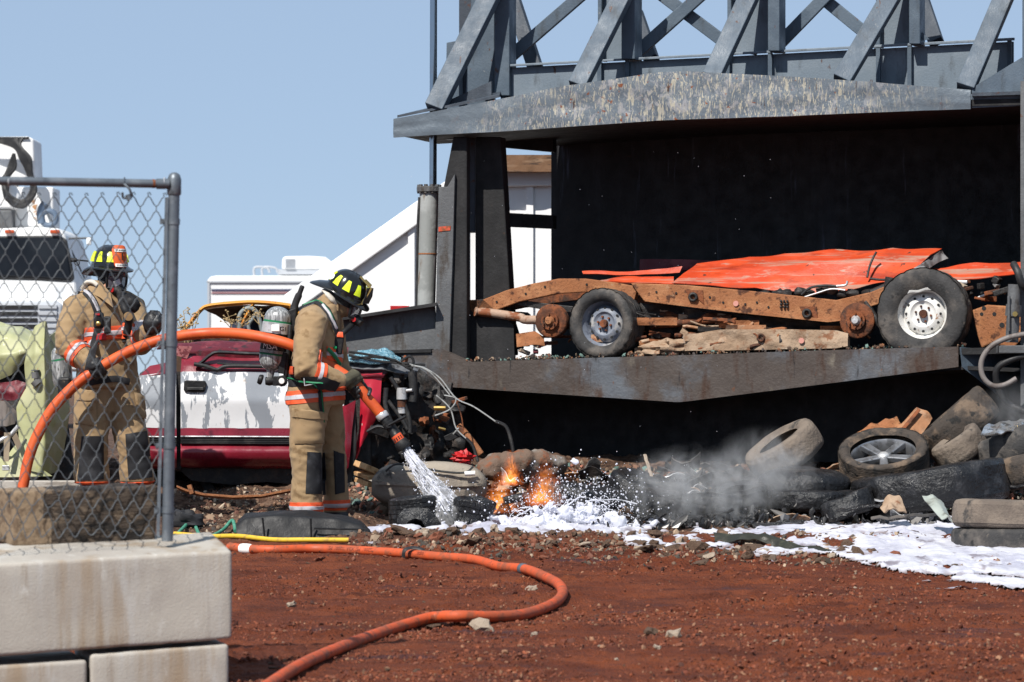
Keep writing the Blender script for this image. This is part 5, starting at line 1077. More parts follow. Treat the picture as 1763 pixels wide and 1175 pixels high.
RB.patch([(562, 596), (590, 603), (590, 625), (562, 620)], RDp).build('reflective_band', M['orange'], fm); RB.patch([(562, 604), (590, 610), (590, 617), (562, 612)], RDp, off=.012).build('reflective_stripe', M['silver'], fm)
RB.patch([(529, 779), (560, 780), (562, 852), (526, 850)], RDp, off=.010).build('knee_patch', M['blackcloth'], fm)
RB.patch([(574, 776), (592, 782), (593, 848), (577, 852)], RDp, off=.010).build('knee_patch', M['blackcloth'], fm)
RB.patch([(506, 706), (560, 712), (560, 764), (508, 764)], RDp, off=.022).build('cargo_pocket', M['tan'], fm)
RB.patch([(505, 704), (561, 709), (561, 724), (505, 720)], RDp, off=.030).build('pocket_flap', M['tan'], fm)
# hood, collar, boots as clothing cut from the figure
zc = Q(0, 508).z
fwd = hr @ Vector((1, 0, 0))
hood = RB.cut([(Q(0, 522), (0, 0, -1)), (hc+fwd*.055+Vector((0, 0, .0)), fwd)], .010, sel=lambda c, n: (c-hc).length < .2); hood.build('hood', M['hood'], fm)
RB.cut([(Q(0, 883), (0, 0, 1))], .006).build('boots', M['blackrub'], fm)
b = MB(); b.tube(spline([Q(557, 500, -.06), Q(564, 507, -.095), Q(573, 517, -.10), Q(579, 525, -.07)], 5), [.018]*5+[.026]*6+[.020]*5, 10, flat=.7); b.build('collar_lining', M['fleece'], fm)
b = MB(); b.sheet([[Q(546, 515, -.02), Q(557, 506, -.09), Q(569, 511, -.11), Q(582, 524, -.08)], [Q(535, 531, -.03), Q(548, 525, -.13), Q(562, 527, -.14), Q(582, 536, -.10)]], nu=18, nv=8, amp=.006, ns=9, thick=.02); b.build('collar', M['tan'], fm)
hel = helmet(fm, hc+Vector((.0, 0, 0))+hr @ Vector((-.018, 0, .062)), hr @ Euler((0, R_(13), 0)).to_matrix(), False)
# shield seen edge on, brass bracket
# mask
up = hr @ Vector((0, 0, 1)); sdv = hr @ Vector((0, 1, 0))
def mask(root, hc, hr, lens_m):
    T = lambda x, y, z: hc+hr @ Vector((x, y, z))
    rows = []; 
    for z in np.linspace(.035, -.085, 7):
        rows.append([T(.085+.055*math.cos(a)*(1-(z+.02)**2*18), .088*math.sin(a)*(1-(z+.02)**2*20), z) for a in np.linspace(-1.25, 1.25, 9)])
    b = MB(); b.sheet(rows, nu=17, nv=13, thick=.004); ln = b.build('mask_lens', lens_m, root)
    rim = [T(.085+.057*math.cos(a)*(1-(.055)**2*18), .09*math.sin(a)*(1-.055**2*20), .037) for a in np.linspace(-1.25, 1.25, 10)]
    rim += [T(.085+.055*math.cos(1.25)*(1-(z+.02)**2*18), .09*math.sin(1.25)*(1-(z+.02)**2*20), z) for z in np.linspace(.03, -.08, 6)]
    rim += [T(.085+.057*math.cos(a)*(1-.065**2*18), .09*math.sin(a)*(1-.065**2*20), -.087) for a in np.linspace(1.25, -1.25, 10)]
    rim += [T(.085+.055*math.cos(-1.25)*(1-(z+.02)**2*18), .09*math.sin(-1.25)*(1-(z+.02)**2*20), z) for z in np.linspace(-.08, .03, 6)]
    b = MB(); b.tube(rim+[rim[0]], .010, 8); b.build('mask_frame', M['plastic'], ln)
    b = MB(); b.ell(T(.125, 0, -.105), (.05, .05, .042), hr, 14, 10); b.tube([T(.12, 0, -.10), T(.175, 0, -.12)], [.042, .030], 14); b.build('regulator', M['plastic'], ln)
    b = MB(); b.lathe([(.001, .006), (.018, .006), (.018, 0)], T(.13, -.048, -.10), hr @ Vector((.2, -1, 0)), 12); b.build('purge_knob', M['redp'], ln)
    for s_ in (1, -1):
        b = MB(); b.ell(T(.088, s_*.034, .02), .013, None, 10, 8); b.build('eye', M['whitep'], ln)
    return T
lens = bpy.data.materials.new('tinted_mask_lens'); lens.use_nodes = True; _p = lens.node_tree.nodes['Principled BSDF']; _p.inputs['Base Color'].default_value = (.10, .10, .12, 1); _p.inputs['Roughness'].default_value = .06; _p.inputs['Alpha'].default_value = .62
T1 = mask(fm, hc, hr, lens)
RB.cut([(hc+fwd*.060, -fwd)], .002, sel=lambda c, n: (c-hc).length < .14).build('face', M['skin'], fm)
# breathing set
pack = air_pack(fm, Q(481, 528, -.05), Q(466, 640, -.05), .098, None, None)
b = MB(); b.prism([Q(496, 535, -.06), Q(510, 530, -.06), Q(505, 650, -.06), Q(487, 655, -.06)], (0, .14, 0)); b.box(Q(487, 625, -.1), (.05, .04, .16), Euler((0, R_(8), 0)).to_matrix()); b.tube([Q(500, 560, -.1), Q(492, 650, -.1)], .016, 8); b.build('back_frame', M['plastic'], fm, bevel=.012)
b = MB(); b.tube(spline([Q(505, 545, -.02), Q(508, 525, -.02), Q(516, 505, -.02), Q(521, 492, -.02)], 5), [.03]*5+[.026]*5+[.018]*5+[.012], 10); b.build('carry_strap', M['blackcloth'], fm)
for pts, w, m in (([(503, 535), (518, 522), (535, 519), (551, 524), (563, 536), (571, 552), (577, 570), (583, 592)], .055, 'blackcloth'), ([(516, 520), (535, 517), (551, 522), (564, 535), (572, 552)], .012, 'greens'), ([(556, 528), (565, 540), (572, 556), (577, 566)], .026, 'silver'), ([(499, 655), (520, 655), (540, 657), (560, 660), (582, 665)], .10, 'blackcloth'), ([(498, 652), (520, 653), (540, 656), (556, 659)], .012, 'greens'), ([(562, 600), (573, 612), (583, 628)], .03, 'greens'), ([(535, 657), (546, 664), (552, 680), (553, 705), (553, 728)], .036, 'blackcloth'), ([(538, 656), (548, 664), (554, 680), (555, 728)], .010, 'greens')):
    RB.ribbon(pts, RDp, w, off=.012 if m == 'blackcloth' else .019).build('strap', M[m], fm)
b = MB(); p0 = RB.hit(531, 657, RDp)[0]+Vector((0, -.03, 0)); b.tube([p0+Vector(v) for v in ((-.03, 0, .025), (.03, 0, .03), (.035, 0, -.02), (-.025, 0, -.03), (-.03, 0, .025))], .006, 6); b.build('buckle', M['alu'], fm)
b = MB(); c = Q(583, 590, -.14); b.box(c, (.07, .06, .17), Euler((0, R_(8), 0)).to_matrix()); b.tube([c+Vector((.02, 0, .06)), T1(.12, -.02, -.14)], .022, 8); b.build('alarm_console', M['plastic'], fm, bevel=.014)
b = MB(); b.ell(Q(577, 599, -.185), .013); b.build('green_button', mat('green_button', (.02, .45, .15), rough=.4), fm)
b = MB(); b.sheet([[Q(579, 572, -.17), Q(590, 572, -.17)], [Q(580, 580, -.18), Q(591, 581, -.18)]], nu=6, nv=6, amp=.01, ns=20, thick=.01); b.build('red_tag', M['orange'], fm)
# brass goggles bracket on helmet front
hq = hr @ Euler((0, R_(13), 0)).to_matrix(); hb = hc+hr @ Vector((-.018, 0, .062)); TT = lambda x, y, z: hb+hq @ Vector((x, y, z))
b = MB(); b.tube([TT(.06, -.02, .165), TT(.12, -.02, .15), TT(.185, -.03, .135), TT(.178, -.03, .06), TT(.172, -.03, .0)], .008, 6); b.tube([TT(.10, -.01, .155), TT(.15, .02, .135)], .016, 8); b.build('shield_bracket', M['brass'], hel)
b = MB(); b.sheet([[TT(.165, q, .13) for q in (-.05, 0, .05)], [TT(.185, q, .07) for q in (-.055, 0, .055)], [TT(.188, q, .01) for q in (-.05, 0, .05)]], nu=7, nv=7, thick=.006); b.build('shield', M['blackrub'], hel)
b = MB(); b.lathe([(.001, .004), (.026, .004), (.026, 0)], TT(-.10, -.118, .075), hq @ Vector((-.4, -.85, .35)), 16); b.build('round_badge', M['whitep'], hel)

# ---- left man, half turned, feeding the hose
LD = 28.45
def QL(px, py, dy=0.): return P(px, py, LD+dy)
f_ = Vector((.62, -.78, 0)).normalized(); l_ = Vector((.78, .62, 0)).normalized()
b = MB()
tor = [(186, 485, .07, .075), (184, 496, .085, .12), (181, 508, .125, .20), (180, 522, .155, .235), (180, 550, .165, .245), (181, 585, .17, .24), (183, 620, .18, .235), (185, 650, .19, .24), (186, 668, .195, .245)]
b.loft([ring(QL(x, y), f_, rx, l_, ry, 24, .85) for x, y, rx, ry in tor])
b.loft([ring(QL(x, y, dy), f_, rx, l_, ry, 20) for x, y, dy, rx, ry in [(165, 655, -.03, .16, .15), (162, 690, -.06, .145, .14), (158, 725, -.08, .14, .135), (156, 755, -.09, .13, .125), (156, 790, -.07, .125, .12), (157, 820, -.06, .135, .13), (158, 832, -.06, .13, .125)]])
b.loft([ring(QL(x, y, dy), f_, rx, l_, ry, 20) for x, y, dy, rx, ry in [(203, 655, .03, .16, .15), (212, 690, .03, .145, .14), (219, 725, .0, .14, .13), (226, 755, -.02, .13, .125), (232, 790, .0, .122, .12), (236, 820, .02, .135, .13), (237, 830, .02, .13, .125)]])
for x, dy in ((158, -.06), (238, .02)):
    b.loft([ring(QL(x, 826, dy), f_, .09, l_, .08, 16), ring(QL(x, 855, dy), f_, .085, l_, .075, 16), ring(QL(x, 872, dy)+f_*.04, f_, .13, l_, .065, 16), ring(QL(x, 886, dy)+f_*.05, f_, .14, l_, .065, 16)])
s1, e1, w1 = QL(133, 530, -.10), QL(118, 598, -.22), QL(160, 630, -.34)
s2, e2, w2 = QL(226, 528, .06), QL(243, 592, -.12), QL(256, 570, -.28)
b.tube([s1+Vector((.06, .03, .02)), s1, s1.lerp(e1, .5)+Vector((-.01, -.02, 0)), e1, e1.lerp(w1, .5), w1], [.10, .115, .115, .11, .09, .072], 18, round_=True)
b.tube([s2+Vector((-.05, 0, .02)), s2, e2, w2], [.10, .11, .095, .07], 18, round_=True)
yaw = math.atan2(-.80, .60)
hrL = Matrix.Rotation(yaw, 3, 'Z') @ Euler((0, R_(6), 0)).to_matrix()
hcL = QL(189, 474)
b.ell(hcL, (.098, .078, .118), hrL, 20, 16); b.tube([QL(184, 495), hcL], [.066, .062], 14); b.ell(hcL+hrL @ Vector((.098, 0, -.012)), (.016, .014, .024), hrL, 10, 8)
me = remesh(b); fold_noise(me, [(e1, .16, 1.1), (e2, .14, 1.), (s1, .14, .5), (QL(156, 770, -.1), .18, .9), (QL(226, 770, 0), .18, .9), (QL(157, 815, -.05), .12, 1.), (hcL, .18, -.33)])
LB = Body(me)
lm = thing('person', QL(190, 880), 'firefighter behind the fence feeding the orange hose, helmet with orange shield', 'person')
o = MB(); o.add([v.co for v in me.vertices], [tuple(p.vertices) for p in me.polygons], True); o.build('body', M['tan'], lm)
bands(LB, lm, e1, w1, .06, .085, .17); bands(LB, lm, e2, w2, .045, .06, .15)
LB.cut([(QL(0, 833), (0, 0, 1))], .006).build('boots', M['blackrub'], lm)
bands(LB, lm, QL(157, 760, -.06), QL(158, 860, -.06), .300, .075, .2); bands(LB, lm, QL(234, 760, 0), QL(238, 860, .02), .298, .075, .2)
fwL = hrL @ Vector((1, 0, 0))
LB.cut([(QL(0, 500), (0, 0, -1)), (hcL+fwL*.055, fwL)], .010, sel=lambda c, n: (c-hcL).length < .2).build('hood', M['blackcloth'], lm)
LB.cut([(hcL+fwL*.060, -fwL)], .002, sel=lambda c, n: (c-hcL).length < .14).build('face', M['skin'], lm)
TL = mask(lm, hcL, hrL, lens)
b = MB(); b.box(TL(.145, -.02, -.045), (.012, .05, .04), hrL @ Euler((0.5, 0, 0)).to_matrix()); b.build('mask_plate', M['silver'], lm)
helmet(lm, hcL+hrL @ Vector((-.008, 0, .058)), hrL @ Matrix.Rotation(R_(-3), 3, 'Y'), True, True)
b = MB(); b.tube([QL(122, 448, -.02), QL(132, 448, -.02)], .016, 8); b.tube([QL(132, 448, -.02), QL(152, 450, -.02)], .006, 6); b.lathe([(.018+.003*math.cos(t), .003*math.sin(t)) for t in np.linspace(0, 2*math.pi, 7)], QL(133, 453, -.02), (0, 1, 0), 14); b.build('helmet_torch', M['plastic'], lm)
b = MB(); b.tube(spline([QL(143, 497, -.06), QL(150, 487, -.1), QL(160, 486, -.14), QL(168, 492, -.15)], 5), .024, 10, flat=.7); b.build('collar_lining', M['fleece'], lm)
b = MB(); b.sheet([[QL(150, 492, -.02), QL(158, 482, -.1), QL(172, 484, -.16), QL(190, 505, -.2)], [QL(136, 503, -.03), QL(150, 503, -.14), QL(172, 512, -.2), QL(195, 530, -.22)]], nu=18, nv=8, amp=.006, ns=9, thick=.02); b.build('collar', M['tan'], lm)
for q, off in (([(146, 565), (218, 560), (218, 583), (142, 588)], .008), ([(213, 556), (231, 558), (231, 580), (213, 577)], .03)):
    LB.patch(q, LD, off=off).build('reflective_band', M['orange'], lm); t = [Vector(a) for a in q]
    LB.patch([t[0].lerp(t[3], .35), t[1].lerp(t[2], .35), t[1].lerp(t[2], .68), t[0].lerp(t[3], .68)], LD, off=off+.006).build('reflective_stripe', M['silver'], lm)
LB.patch([(141, 752), (178, 751), (178, 826), (134, 828)], LD, off=.010).build('knee_patch', M['blackcloth'], lm)
LB.patch([(216, 748), (252, 742), (262, 822), (222, 826)], LD, off=.010).build('knee_patch', M['blackcloth'], lm)
LB.patch([(128, 676), (166, 672), (166, 734), (126, 728)], LD, off=.022).build('cargo_pocket', M['tan'], lm); LB.patch([(136, 672), (167, 668), (167, 694), (133, 692)], LD, off=.030).build('pocket_flap', M['tan'], lm)
LB.patch([(230, 676), (248, 680), (252, 722), (236, 720)], LD, off=.018).build('cargo_pocket', M['tan'], lm)
for pts, w, m in (([(130, 504), (143, 500), (153, 508), (162, 522), (168, 540), (170, 560), (160, 600), (152, 640)], .055, 'blackcloth'), ([(146, 502), (156, 510), (164, 524), (169, 536)], .024, 'silver'), ([(212, 505), (218, 525), (219, 545), (217, 565), (216, 590)], .06, 'blackcloth'), ([(150, 660), (175, 655), (200, 653), (222, 658)], .05, 'blackcloth')):
    LB.ribbon(pts, LD, w, off=.012 if m == 'blackcloth' else .020).build('strap', M[m], lm)
b = MB(); c = QL(170, 552, -.32); b.box(c, (.075, .05, .12), Euler((0, 0, .3)).to_matrix()); al = b.build('alarm_console', M['plastic'], lm, bevel=.016)
b = MB(); b.ell(c+Vector((0, -.03, -.025)), (.02, .008, .018)); b.build('gauge', M['brass'], al); b = MB(); b.box(c+Vector((-.005, -.028, .045)), (.03, .01, .014)); b.build('red_light', M['redp'], al)
b = MB(); b.box(QL(185, 560, -.34), (.05, .05, .13)); b.build('radio', M['plastic'], lm, bevel=.012)
LB.patch([(166, 575), (182, 572), (182, 587), (164, 588)], LD, off=.03).build('red_tag', M['redp'], lm)
b = MB(); b.tube(spline([TL(.16, 0, -.12), QL(214, 530, -.33), QL(222, 548, -.33), QL(218, 575, -.3)], 6), .03, 10); b.build('breathing_tube', M['plastic'], lm)
b = MB(); b.ell(QL(226, 522, -.3), (.055, .045, .075), Euler((0, -.5, 0)).to_matrix(), 14, 10, amp=.3); b.build('shoulder_microphone', M['plastic'], lm)
b = MB(); b.lathe([(.001, -.01), (.032, -.008), (.034, .01)], QL(221, 545, -.37), (-.2, 1, 0), 18); b.build('hose_cap', mat('tan_cap', (.26, .16, .07), rough=.7), lm)
b = MB(); b.tube([QL(105, 612, .12), QL(108, 655, .12)], .075, 20, round_=True); cylL = b.build('air_cylinder', M['carbon'], lm); b = MB(); b.tube([QL(105.5, 618, .12), QL(106, 621, .12)], .0765, 20); b.build('cylinder_band', M['greens'], cylL); b = MB(); b.box(QL(112, 668, .0), (.1, .1, .16)); b.build('back_frame', M['plastic'], lm, bevel=.02)

# ------------------------------------------------------------------ held hose with nozzle
hp = [(28, 880, 28.0), (40, 836, 28.02), (48, 795, 28.03), (62, 755, 28.04), (90, 705, 28.05), (130, 663, 28.06), (168, 636, 28.07), (215, 609, 28.05), (262, 590, 28.02), (310, 579, 28.0), (360, 574, 27.98), (410, 575, 27.88), (455, 582, 27.79), (500, 594, 27.76), (535, 612, 27.78), (570, 632, 27.82), (606, 656, 27.80), (634, 688, 27.80), (658, 716, 27.80)]
fh = thing('fire_hose', P(28, 885, 28.0), 'thick orange fire hose held by both men, spraying foam from a black nozzle', 'hose')
sp = spline([P(*p) for p in hp], 8); sp[0].z = gh(sp[0].x, sp[0].y)
MB().tube(sp, [.040]*len(sp), 16).build('hose', M['hoseo'], fh)
n0, n1 = P(656, 713, 27.80), P(697, 772, 27.78); nd = (n1-n0).normalized()
nz_ = MB(); nl = (n1-n0).length
nz_.lathe([(.001, .02), (.03, .02), (.036, .04), (.036, .075), (.043, .08), (.043, .115), (.034, .12), (.034, .185), (.040, .19)], n0, nd, 20)
noz = nz_.build('nozzle', M['plastic'], fh)
b = MB(); b.lathe([(.043, -.005), (.047, 0), (.047, .035), (.043, .04), (.034, .042)], n0, nd, 22); b.build('coupling', M['alu'], noz)
b = MB(); b.lathe([(.040, .19), (.041, .235), (.040, .24)], n0, nd, 20); b.build('orange_label', M['orange'], noz)
b = MB(); 
def rfz(i, j, r, h): return (r*(1.0 if i % 2 else .93) if 1 <= j <= 3 else r, h)
b.lathe([(.041, .238), (.050, .245), (.054, .27), (.056, .30), (.052, .305), (.035, .30), (.001, .27)], n0, nd, 28, rf=rfz); b.build('spray_tip', M['plastic'], noz)
sdn = nd.cross(Vector((0, 1, 0))).normalized()
for s_ in (.209, .223):
    for k in range(5):
        a = -1.1+k*.45; rd = Vector((0, -1, 0))*math.cos(a)+sdn*math.sin(a); b = MB(); b.box(n0+nd*s_+rd*.0415, (.008, .004, .010)); b.build('label_letter', M['blackp'], noz)
b = MB(); pv = n0+nd*.10; b.tube([pv+Vector((0, -.05, 0)), pv+Vector((0, .05, 0))], .02, 12); b.tube(spline([pv+Vector((0, -.04, 0)), P(686, 724, 27.74), P(699, 717, 27.74)], 4), [.016]*4+[.020]*4+[.013], 8, flat=.6); b.build('bail_handle', M['plastic'], noz)
b = MB(); b.tube(spline([pv+Vector((-.02, 0, -.02)), P(650, 735, 27.82), P(632, 744, 27.83)], 4), [.02]*4+[.024]*4+[.016], 8, flat=.6); b.build('pistol_grip', mat('worn_grey_plastic', (.03, .03, .032), rough=.5), noz)
# gloves: right man's near hand and far hand, left man's two hands
glove_grip(fm, P(604, 655, 27.80), P(634, 688, 27.8)-P(604, 655, 27.8), (.1, -.5, .8), wr1+Vector((.02, 0, -.01)), .044, 'gloveg')
glove_grip(fm, P(618, 670, 27.80), P(634, 688, 27.8)-P(604, 655, 27.8), (.1, .9, .3), wr2, .044, 'glove', -1)
glove_grip(lm, P(168, 636, 28.07), P(215, 609, 28.05)-P(130, 663, 28.06), (-.1, -.75, .65), w1, .044, 'glove')
# raised fist of the left man
fistc = QL(263, 556, -.36)
glove_grip(lm, fistc+Vector((.02, -.02, .0)), (.35, .3, .9), (.5, -.8, 0.1), w2, .022, 'glove')
b = MB(); b.ell(fistc+Vector((.005, .0, .0)), (.075, .06, .09), Euler((0, .3, .4)).to_matrix(), 18, 14, amp=.25, ns=3); b.build('glove_cuff', M['glove'], lm)

# ------------------------------------------------------------------ hose lying on the dirt
gp = [(395, 942), (420, 944), (470, 946), (540, 944), (600, 947), (680, 952), (760, 960), (815, 966), (860, 977), (905, 986), (945, 1001), (964, 1018), (968, 1030), (950, 1043), (905, 1060), (850, 1069), (790, 1074), (745, 1071), (700, 1078), (650, 1093), (590, 1118), (520, 1152), (455, 1190), (400, 1225)]
lh = thing('fire_hose', Gp(640, 960), 'orange hose with black stencil lettering snaking over the red dirt', 'hose')
pts = []
for x, y in gp:
    g = Gp(x, y+6); r = .031; pts.append(Vector((g.x, g.y, gh(g.x, g.y)+r*.9)))
for k in range(1, len(pts)-1): pts[k].z = max(pts[k].z, (pts[k-1].z+pts[k].z*2+pts[k+1].z)/4)
sp = spline(pts, 10); MB().tube(sp, .031, 16).build('hose', M['hosed'], lh)
def along(px):
    return min(range(len(sp)), key=lambda i: abs((sp[i].x/sp[i].y*F+881.5)-px) + (0 if sp[i].y > 23.6 else 999))
for px, m, w in ((425, 'whitep', .030), (952, 'galv', .02)):
    i = along(px); i = min(max(i, 1), len(sp)-2); d = (sp[i+1]-sp[i-1]).normalized(); b = MB(); b.lathe([(.031, -w*1.5), (.035, -w), (.036, 0), (.035, w), (.031, w*1.5)], sp[i], d, 18); b.build('coupling', M[m], lh)
i = along(716); b = MB(); b.tube(spline([sp[i]+Vector(v) for v in ((-.07, -.035, -.02), (-.06, -.045, .03), (-.01, -.02, .045), (.05, -.035, .035), (.08, -.05, .0))], 5), .016, 8, flat=.3); b.build('rubber_strap', M['blackrub'], lh)
# stencil lettering follows the hose, upside down as it lies
def stencil(txt, px, size):
    i0 = along(px); cum = [0]
    for k in range(1, len(sp)): cum.append(cum[-1]+(sp[k]-sp[k-1]).length)
    def warp(co):
        s_ = cum[i0]-co.x; k = max(0, min(len(sp)-2, next((q for q in range(len(cum)-1) if cum[q+1] >= s_), len(sp)-2)))
        t = (s_-cum[k])/max(1e-6, cum[k+1]-cum[k]); p = sp[k].lerp(sp[k+1], t); d = (sp[k+1]-sp[k]).normalized()
        v = (Vector((0, -1, .35))); v = (v-d*v.dot(d)).normalized(); u = v.cross(d)
        if u.z < 0: u = -u
        a = -co.y/.031; return p+(v*math.cos(a)+u*math.sin(a))*(.0316+co.z)
    text_part(txt, size, None, M['brownp'], lh, 'lettering', .0004, warp)
stencil('IS2001 PSI X3A IS2001 PSI', 605, .034); stencil('100001  IS201', 718, .034)
# yellow line and green cord
b = MB(); b.tube(spline([(lambda g: Vector((g.x, g.y, gh(g.x, g.y)+.02)))(Gp(x, y)) for x, y in [(300, 921), (360, 925), (410, 931), (470, 936), (530, 938), (600, 938)]], 8), .017, 10); b.build('yellow_hose', M['yellow'], None, label='thin yellow hose lying behind the orange hose by the concrete block', cat='hose')
b = MB(); b.tube(spline([(lambda g, h: Vector((g.x, g.y, gh(g.x, g.y)+h)))(Gp(x, y), h) for x, y, h in [(300, 922, .02), (318, 915, .04), (330, 905, .05), (345, 922, .02), (365, 924, .02), (385, 918, .05), (400, 915, .07), (405, 922, .02)]], 6), .013, 8); b.build('green_cord', M['green'], None, label='green cord looping over the dirt beside the fence post', cat='cord')
M['alloy'] = mat('scuffed_alloy', (.36, .365, .38), [((.2, .2, .205), 12, .5, .64), ((.13, .11, .09), 9, .6, .7)], rough=.35, metal=.8)
def on_ground(px, py, up=0.): g = Gp(px, py); return Vector((g.x, g.y, gh(g.x, g.y)+up))
# ------------------------------------------------------------------ tyre heap and burnt things
def tyre(px, py, D, axis, R, W, m, label, rin=None, squash=None, noise=.012, seed=1, sit=True, **k):
    c = P(px, py, D); b = tyre_geo(c, axis, R, W, rin or R*.58, squash=squash, noise=noise, seed=seed, **k)
    return b.build('tyre', M[m], None, label=label, cat='tyre')
tyre(1350, 776, 29.0, (-.53, -.17, .82), .295, .22, 'tyrem', 'mud coated tyre leaning back, its hollow side facing up left', seed=2, gro=.001, lug=.003)
al_ = tyre(1522, 792, 28.80, (-.12, -.44, .88), .34, .22, 'tyreo', 'tyre with silver five spoke alloy rim tilted in the heap', rin=.25, seed=3)
def alloy(c, ax, r, parent):
    ax = Vector(ax).normalized(); u = (Vector((0, 1, 0))-ax*ax.y).normalized(); w = ax.cross(u)
    b = MB(); b.lathe([(r*.93, -.10), (r*.95, -.02), (r*1.0, .0), (r*1.03, -.004), (r*1.03, -.10)], c, ax, 48); rim = b.build('rim', M['alloy'], parent)
    b = MB(); b.lathe([(r*.94, -.12), (.001, -.12)], c, ax, 36); b.build('rim_well', M['engine'], rim)
    for k in range(5):
        t = 2*math.pi*k/5+.5; d = u*math.cos(t)+w*math.sin(t); s = ax.cross(d)
        b = MB(); b.hexa([c+d*.03-s*.028-ax*.05, c+d*.03+s*.028-ax*.05, c+d*.03+s*.028-ax*.005, c+d*.03-s*.028-ax*.005, c+d*r*.96-s*.036-ax*.05, c+d*r*.96+s*.036-ax*.05, c+d*r*.96+s*.036+ax*.0, c+d*r*.96-s*.036+ax*.0]); b.build('spoke', M['alloy'], rim, bevel=.008)
    b = MB(); b.lathe([(.001, .012), (.03, .01), (.045, -.005), (.045, -.05)], c, ax, 20); b.build('hub_cap', M['alu'], rim)
alloy(P(1521, 783, 28.74), (-.12, -.44, .88), .25, al_)
tyre(1650, 733, 29.3, (-.66, .06, .74), .325, .27, 'tyreo', 'brown muddy tyre standing on edge at the top of the heap, tread facing out', seed=4, gro=.002, noise=.015)
tyre(1652, 770, 28.9, (-.52, -.06, .80), .20, .19, 'tyrem', 'small dusty tyre wedged under the upright one', seed=5, gro=.001, lug=.002)
tyre(1752, 766, 28.9, (-.36, .05, .9), .36, .25, 'tyre', 'large grey dusty tyre at the right edge of the heap', seed=6, gro=.001, lug=.003, noise=.02)
tyre(1790, 806, 28.5, (-.2, .05, .95), .42, .24, 'tyreo', 'brown tyre half out of the picture under the large grey one', seed=16, gro=.002)
tyre(1602, 843, 28.0, (-.16, .04, .98), .57, .30, 'tyreb', 'wide burnt black tyre lying flat in front of the alloy wheel', seed=7, noise=.035, rin=.30, gro=.001, lug=.002)
b = MB(); b.lathe([(.10, .085), (.14, .10), (.20, .098), (.27, .08), (.325, .045), (.345, .0), (.335, -.07), (.25, -.09), (.12, -.085), (.10, .085)], P(1384, 830, 28.2), (.02, -.02, 1), 60)
for k, p in enumerate(b.v): b.v[k] = p+Vector((0, -.4, .9))*.02*mnoise.noise(p*6)+Vector((.5, -.5, 0))*.02*mnoise.noise(p*5+Vector((9, 0, 0)))
b.build('tyre', M['tyreb'], None, label='domed burnt black tyre lying on another beside the smoke', cat='tyre')
tyre(1392, 862, 28.0, (.0, -.0, 1), .36, .15, 'tyreb', 'flattened burnt tyre at the bottom, just above the foam', seed=9, noise=.04, gro=.002)
tyre(1742, 886, 25.75, (.03, .03, 1), .40, .185, 'tyrem', 'mud coated tyre on top of a dark one in the foam', seed=10, noise=.014, gro=0, lug=.004)
tyre(1742, 930, 25.75, (.0, .02, 1), .405, .165, 'tyre', 'dark tyre standing in the foam beneath a mud coated one', seed=11, noise=.012, gro=0, lug=.004)
tyre(1000, 866, 27.95, (.17, -.02, .97), .41, .26, 'tyreb', 'burnt black tyre behind the foam splash, flames at its side', seed=12, noise=.045, gro=.002)
tyre(716, 880, 27.6, (-.1, -.02, .98), .19, .20, 'tyreb', 'black tyre at the foot of the muddy tank', seed=13, noise=.02, rin=.08)
tyre(812, 890, 27.45, (.15, -.02, .98), .14, .22, 'tyreb', 'small burnt tyre stump with foam running down where the jet lands', seed=14, noise=.05, rin=.06)
# wheel arch liner in front of it
b = MB(); b.sheet([[P(x, y, 27.3) for x, y in [(683, 913), (684, 890), (696, 876), (716, 874), (738, 876), (752, 890), (766, 913)]], [P(x, y, 27.28) for x, y in [(697, 913), (699, 902), (706, 896), (716, 893), (726, 897), (731, 905), (736, 914)]]], nu=40, nv=10, amp=.012, ns=8, thick=.14, seed=2)
b.build('wheel_arch_liner', M['tyreb'], None, label='glossy black wheel arch liner with a hollow, left of the foam splash', cat='arch liner')
# fuel tank
b = MB(); rg = []
for t in np.linspace(0, 1, 25):
    x = 641+t*197; e = 1-abs(2*t-1)**7; yb = 872-8*(1-e); yt = 796+2*math.sin(t*9)-16*(1-e)*-1
    cyy = (yb+yt)/2; hh = (yb-yt)/2*(.55+.45*e)/ (F/28.5)
    rg.append(ring(P(x, cyy, 28.62), Vector((0, 1, 0)), .22*(.6+.4*e), Z_, hh, 28, .55))
b.loft(rg)
for k, p in enumerate(b.v): b.v[k] = p+Vector((0, -.6, .4))*(.012*mnoise.noise(p*6)+.006*mnoise.noise(p*17))
ft = b.build('fuel_tank', mat('mud_grey_tank', (.21, .18, .15), [((.29, .25, .20), 4, .42, .6), ((.05, .047, .045), 6, .55, .66), ((.33, .28, .22), (14, 14, 5), .62, .7)], rough=.85, bump=.4, bsc=45), None, label='muddy grey fuel tank lying behind the jet of foam', cat='fuel tank')
MB().sheet([[P(642, 828, 28.39), P(740, 834, 28.38), P(837, 832, 28.39)], [P(642, 834, 28.39), P(740, 839, 28.38), P(837, 837, 28.39)]], nu=40, nv=4, amp=.006, ns=12, thick=.03).build('tank_seam', MATS['mud_grey_tank'], ft)
b = MB(); b.tube(spline([P(664, 812, 28.36), P(680, 800, 28.36), P(705, 802, 28.38), P(760, 812, 28.38), P(800, 814, 28.37), P(815, 803, 28.37)], 6), .008, 6); b.build('fuel_line', M['blackrub'], ft)
b = MB(); b.tube([P(800, 816, 28.36), P(818, 815, 28.36)], .018, 10); b.build('sender_cap', M['whitep'], ft)
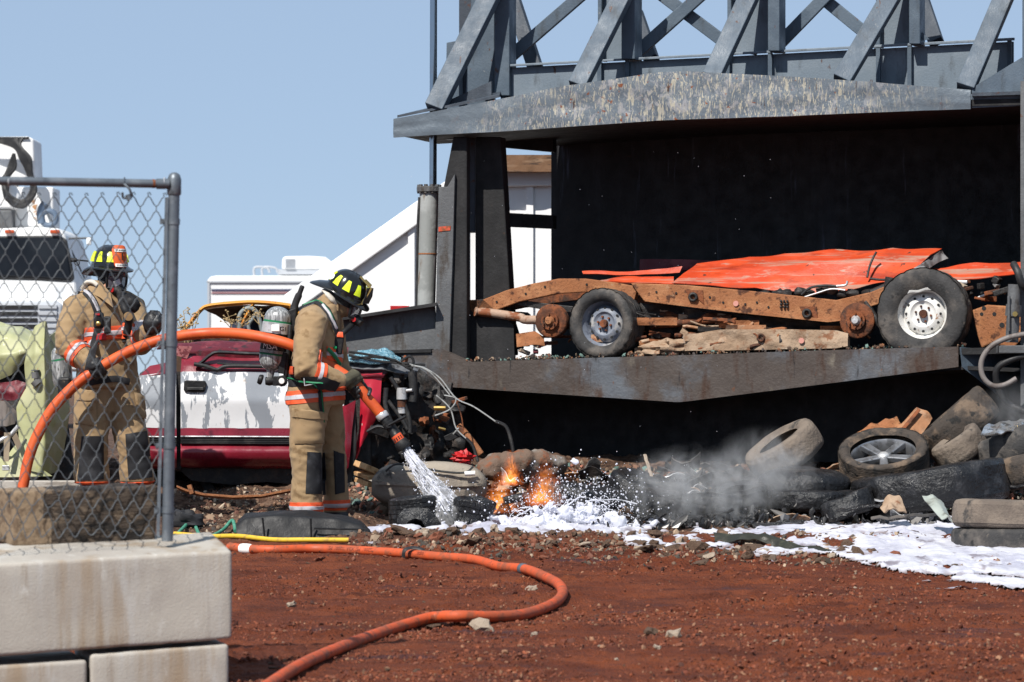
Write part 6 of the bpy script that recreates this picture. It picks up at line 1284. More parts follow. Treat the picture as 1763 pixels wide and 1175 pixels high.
# black bumper cover in front of the man
g0 = gh(P(520, 920, 26.6).x, 26.6)
b = MB(); b.sheet([[P(x, y, 26.75) for x, y in [(409, 897), (425, 884), (470, 879), (530, 879), (585, 885), (620, 896), (637, 912)]], [P(x, y, 26.58) for x, y in [(407, 905), (424, 892), (470, 888), (530, 889), (585, 894), (622, 905), (640, 918)]], [P(x, y, 26.5) for x, y in [(408, 930), (424, 932), (470, 933), (530, 934), (585, 934), (622, 934), (641, 934)]]], nu=60, nv=20, amp=.010, ns=6, thick=.02, seed=4)
bc = b.build('bumper_cover', M['plastic'], None, label='black plastic bumper cover on the dirt at the right man\'s feet', cat='bumper cover')
for pts in ([(452, 892), (456, 928)], [(535, 893), (536, 928)], [(541, 910), (628, 912)], [(606, 915), (607, 930)]):
    b = MB(); b.tube([P(x, y, 26.49-(.02 if y < 900 else .0)) for x, y in pts], .007, 6); b.build('moulded_rib', M['plastic'], bc)
b = MB(); b.ell(P(318, 898, 27.2), (.12, .1, .08), None, 18, 12, amp=.6, ns=2, seed=3); b.build('black_sack', M['blackcloth'], None, label='crumpled black sack on the dirt beside the fence post', cat='sack')
# log-like heap, red scrap, rusty sheets
b = MB(); _d0, _d1 = P(836, 806, 29.4), P(962, 800, 29.6); b.tube([_d0.lerp(_d1, t) for t in np.linspace(0, 1, 40)], [.11*(1-.35*abs(2*t-1)**6) for t in np.linspace(0, 1, 40)], 30, round_=True)  # log-like grey mound, a lumpy tube half buried
for k, p in enumerate(b.v): q = (p-_d0.lerp(_d1, .5)); n_ = Vector((0, q.y, q.z)).normalized(); b.v[k] = p+n_*(.05*mnoise.noise(p*5)+.03*mnoise.noise(p*13)+.015*mnoise.noise(p*30))
b.build('rusty_mound', mat('rusty_grey_mound', (.13, .085, .06), [((.19, .17, .15), 5, .48, .6), (RUST, 8, .54, .66), ((.25, .2, .16), 14, .64, .72)], rough=.85, bump=.5), None, label='rusty grey drum half buried under the crusher deck edge', cat='mound')
b = MB(); b.ell(P(797, 790, 29.2), (.075, .06, .05), None, 16, 12, amp=.9, ns=3.5, seed=8); b.build('red_light_housing', M['redp'], None, label='crushed red lamp housing on the rubble beside the maroon car', cat='lamp housing')
b = MB(); b.sheet([[P(1470, 748, 29.3), P(1500, 731, 29.4), P(1545, 718, 29.5)], [P(1462, 766, 29.25), P(1505, 756, 29.3), P(1560, 741, 29.4)], [P(1466, 780, 29.2), P(1510, 774, 29.2), P(1560, 764, 29.3)]], nu=30, nv=20, amp=.05, ns=6, thick=.008, seed=5, crease=.5); b.build('rusty_sheet', M['rust'], None, label='crumpled orange rusty sheet behind the alloy wheel', cat='metal sheet')
b = MB(); b.sheet([[P(1505, 774, 29.15), P(1545, 738, 29.3), P(1578, 702, 29.4)], [P(1525, 778, 29.1), P(1565, 743, 29.25), P(1596, 707, 29.4)], [P(1550, 784, 29.15), P(1585, 752, 29.25), P(1605, 721, 29.4)]], nu=30, nv=20, amp=.035, ns=6, thick=.01, seed=6, crease=.4); b.build('muddy_sheet', M['oxide'], None, label='muddy torn panel standing up between the rusty sheet and upright tyre', cat='metal sheet')
b = MB(); b.tube(spline([P(1528, 772, 29.05), P(1552, 742, 29.2), P(1582, 706, 29.35)], 5), .018, 8, flat=.5); b.build('bent_rod', M['rustd'], None, label='bent dark rod lying across the muddy torn panel', cat='rod')
b = MB(); b.sheet([[P(1695, 735, 28.6), P(1725, 728, 28.7), P(1763, 724, 28.8)], [P(1688, 750, 28.5), P(1725, 746, 28.5), P(1763, 740, 28.6)]], nu=24, nv=10, amp=.03, ns=9, thick=.01, seed=3, crease=.6); b.build('foil_sheet', M['chromed'], None, label='crumpled shiny metal foil on top of the grey tyre', cat='foil')
b = MB(); b.sheet([[P(1588, 856, 26.6), P(1606, 852, 26.6), P(1618, 862, 26.6)], [P(1600, 872, 26.4), P(1615, 868, 26.4), P(1628, 878, 26.4)], [P(1622, 896, 26.2), P(1634, 892, 26.2), P(1640, 900, 26.2)]], nu=20, nv=20, amp=.02, ns=9, thick=.006, seed=3, crease=.4); b.build('pale_metal_strip', mat('pale_green_metal', (.40, .43, .38), [((.2, .2, .17), 9, .5, .62)], rough=.4, metal=.3), None, label='pale bent metal strip leaning on the stacked tyres in the foam', cat='metal strip')
_r1 = [on_ground(x, y, h) for x, y, h in ((1228, 938, .04), (1262, 940, .06), (1296, 943, .10), (1330, 945, .09), (1375, 949, .06), (1450, 955, .025))]; _r2 = [p+Vector((.01, -.10-.02*math.sin(i*2), -.045-.02*math.cos(i*2))) for i, p in enumerate(_r1)]
b = MB(); b.sheet([_r1, [p.lerp(q, .5)+Vector((0, 0, .015)) for p, q in zip(_r1, _r2)], _r2], nu=60, nv=9, amp=.020, ns=7, thick=.012, seed=2); b.build('trim_strip', M['olive'], None, label='long twisted olive trim strip along the edge of the foam', cat='trim strip', kind='thing')
b = MB(); b.sheet([[P(1515, 872, 27.2), P(1530, 853, 27.2), P(1548, 856, 27.2)], [P(1520, 882, 27.1), P(1535, 876, 27.0), P(1562, 882, 27.1)]], nu=16, nv=10, amp=.03, ns=9, thick=.01, seed=9); b.build('torn_bracket', M['mudrail'], None, label='torn pale bracket standing in the black debris before the wide tyre', cat='bracket')
for k, (x0, y0, x1, y1, D, w, m) in enumerate(((1500, 893, 1632, 885, 26.9, .05, 'tyre'), (1480, 862, 1640, 858, 27.6, .04, 'alu'), (1650, 845, 1763, 836, 28.0, .05, 'tyreb'), (1440, 880, 1520, 868, 27.3, .05, 'tyreb'), (1110, 783, 1122, 822, 28.6, .025, 'stonep'), (1300, 905, 1380, 897, 26.9, .05, 'tyreb'), (1040, 905, 1130, 890, 27.5, .06, 'tyreb'), (1180, 895, 1262, 878, 27.5, .05, 'tyreb'))):
    b = MB(); pa, pb = P(x0, y0, D), P(x1, y1, D-.1); n_ = 9; pp = [pa.lerp(pb, t/n_)+Vector((0, 0, .02*mnoise.noise(Vector((t*.7, k, 0))))) for t in range(n_+1)]; b.tube(pp, w*.6, 6, flat=.4)
    b.build('scrap_bar', M[m], None, label=['dusty flat bar in front of the wide burnt tyre', 'shiny flat bar lying against the wide burnt tyre', 'black flat bar at the right edge over the stacked tyres', 'charred bar beside the flattened burnt tyre', 'pale stick standing in the rubble under the deck', 'charred bar at the foam edge under the flattened tyre', 'charred bar at the right side of the foam splash', 'charred bar inside the drifting smoke'][k], cat='scrap bar')

for k in range(80):
    x = rnd.uniform(880, 1450) if k % 2 else rnd.uniform(1110, 1280); n = rnd.uniform(.12, .55); y = rnd.uniform(545, 606); a = C(x, y, n); b = MB()
    if k % 3: b.tube(spline([a, a+Vector((rnd.uniform(-.15, .15), 0, rnd.uniform(-.05, .07))), a+Vector((rnd.uniform(-.3, .3), .05, rnd.uniform(-.06, .06)))], 4), rnd.uniform(.006, .02), 7)
    else: b.sheet([[a+Vector((u*.16, 0, v*.06)) for u in (-1, 0, 1)] for v in (0, 1)], nu=10, nv=6, amp=.04, ns=9, thick=.006, seed=k, crease=.5)
    b.build('hanging_scrap', M[rnd.choice(['rust', 'rustd', 'engine', 'rustd', 'oxide', 'mudrail'])], pk)
# ------------------------------------------------------------------ rocks, clods and rubble
ICO = None
def chunk(seed, amp=.55):
    bm = bmesh.new(); bmesh.ops.create_icosphere(bm, subdivisions=2, radius=1); r = random.Random(seed)
    st = [r.uniform(.6, 1.3) for _ in range(3)]; off = Vector((seed*3.7, seed*1.3, 0))
    for v in bm.verts:
        d = 1+amp*mnoise.noise(v.co*1.3+off)+amp*.6*mnoise.noise(v.co*3+off); v.co = Vector((v.co.x*st[0], v.co.y*st[1], v.co.z*st[2]*.8))*d
    return bm
CH = {}
def chunk_obj(name, m, loc, s, seed, label, cat, group=None):
    key = (seed % 7, m.name)
    if key not in CH:
        bm = chunk(seed % 7+1); me = bpy.data.meshes.new(name); bm.to_mesh(me); bm.free(); me.materials.append(m); CH[key] = me
    o = bpy.data.objects.new(name, CH[key]); COL.objects.link(o); o.location = loc; o.scale = (s, s, s*.8); o.rotation_euler = (rnd.uniform(-.4, .4), rnd.uniform(-.4, .4), rnd.uniform(0, 6.28))
    return setp(o, label, cat, group)
special = [(830, 1082, .055, 'stonep', 'pale jagged stone beside the muddy end of the snaking hose'), (747, 1080, .035, 'clod', 'brown clod against the hose, left of the pale jagged stone'), (919, 1094, .024, 'stonep', 'small pale stone alone on the red dirt in front of the hose bend'), (1500, 955, .055, 'clod', 'tan clod at the edge of the foam below the olive strip'), (1540, 961, .05, 'stoner', 'flat reddish stone in the foam right of the tan clod'), (1650, 990, .028, 'stoner', 'red stone at the foam edge near the right side'), (1707, 996, .03, 'clod', 'dark clod lying in the foam in the right corner'), (1590, 962, .022, 'clod', 'small brown stone in the middle of the foam sheet'), (1205, 975, .045, 'clod', 'broken grey brown lump at the rim of the red dirt'), (935, 965, .032, 'stoner', 'round red stone on the dirt behind the hose bend'), (1120, 1090, .055, 'clod', 'low dark clod pressed in the red dirt, right of the hose'), (1160, 1098, .045, 'stonep', 'dusty flat stone beside the low dark clod'), (915, 1017, .03, 'stonep', 'small grey stone just left of the hose bend')]
for k, (x, y, s, m, lb) in enumerate(special): chunk_obj('stone', M[m], on_ground(x, y, s*.3), s, k, lb, 'stone')
grp = 'broken lumps along the rubble edge'; gl = 'one of many brown lumps heaped along the edge of the foam'
for k in range(120):
    x = rnd.uniform(640, 1480); t = (x-640)/840; y = 932+t*22+rnd.gauss(0, 7)
    if x < 760: y -= 4
    s = abs(rnd.gauss(.022, .014))+.010; chunk_obj('rubble_lump', M[rnd.choice(['clod', 'clod', 'clod', 'clod', 'clod', 'stonep', 'stoner'])], on_ground(x, y, s*.35), s, k, gl, 'rubble lump', grp)
grp2 = 'stones scattered over the red dirt'; gl2 = 'one of many small stones scattered over the bare red dirt'
for k in range(110):
    x = rnd.uniform(410, 1763); y = rnd.uniform(965, 1175); s = abs(rnd.gauss(0, .008))+.006
    chunk_obj('small_stone', M[rnd.choice(['stonep', 'stoner', 'stoner', 'stoner', 'clod', 'clod'])], on_ground(x, y, s*.2), s, k, gl2, 'stone', grp2)
grp3 = 'rubble heaped under the crusher'; gl3 = 'one of many rubble pieces heaped below the crusher deck'
for k in range(130):
    x = rnd.uniform(800, 1460); D = rnd.uniform(28.5, 30.1); X = (x-881.5)*D/F; s = abs(rnd.gauss(.028, .02))+.012
    chunk_obj('rubble_piece', M[rnd.choice(['clod', 'clod', 'stonep', 'stoner', 'engine', 'mudrail', 'stonep', 'rustd'])], (X, D, gh(X, D)+s*.4), s, k, gl3, 'rubble piece', grp3)
cm = bpy.data.materials.new('mixed_rubble'); cm.use_nodes = True; _p = cm.node_tree.nodes['Principled BSDF']; _a = cm.node_tree.nodes.new('ShaderNodeAttribute'); _a.attribute_name = 'Col'; cm.node_tree.links.new(_a.outputs['Color'], _p.inputs['Base Color']); _p.inputs['Roughness'].default_value = .85
def stuff(name, label, n, pos, size, pal, m=None, flat=.7, elong=1.):
    ph = (1+5**.5)/2; iv = np.array([(-1, ph, 0), (1, ph, 0), (-1, -ph, 0), (1, -ph, 0), (0, -1, ph), (0, 1, ph), (0, -1, -ph), (0, 1, -ph), (ph, 0, -1), (ph, 0, 1), (-ph, 0, -1), (-ph, 0, 1)])/1.9
    fi = np.array([(0, 11, 5), (0, 5, 1), (0, 1, 7), (0, 7, 10), (0, 10, 11), (1, 5, 9), (5, 11, 4), (11, 10, 2), (10, 7, 6), (7, 1, 8), (3, 9, 4), (3, 4, 2), (3, 2, 6), (3, 6, 8), (3, 8, 9), (4, 9, 5), (2, 4, 11), (6, 2, 10), (8, 6, 7), (9, 8, 1)])
    rs = np.random.RandomState(len(name)*7+n); Vs = []; Cs = []
    for k in range(n):
        p = pos(); s = size(); e = Euler((rnd.uniform(0, 6), rnd.uniform(0, 6), rnd.uniform(0, 6))).to_matrix(); v = iv*(1+rs.uniform(-.35, .35, (12, 1)))*np.array([rnd.uniform(.6, 1.5)*elong, rnd.uniform(.6, 1.2), flat*rnd.uniform(.5, 1.1)])
        Vs.append(v @ np.array(e).T*s+np.array(p)); c = pal[rnd.randrange(len(pal))]; f = rnd.uniform(.7, 1.3); Cs.append(np.tile([min(1, q*f) for q in c]+[1], (12, 1)))
    Vs = np.concatenate(Vs); Fs = (fi[None]+(np.arange(n)*12)[:, None, None]).reshape(-1, 3)
    me = bpy.data.meshes.new(name); me.from_pydata(Vs.tolist(), [], Fs.tolist()); a = me.attributes.new('Col', 'FLOAT_COLOR', 'POINT'); a.data.foreach_set('color', np.concatenate(Cs).ravel())
    me.materials.append(m or cm); o = bpy.data.objects.new(name, me); COL.objects.link(o); return setp(o, label, kind='stuff')
def pos_far():
    x = rnd.uniform(600, 1763); D = rnd.uniform(28.4, 30.4); X = (x-881.5)*D/F; return (X, D, gh(X, D)+.005)
stuff('rubble', 'fine mixed rubble, glass crumbs and grit under the crusher', 6500, pos_far, lambda: abs(rnd.gauss(.0, .014))+.006, [(.17, .11, .07), (.12, .055, .035), (.22, .16, .11), (.04, .032, .028), (.09, .15, .13), (.28, .25, .21), (.06, .035, .022), (.14, .07, .04), (.03, .025, .022), (.35, .13, .08)])
def pos_ridge():
    x = rnd.uniform(600, 1763); t = (x-640)/1100; y = 932+t*30+rnd.gauss(0, 11); g = on_ground(x, y, .004); return g
stuff('rubble', 'fine crumbs and grit along the edge of the foam', 3000, pos_ridge, lambda: abs(rnd.gauss(.0, .010))+.004, [(.20, .12, .075), (.12, .06, .035), (.3, .22, .15), (.05, .04, .03), (.16, .06, .035), (.10, .07, .05)])
chm = cm.copy(); chm.name = 'charred'; chm.node_tree.nodes['Principled BSDF'].inputs['Roughness'].default_value = .35
def pos_dirt():
    y = 905+270*rnd.random()**.75+30; x = rnd.uniform(395, 1775); g = on_ground(x, y, .002); return g
_den = lambda p: vn(np.array([p[0]*2.1]), np.array([p[1]*3.0]), 77)[0]
def pos_dirt2():
    while True:
        p = pos_dirt()
        if _den(p) > rnd.uniform(.2, .9): return p
stuff('dirt_crumbs', 'loose crumbs of red dirt over the whole foreground', 15000, pos_dirt2, lambda: abs(rnd.gauss(0, .0055))+.0022, [(.14, .033, .012), (.19, .05, .019), (.09, .02, .008), (.20, .06, .026), (.12, .028, .011), (.055, .016, .008), (.10, .025, .011), (.15, .04, .016), (.22, .11, .06)])
def pos_deck():
    x = rnd.uniform(790, 1650); x = x+25*math.sin(x/23); n = rnd.uniform(.05, .5); p = C(x, 612, n); return (p.x, p.y, C(x, 626-(x-735)*.0306, n).z+.005+abs(rnd.gauss(0, .012)))
stuff('deck_rubble', 'dirt, rust flakes and glass crumbs lying along the crusher deck', 1300, pos_deck, lambda: abs(rnd.gauss(0, .009))+.003, [(.16, .10, .065), (.11, .045, .028), (.22, .16, .11), (.04, .03, .027), (.10, .16, .14), (.17, .07, .03), (.06, .035, .022)])
def pos_char():
    x = rnd.triangular(860, 1700, 1230); y = rnd.uniform(836, 912); g = Gp(x, y); return (g.x, g.y, gh(g.x, g.y)+abs(rnd.gauss(.02, .035)))
stuff('charred_debris', 'charred black debris smouldering between the tyres and the foam', 5200, pos_char, lambda: abs(rnd.gauss(.006, .012))+.005, [(.008, .008, .009), (.012, .012, .012), (.02, .018, .017), (.010, .009, .009), (.010, .009, .009), (.05, .05, .055), (.16, .15, .14)], m=chm, flat=.4, elong=1.7)
def pos_left():
    x = rnd.uniform(300, 640); y = rnd.uniform(842, 925); g = Gp(x, y); return (g.x, g.y, gh(g.x, g.y)+.004)
stuff('rubble', 'grit and splinters around the feet of the men', 1300, pos_left, lambda: abs(rnd.gauss(.0, .010))+.004, [(.25, .17, .11), (.14, .06, .04), (.33, .26, .19), (.05, .04, .035), (.18, .10, .06)])
for k, (x, y, s) in enumerate(((1250, 890, .06), (1330, 885, .055), (1450, 900, .05), (1190, 905, .05), (1120, 900, .06), (1290, 905, .045), (1545, 905, .05), (1600, 905, .04))):
    g = Gp(x, y); b = MB(); b.ell(Vector((g.x, g.y, gh(g.x, g.y)+s*.6)), (s*1.9, s, s*.8), None, 20, 12, amp=1.0, ns=2.4, seed=k+20); b.build('burnt_lump', M['tyreb'], None, label='one of several shiny burnt rubber lumps along the foam', cat='burnt lump', group='burnt rubber lumps')

sg = 'charred scrap among the tyres'; sl = 'one of many twisted charred scrap pieces lying between tyres and foam'
for k in range(115):
    x = rnd.uniform(1030, 1690) if k % 5 else rnd.uniform(860, 1100); y = rnd.uniform(838, 908); g = Gp(x, y); w = rnd.uniform(.05, .21); h = rnd.uniform(.02, .10); a = rnd.uniform(-.5, .5); z0 = gh(g.x, g.y)+rnd.uniform(.01, .07)
    u = Vector((math.cos(a), rnd.uniform(-.5, .5), math.sin(a)*.6)); b = MB(); o = Vector((g.x, g.y, z0))
    b.sheet([[o+u*(t-.5)*2*w+Vector((0, .06*q, h*(1-q)*(1+.6*math.sin(t*5+k)))) for t in (0, .33, .66, 1)] for q in (0, .5, 1)], nu=12, nv=6, amp=.02, ns=11, thick=.008, seed=k, crease=.4)
    b.build('charred_scrap', M[rnd.choice(['tyreb', 'tyreb', 'tyreb', 'engine', 'tyre', 'alu'] if k % 9 else ['mudrail'])], None, label=sl, cat='scrap', group=sg)
for k, (x, y, D, R, ax, lb) in enumerate(((1165, 872, 27.75, .27, (.2, -.1, .95), 'burnt tyre sunk in the charred debris under the steam'), (1265, 858, 27.95, .25, (-.15, -.12, .95), 'burnt tyre between the steam and the domed one'), (1105, 842, 28.35, .24, (.3, -.2, .9), 'burnt tyre half buried behind the charred heap'), (1455, 872, 27.6, .2, (-.3, .05, .9), 'small burnt tyre below the gap between the big black ones'))):
    tyre(x, y, D, ax, R, .15, 'tyreb', lb, noise=.05, seed=30+k, gro=.001, lug=.004)
sg2 = 'scrap heaped under the crusher deck'; sl2 = 'one of many dark scrap pieces on the rubble heap below the deck'
for k in range(46):
    x = rnd.uniform(790, 1440); D = rnd.uniform(28.7, 30.2); X = (x-881.5)*D/F; o = Vector((X, D, gh(X, D)+rnd.uniform(.0, .06))); w = rnd.uniform(.05, .17); h = rnd.uniform(.02, .08); a = rnd.uniform(-.6, .6); u = Vector((math.cos(a), rnd.uniform(-.4, .4), math.sin(a)*.7)); b = MB()
    b.sheet([[o+u*(t-.5)*2*w+Vector((0, .06*q, h*(1-q)*(1+.6*math.sin(t*5+k)))) for t in (0, .33, .66, 1)] for q in (0, .5, 1)], nu=12, nv=6, amp=.022, ns=11, thick=.01, seed=k+70, crease=.4)
    b.build('scrap_piece', M[rnd.choice(['engine', 'rustd', 'plastic', 'tyre', 'mudrail', 'oxide', 'engine', 'rustd'])], None, label=sl2, cat='scrap', group=sg2)
for k, (x, y, D, r1, r2, m, lb) in enumerate(((905, 862, 27.75, .03, .16, 'tyreb', 'charred tube end beside the flames'), (1225, 868, 27.6, .05, .22, 'tyreb', 'charred roll of rubber under the drifting smoke'), (1275, 838, 28.2, .05, .20, 'engine', 'dark pipe stub behind the drifting smoke'), (1130, 842, 28.2, .045, .2, 'tyreb', 'black pipe stub right of the burnt tyre'))):
    b = MB(); c = P(x, y, D); b.tube([c+Vector((-r2, 0, .02*k)), c+Vector((0, .02, .03)), c+Vector((r2, 0, 0))], [r1, r1*1.1, r1*.9], 14)
    for i, p in enumerate(b.v): b.v[i] = p+Vector((.3, -.5, .8))*.018*mnoise.noise(p*12)
    b.build('pipe_stub', M[m], None, label=lb, cat='pipe')
# ------------------------------------------------------------------ foam on the ground
_t = M['foam'].node_tree; _b = _t.nodes['Principled BSDF']; _src = _b.inputs['Base Color'].links[0].from_socket; _at = _t.nodes.new('ShaderNodeAttribute'); _at.attribute_name = 'thin'
_mr = _t.nodes.new('ShaderNodeMapRange'); _mr.inputs[1].default_value = -.15; _mr.inputs[2].default_value = .75; _t.links.new(_at.outputs['Fac'], _mr.inputs[0])
_mx = _t.nodes.new('ShaderNodeMix'); _mx.data_type = 'RGBA'; _t.links.new(_mr.outputs[0], _mx.inputs[0]); _mx.inputs[6].default_value = (.13, .075, .06, 1); _t.links.new(_src, _mx.inputs[7]); _t.links.new(_mx.outputs[2], _b.inputs['Base Color'])
def foam_sheet():
    xs = np.arange(-1.15, 3.9, .016); ys = np.arange(22.6, 28.4, .022); X, Y = np.meshgrid(xs, ys)
    px = X*F/Y+881.5; gyp = np.interp(Y, _GY, _GZ); py = HOR-(gyp-CZ)*F/Y
    lo = np.interp(px, [560, 640, 900, 1100, 1200, 1300, 1450, 1540, 1640, 1763, 1900], [908, 922, 930, 938, 948, 950, 962, 985, 1002, 1018, 1030])
    hi = np.interp(px, [560, 640, 760, 1100, 1300, 1480, 1640, 1763], [906, 908, 905, 903, 905, 903, 888, 884])
    n = fbm(X*3.1, Y*1.7, 4, 31)-.47; n2 = fbm(X*11, Y*7, 4, 41)-.47; n3 = fbm(X*26, Y*17, 3, 61)-.47
    m = np.minimum((lo-py)/14, (py-hi)/12)+n*6.5+n2*3.6+n3*1.2-np.interp(px, [600, 1150, 1350], [.55, .45, 0]); m = np.clip(m, -1, 3)
    G = np.interp(Y, _GY, _GZ); Hh = np.zeros_like(X)
    jx = np.clip(np.searchsorted(GXS, xs), 0, len(GXS)-1); jy = np.clip(np.searchsorted(GYS, ys), 0, len(GYS)-1); Zg = GR[np.ix_(jy, jx)][:, :, 2]
    # foam levels out the dirt below it
    Z = Zg*.45+(G+.012)*.55+.002+.020*np.clip(m, -.6, 1)+.055*np.clip(m, 0, 1)*(fbm(X*7, Y*5, 4, 51)-.45)
    vid = np.arange(X.size).reshape(X.shape); keep = (m[:-1, :-1] > -.15) & (m[1:, 1:] > -.15) & (m[:-1, 1:] > -.15) & (m[1:, :-1] > -.15)
    f = np.stack([vid[:-1, :-1], vid[:-1, 1:], vid[1:, 1:], vid[1:, :-1]], -1)[keep]
    used = np.unique(f); rm = -np.ones(X.size, int); rm[used] = np.arange(len(used)); co = np.stack([X, Y, Z], -1).reshape(-1, 3)[used]
    me = bpy.data.meshes.new('foam'); me.from_pydata(co.tolist(), [], rm[f].tolist()); _at = me.attributes.new('thin', 'FLOAT', 'POINT'); _at.data.foreach_set('value', np.clip(m.reshape(-1)[used], -.2, 1.2).astype(np.float32)); me.polygons.foreach_set('use_smooth', np.ones(len(f), bool)); me.materials.append(M['foam'])
    o = bpy.data.objects.new('foam', me); COL.objects.link(o); setp(o, 'white foam spread over the ground round the burnt tyres', kind='stuff')
foam_sheet()
# ------------------------------------------------------------------ jet and splash
wm = bpy.data.materials.new('foamy_water'); wm.use_nodes = True; _p = wm.node_tree.nodes['Principled BSDF']; _p.inputs['Base Color'].default_value = (.86, .87, .92, 1); _p.inputs['Roughness'].default_value = .35; _p.inputs['Subsurface Weight'].default_value = 0
_p.inputs['Transmission Weight'].default_value = 0
_tr = wm.node_tree.nodes.new('ShaderNodeBsdfTranslucent'); _tr.inputs[0].default_value = (.88, .89, .95, 1); _mx = wm.node_tree.nodes.new('ShaderNodeMixShader'); _mx.inputs[0].default_value = .5
_o = wm.node_tree.nodes['Material Output']; wm.node_tree.links.new(_p.outputs[0], _mx.inputs[1]); wm.node_tree.links.new(_tr.outputs[0], _mx.inputs[2]); wm.node_tree.links.new(_mx.outputs[0], _o.inputs[0])
jp = spline([P(698, 773, 27.78), P(716, 800, 27.74), P(738, 832, 27.66), P(760, 862, 27.58), P(782, 893, 27.5)], 12); nj = len(jp)-1
b = MB()
for k in range(430):
    t0 = rnd.uniform(-.05, .75); t1 = min(1, t0+rnd.uniform(.12, .35)); a = rnd.uniform(0, 6.28); rr = math.sqrt(rnd.random()); pp = []
    for s in np.linspace(max(0, t0), t1, 9):
        i = s*nj; q = jp[int(i)].lerp(jp[min(nj, int(i)+1)], i-int(i)); R = .030+.088*s**1.2; d = (jp[min(nj, int(i)+1)]-jp[max(0, int(i)-1)]).normalized(); u = d.orthogonal().normalized(); w = d.cross(u)
        jit = R*.35*mnoise.noise(Vector((k*1.7, s*14, 0))); pp.append(q+(u*math.cos(a)+w*math.sin(a))*(R*rr+jit)+u*R*.2*mnoise.noise(Vector((s*20, k, 3))))
    wd = (.0045+.007*max(0, t0))*rnd.uniform(.5, 1.3); b.tube(pp, [wd*f for f in (.2, .7, 1, 1.1, .9, 1, .8, .6, .2)], 6)
for k in range(1500):
    s = rnd.random()**.7; i = s*nj; q = jp[int(i)].lerp(jp[min(nj, int(i)+1)], i-int(i)); R = (.034+.105*s**1.2)
    b.ell(q+Vector((rnd.gauss(0, .55), rnd.gauss(0, .5), rnd.gauss(0, .5)))*R, rnd.uniform(.0015, .004)*(1+s), None, 5, 4)
mist = MB(); mist.tube(jp, [.030+.105*(i/nj)**1.2 for i in range(nj+1)], 16, round_=True); mo = mist.build('jet_mist', M['foam'], None, label='white mist inside the jet of foamy water', kind='stuff'); mo.data.materials.clear()
_m = bpy.data.materials.new('jet_mist'); _m.use_nodes = True; _t = _m.node_tree; _t.nodes.remove(_t.nodes['Principled BSDF']); _g = _t.nodes.new('ShaderNodeNewGeometry'); _n = _t.nodes.new('ShaderNodeTexNoise'); _n.inputs['Scale'].default_value = 24; _n.inputs['Detail'].default_value = 4; _t.links.new(_g.outputs['Position'], _n.inputs[0])
_r = _t.nodes.new('ShaderNodeMapRange'); _r.inputs[1].default_value = .36; _r.inputs[2].default_value = .60; _r.inputs[4].default_value = 45; _t.links.new(_n.outputs[0], _r.inputs[0]); _v = _t.nodes.new('ShaderNodeVolumePrincipled'); _v.inputs['Color'].default_value = (.95, .95, .97, 1); _v.inputs['Anisotropy'].default_value = .0; _t.links.new(_r.outputs[0], _v.inputs['Density']); _t.links.new(_v.outputs[0], _t.nodes['Material Output'].inputs['Volume']); mo.data.materials.append(_m)
b.build('foam_jet', wm, None, label='white jet of foamy water shooting from the nozzle', kind='stuff')
b = MB(); sc0 = P(940, 905, 27.45)
# churned foam mass
for k in range(210):
    x = rnd.gauss(965, 62); w_ = max(.25, 1-abs(x-985)/120); y = 914-abs(rnd.gauss(0, 33))*w_; r = rnd.uniform(.012, .042)*(1 if y > 880 else .6)
    b.ell(P(x, y, 27.34+rnd.uniform(-.15, .12)), (r*rnd.uniform(.8, 1.8), r, r*rnd.uniform(.6, 1.2)), Euler((0, rnd.uniform(-.9, .9), 0)).to_matrix(), 12, 9, amp=.9, ns=2.2, seed=k)
_me = remesh(b, .0085, 2); b = MB(); b.add([v.co+v.co.normalized()*.016*mnoise.noise(v.co*22)+Vector((0, 0, 1))*.014*mnoise.noise(v.co*38) for v in _me.vertices], [tuple(p.vertices) for p in _me.polygons], True); bpy.data.meshes.remove(_me)
for k in range(38):          # arcing threads
    a0 = P(rnd.gauss(965, 40), rnd.uniform(872, 905), 27.4+rnd.uniform(-.1, .2)); vx = rnd.gauss(.15, .32); vz = rnd.uniform(.1, .55); T_ = rnd.uniform(.25, .8)
    pp = [a0+Vector((vx*t+rnd.uniform(-.008, .008), rnd.uniform(-.006, .006), vz*t-.55*t*t+rnd.uniform(-.008, .008))) for t in np.linspace(0, T_, 9)]; w = rnd.uniform(.002, .0065); b.tube(pp, [w*rnd.uniform(.4, 1.5) for _ in range(9)], 5)
for k in range(2600):
    x = rnd.gauss(985, 70); y = 905-abs(rnd.gauss(0, 40)); b.ell(P(x, y, 27.45+rnd.gauss(0, .15)), abs(rnd.gauss(0, .0030))+.0012, None, 5, 4)
for k in range(130):
    x = rnd.gauss(790, 28); y = rnd.uniform(862, 915); b.ell(P(x, y, 27.42+rnd.gauss(0, .06)), rnd.uniform(.002, .009), None, 6, 4)
b.build('foam_splash', wm, None, label='churning white foam splash thrown up where the jet lands', kind='stuff')
b = MB()
for k in range(70):
    x = rnd.uniform(700, 1330); y = rnd.uniform(260, 850)**1.0; b.ell(P(x, y, 28+rnd.uniform(-.6, 1.2)), rnd.uniform(.0012, .0024), None, 4, 3)
b.build('drifting_droplets', wm, None, label='fine water droplets drifting in front of the crusher', kind='stuff')

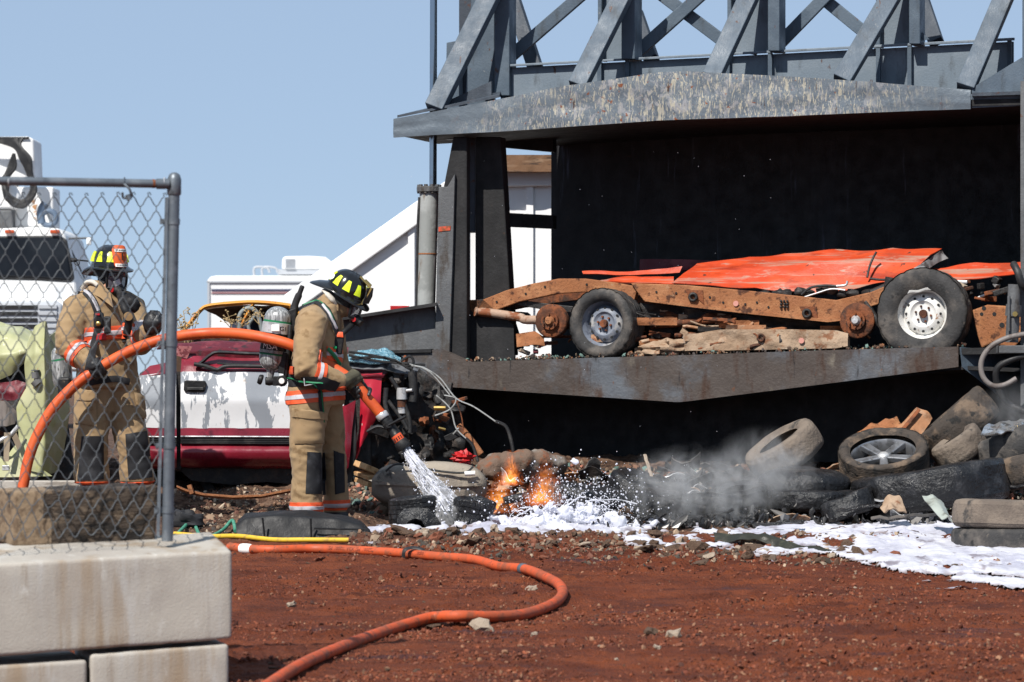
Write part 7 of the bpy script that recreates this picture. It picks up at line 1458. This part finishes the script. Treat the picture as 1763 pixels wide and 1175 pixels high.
# ------------------------------------------------------------------ flames and smoke
def vol_box(name, lo, hi, build, label):
    c = (Vector(lo)+Vector(hi))/2; h = (Vector(hi)-Vector(lo))/2
    b = MB(); b.box((0, 0, 0), (2, 2, 2)); me = b.mesh(name, Matrix.Identity(4)); o = bpy.data.objects.new(name, me); COL.objects.link(o); o.location = c; o.scale = h
    m = bpy.data.materials.new(name); m.use_nodes = True; t = m.node_tree; t.nodes.remove(t.nodes['Principled BSDF']); build(t, h); me.materials.append(m); return setp(o, label, kind='stuff')
def flame_nodes(seed, gain=1.):
    def f(t, h):
        N = t.nodes.new; L = t.links.new; tc = N('ShaderNodeTexCoord'); geo = N('ShaderNodeNewGeometry')
        mp = N('ShaderNodeMapping'); mp.inputs['Scale'].default_value = (24, 24, 13); mp.inputs['Location'].default_value = (seed*3.3, seed, seed*1.7); L(geo.outputs['Position'], mp.inputs[0])
        n = N('ShaderNodeTexNoise'); n.inputs['Scale'].default_value = 1; n.inputs['Detail'].default_value = 5; n.inputs['Roughness'].default_value = .62; n.inputs['Distortion'].default_value = 2.4; L(mp.outputs[0], n.inputs[0])
        # body: wide at the foot, narrowing upwards
        sx = N('ShaderNodeSeparateXYZ'); L(tc.outputs['Object'], sx.inputs[0])
        def mth(op, a, b=None):
            q = N('ShaderNodeMath'); q.operation = op
            for i, v in enumerate((a, b)):
                if v is None: continue
                if isinstance(v, (int, float)): q.inputs[i].default_value = v
                else: L(v, q.inputs[i])
            return q.outputs[0]
        r = mth('SQRT', mth('ADD', mth('MULTIPLY', sx.outputs[0], sx.outputs[0]), mth('MULTIPLY', sx.outputs[1], sx.outputs[1])))
        z01 = mth('MULTIPLY', mth('ADD', sx.outputs[2], 1.0), .5)
        edge = mth('SUBTRACT', mth('SUBTRACT', .98, mth('MULTIPLY', z01, .75)), r)         # >0 inside
        cl = N('ShaderNodeMapRange'); cl.inputs[1].default_value = -.05; cl.inputs[2].default_value = .6; L(edge, cl.inputs[0])
        foot = N('ShaderNodeMapRange'); foot.inputs[1].default_value = 0.; foot.inputs[2].default_value = .15; L(z01, foot.inputs[0])
        thr = N('ShaderNodeMapRange'); thr.inputs[1].default_value = .47; thr.inputs[2].default_value = .60; L(mth('ADD', n.outputs[0], mth('MULTIPLY', mth('SUBTRACT', cl.outputs[0], .5), .16)), thr.inputs[0])
        d = mth('MULTIPLY', mth('MULTIPLY', thr.outputs[0], cl.outputs[0]), foot.outputs[0])
        rp = N('ShaderNodeValToRGB'); e = rp.color_ramp.elements; e[0].color = (1, .15, .018, 1); e[1].color = (1, .36, .07, 1); e[1].position = .8; L(d, rp.inputs[0])
        em = N('ShaderNodeEmission'); L(rp.outputs[0], em.inputs[0]); L(mth('MULTIPLY', d, 15*gain), em.inputs[1])
        L(em.outputs[0], t.nodes['Material Output'].inputs['Volume'])
    return f
def fl_box(px0, py0, px1, py1, D, dd, seed, label, gain=1.):
    a = P(px0, py1, D-dd); c = P(px1, py0, D+dd); vol_box('flame', (a.x, a.y, a.z), (c.x, c.y, c.z), flame_nodes(seed, gain), label)
fl_box(850, 774, 908, 838, 28.1, .12, 1, 'small orange flame flickering highest above the foam splash', 1.2)
fl_box(812, 812, 908, 886, 27.85, .14, 2, 'orange flames between the tank and the foam splash', .8)
fl_box(885, 792, 992, 874, 27.62, .13, 3, 'orange flames licking the burnt tyre behind the splash', 1.1)
def smoke_nodes(seed, dens, sc_=3.2, colr=(.97, .97, .98)):
    def f(t, h):
        N = t.nodes.new; L = t.links.new; tc = N('ShaderNodeTexCoord'); geo = N('ShaderNodeNewGeometry')
        mp = N('ShaderNodeMapping'); mp.inputs['Scale'].default_value = (sc_*1.5, sc_*1.5, sc_); mp.inputs['Location'].default_value = (seed*2.1, 0, seed); L(geo.outputs['Position'], mp.inputs[0])
        n = N('ShaderNodeTexNoise'); n.inputs['Scale'].default_value = 1; n.inputs['Detail'].default_value = 5; n.inputs['Roughness'].default_value = .6; n.inputs['Distortion'].default_value = 1.5; L(mp.outputs[0], n.inputs[0])
        ln = N('ShaderNodeVectorMath'); ln.operation = 'LENGTH'; L(tc.outputs['Object'], ln.inputs[0])
        fo = N('ShaderNodeMapRange'); fo.interpolation_type = 'SMOOTHSTEP'; fo.inputs[1].default_value = 1.0; fo.inputs[2].default_value = .0; L(ln.outputs['Value'], fo.inputs[0])
        th = N('ShaderNodeMapRange'); th.inputs[1].default_value = .46; th.inputs[2].default_value = .74; L(n.outputs[0], th.inputs[0])
        m1 = N('ShaderNodeMath'); m1.operation = 'MULTIPLY'; L(fo.outputs[0], m1.inputs[0]); L(th.outputs[0], m1.inputs[1]); m2 = N('ShaderNodeMath'); m2.operation = 'MULTIPLY'; m2.inputs[1].default_value = dens; L(m1.outputs[0], m2.inputs[0])
        v = N('ShaderNodeVolumePrincipled'); v.inputs['Color'].default_value = (*colr, 1); L(m2.outputs[0], v.inputs['Density']); L(v.outputs[0], t.nodes['Material Output'].inputs['Volume'])
    return f
def smoke(px0, py0, px1, py1, D, dd, seed, dens, label):
    a = P(px0, py1, D-dd); c = P(px1, py0, D+dd); vol_box('smoke', (a.x, a.y, a.z), (c.x, c.y, c.z), smoke_nodes(seed, dens), label)
smoke(1050, 755, 1350, 940, 27.5, .45, 1, 12.5, 'grey smoke drifting up from the charred debris')
smoke(1210, 725, 1420, 900, 27.8, .4, 4, 7, 'thin smoke rising beside the leaning mud coated tyre')
smoke(1660, 640, 1850, 800, 29.0, .4, 7, 2.0, 'faint smoke behind the tyre heap at the right edge')
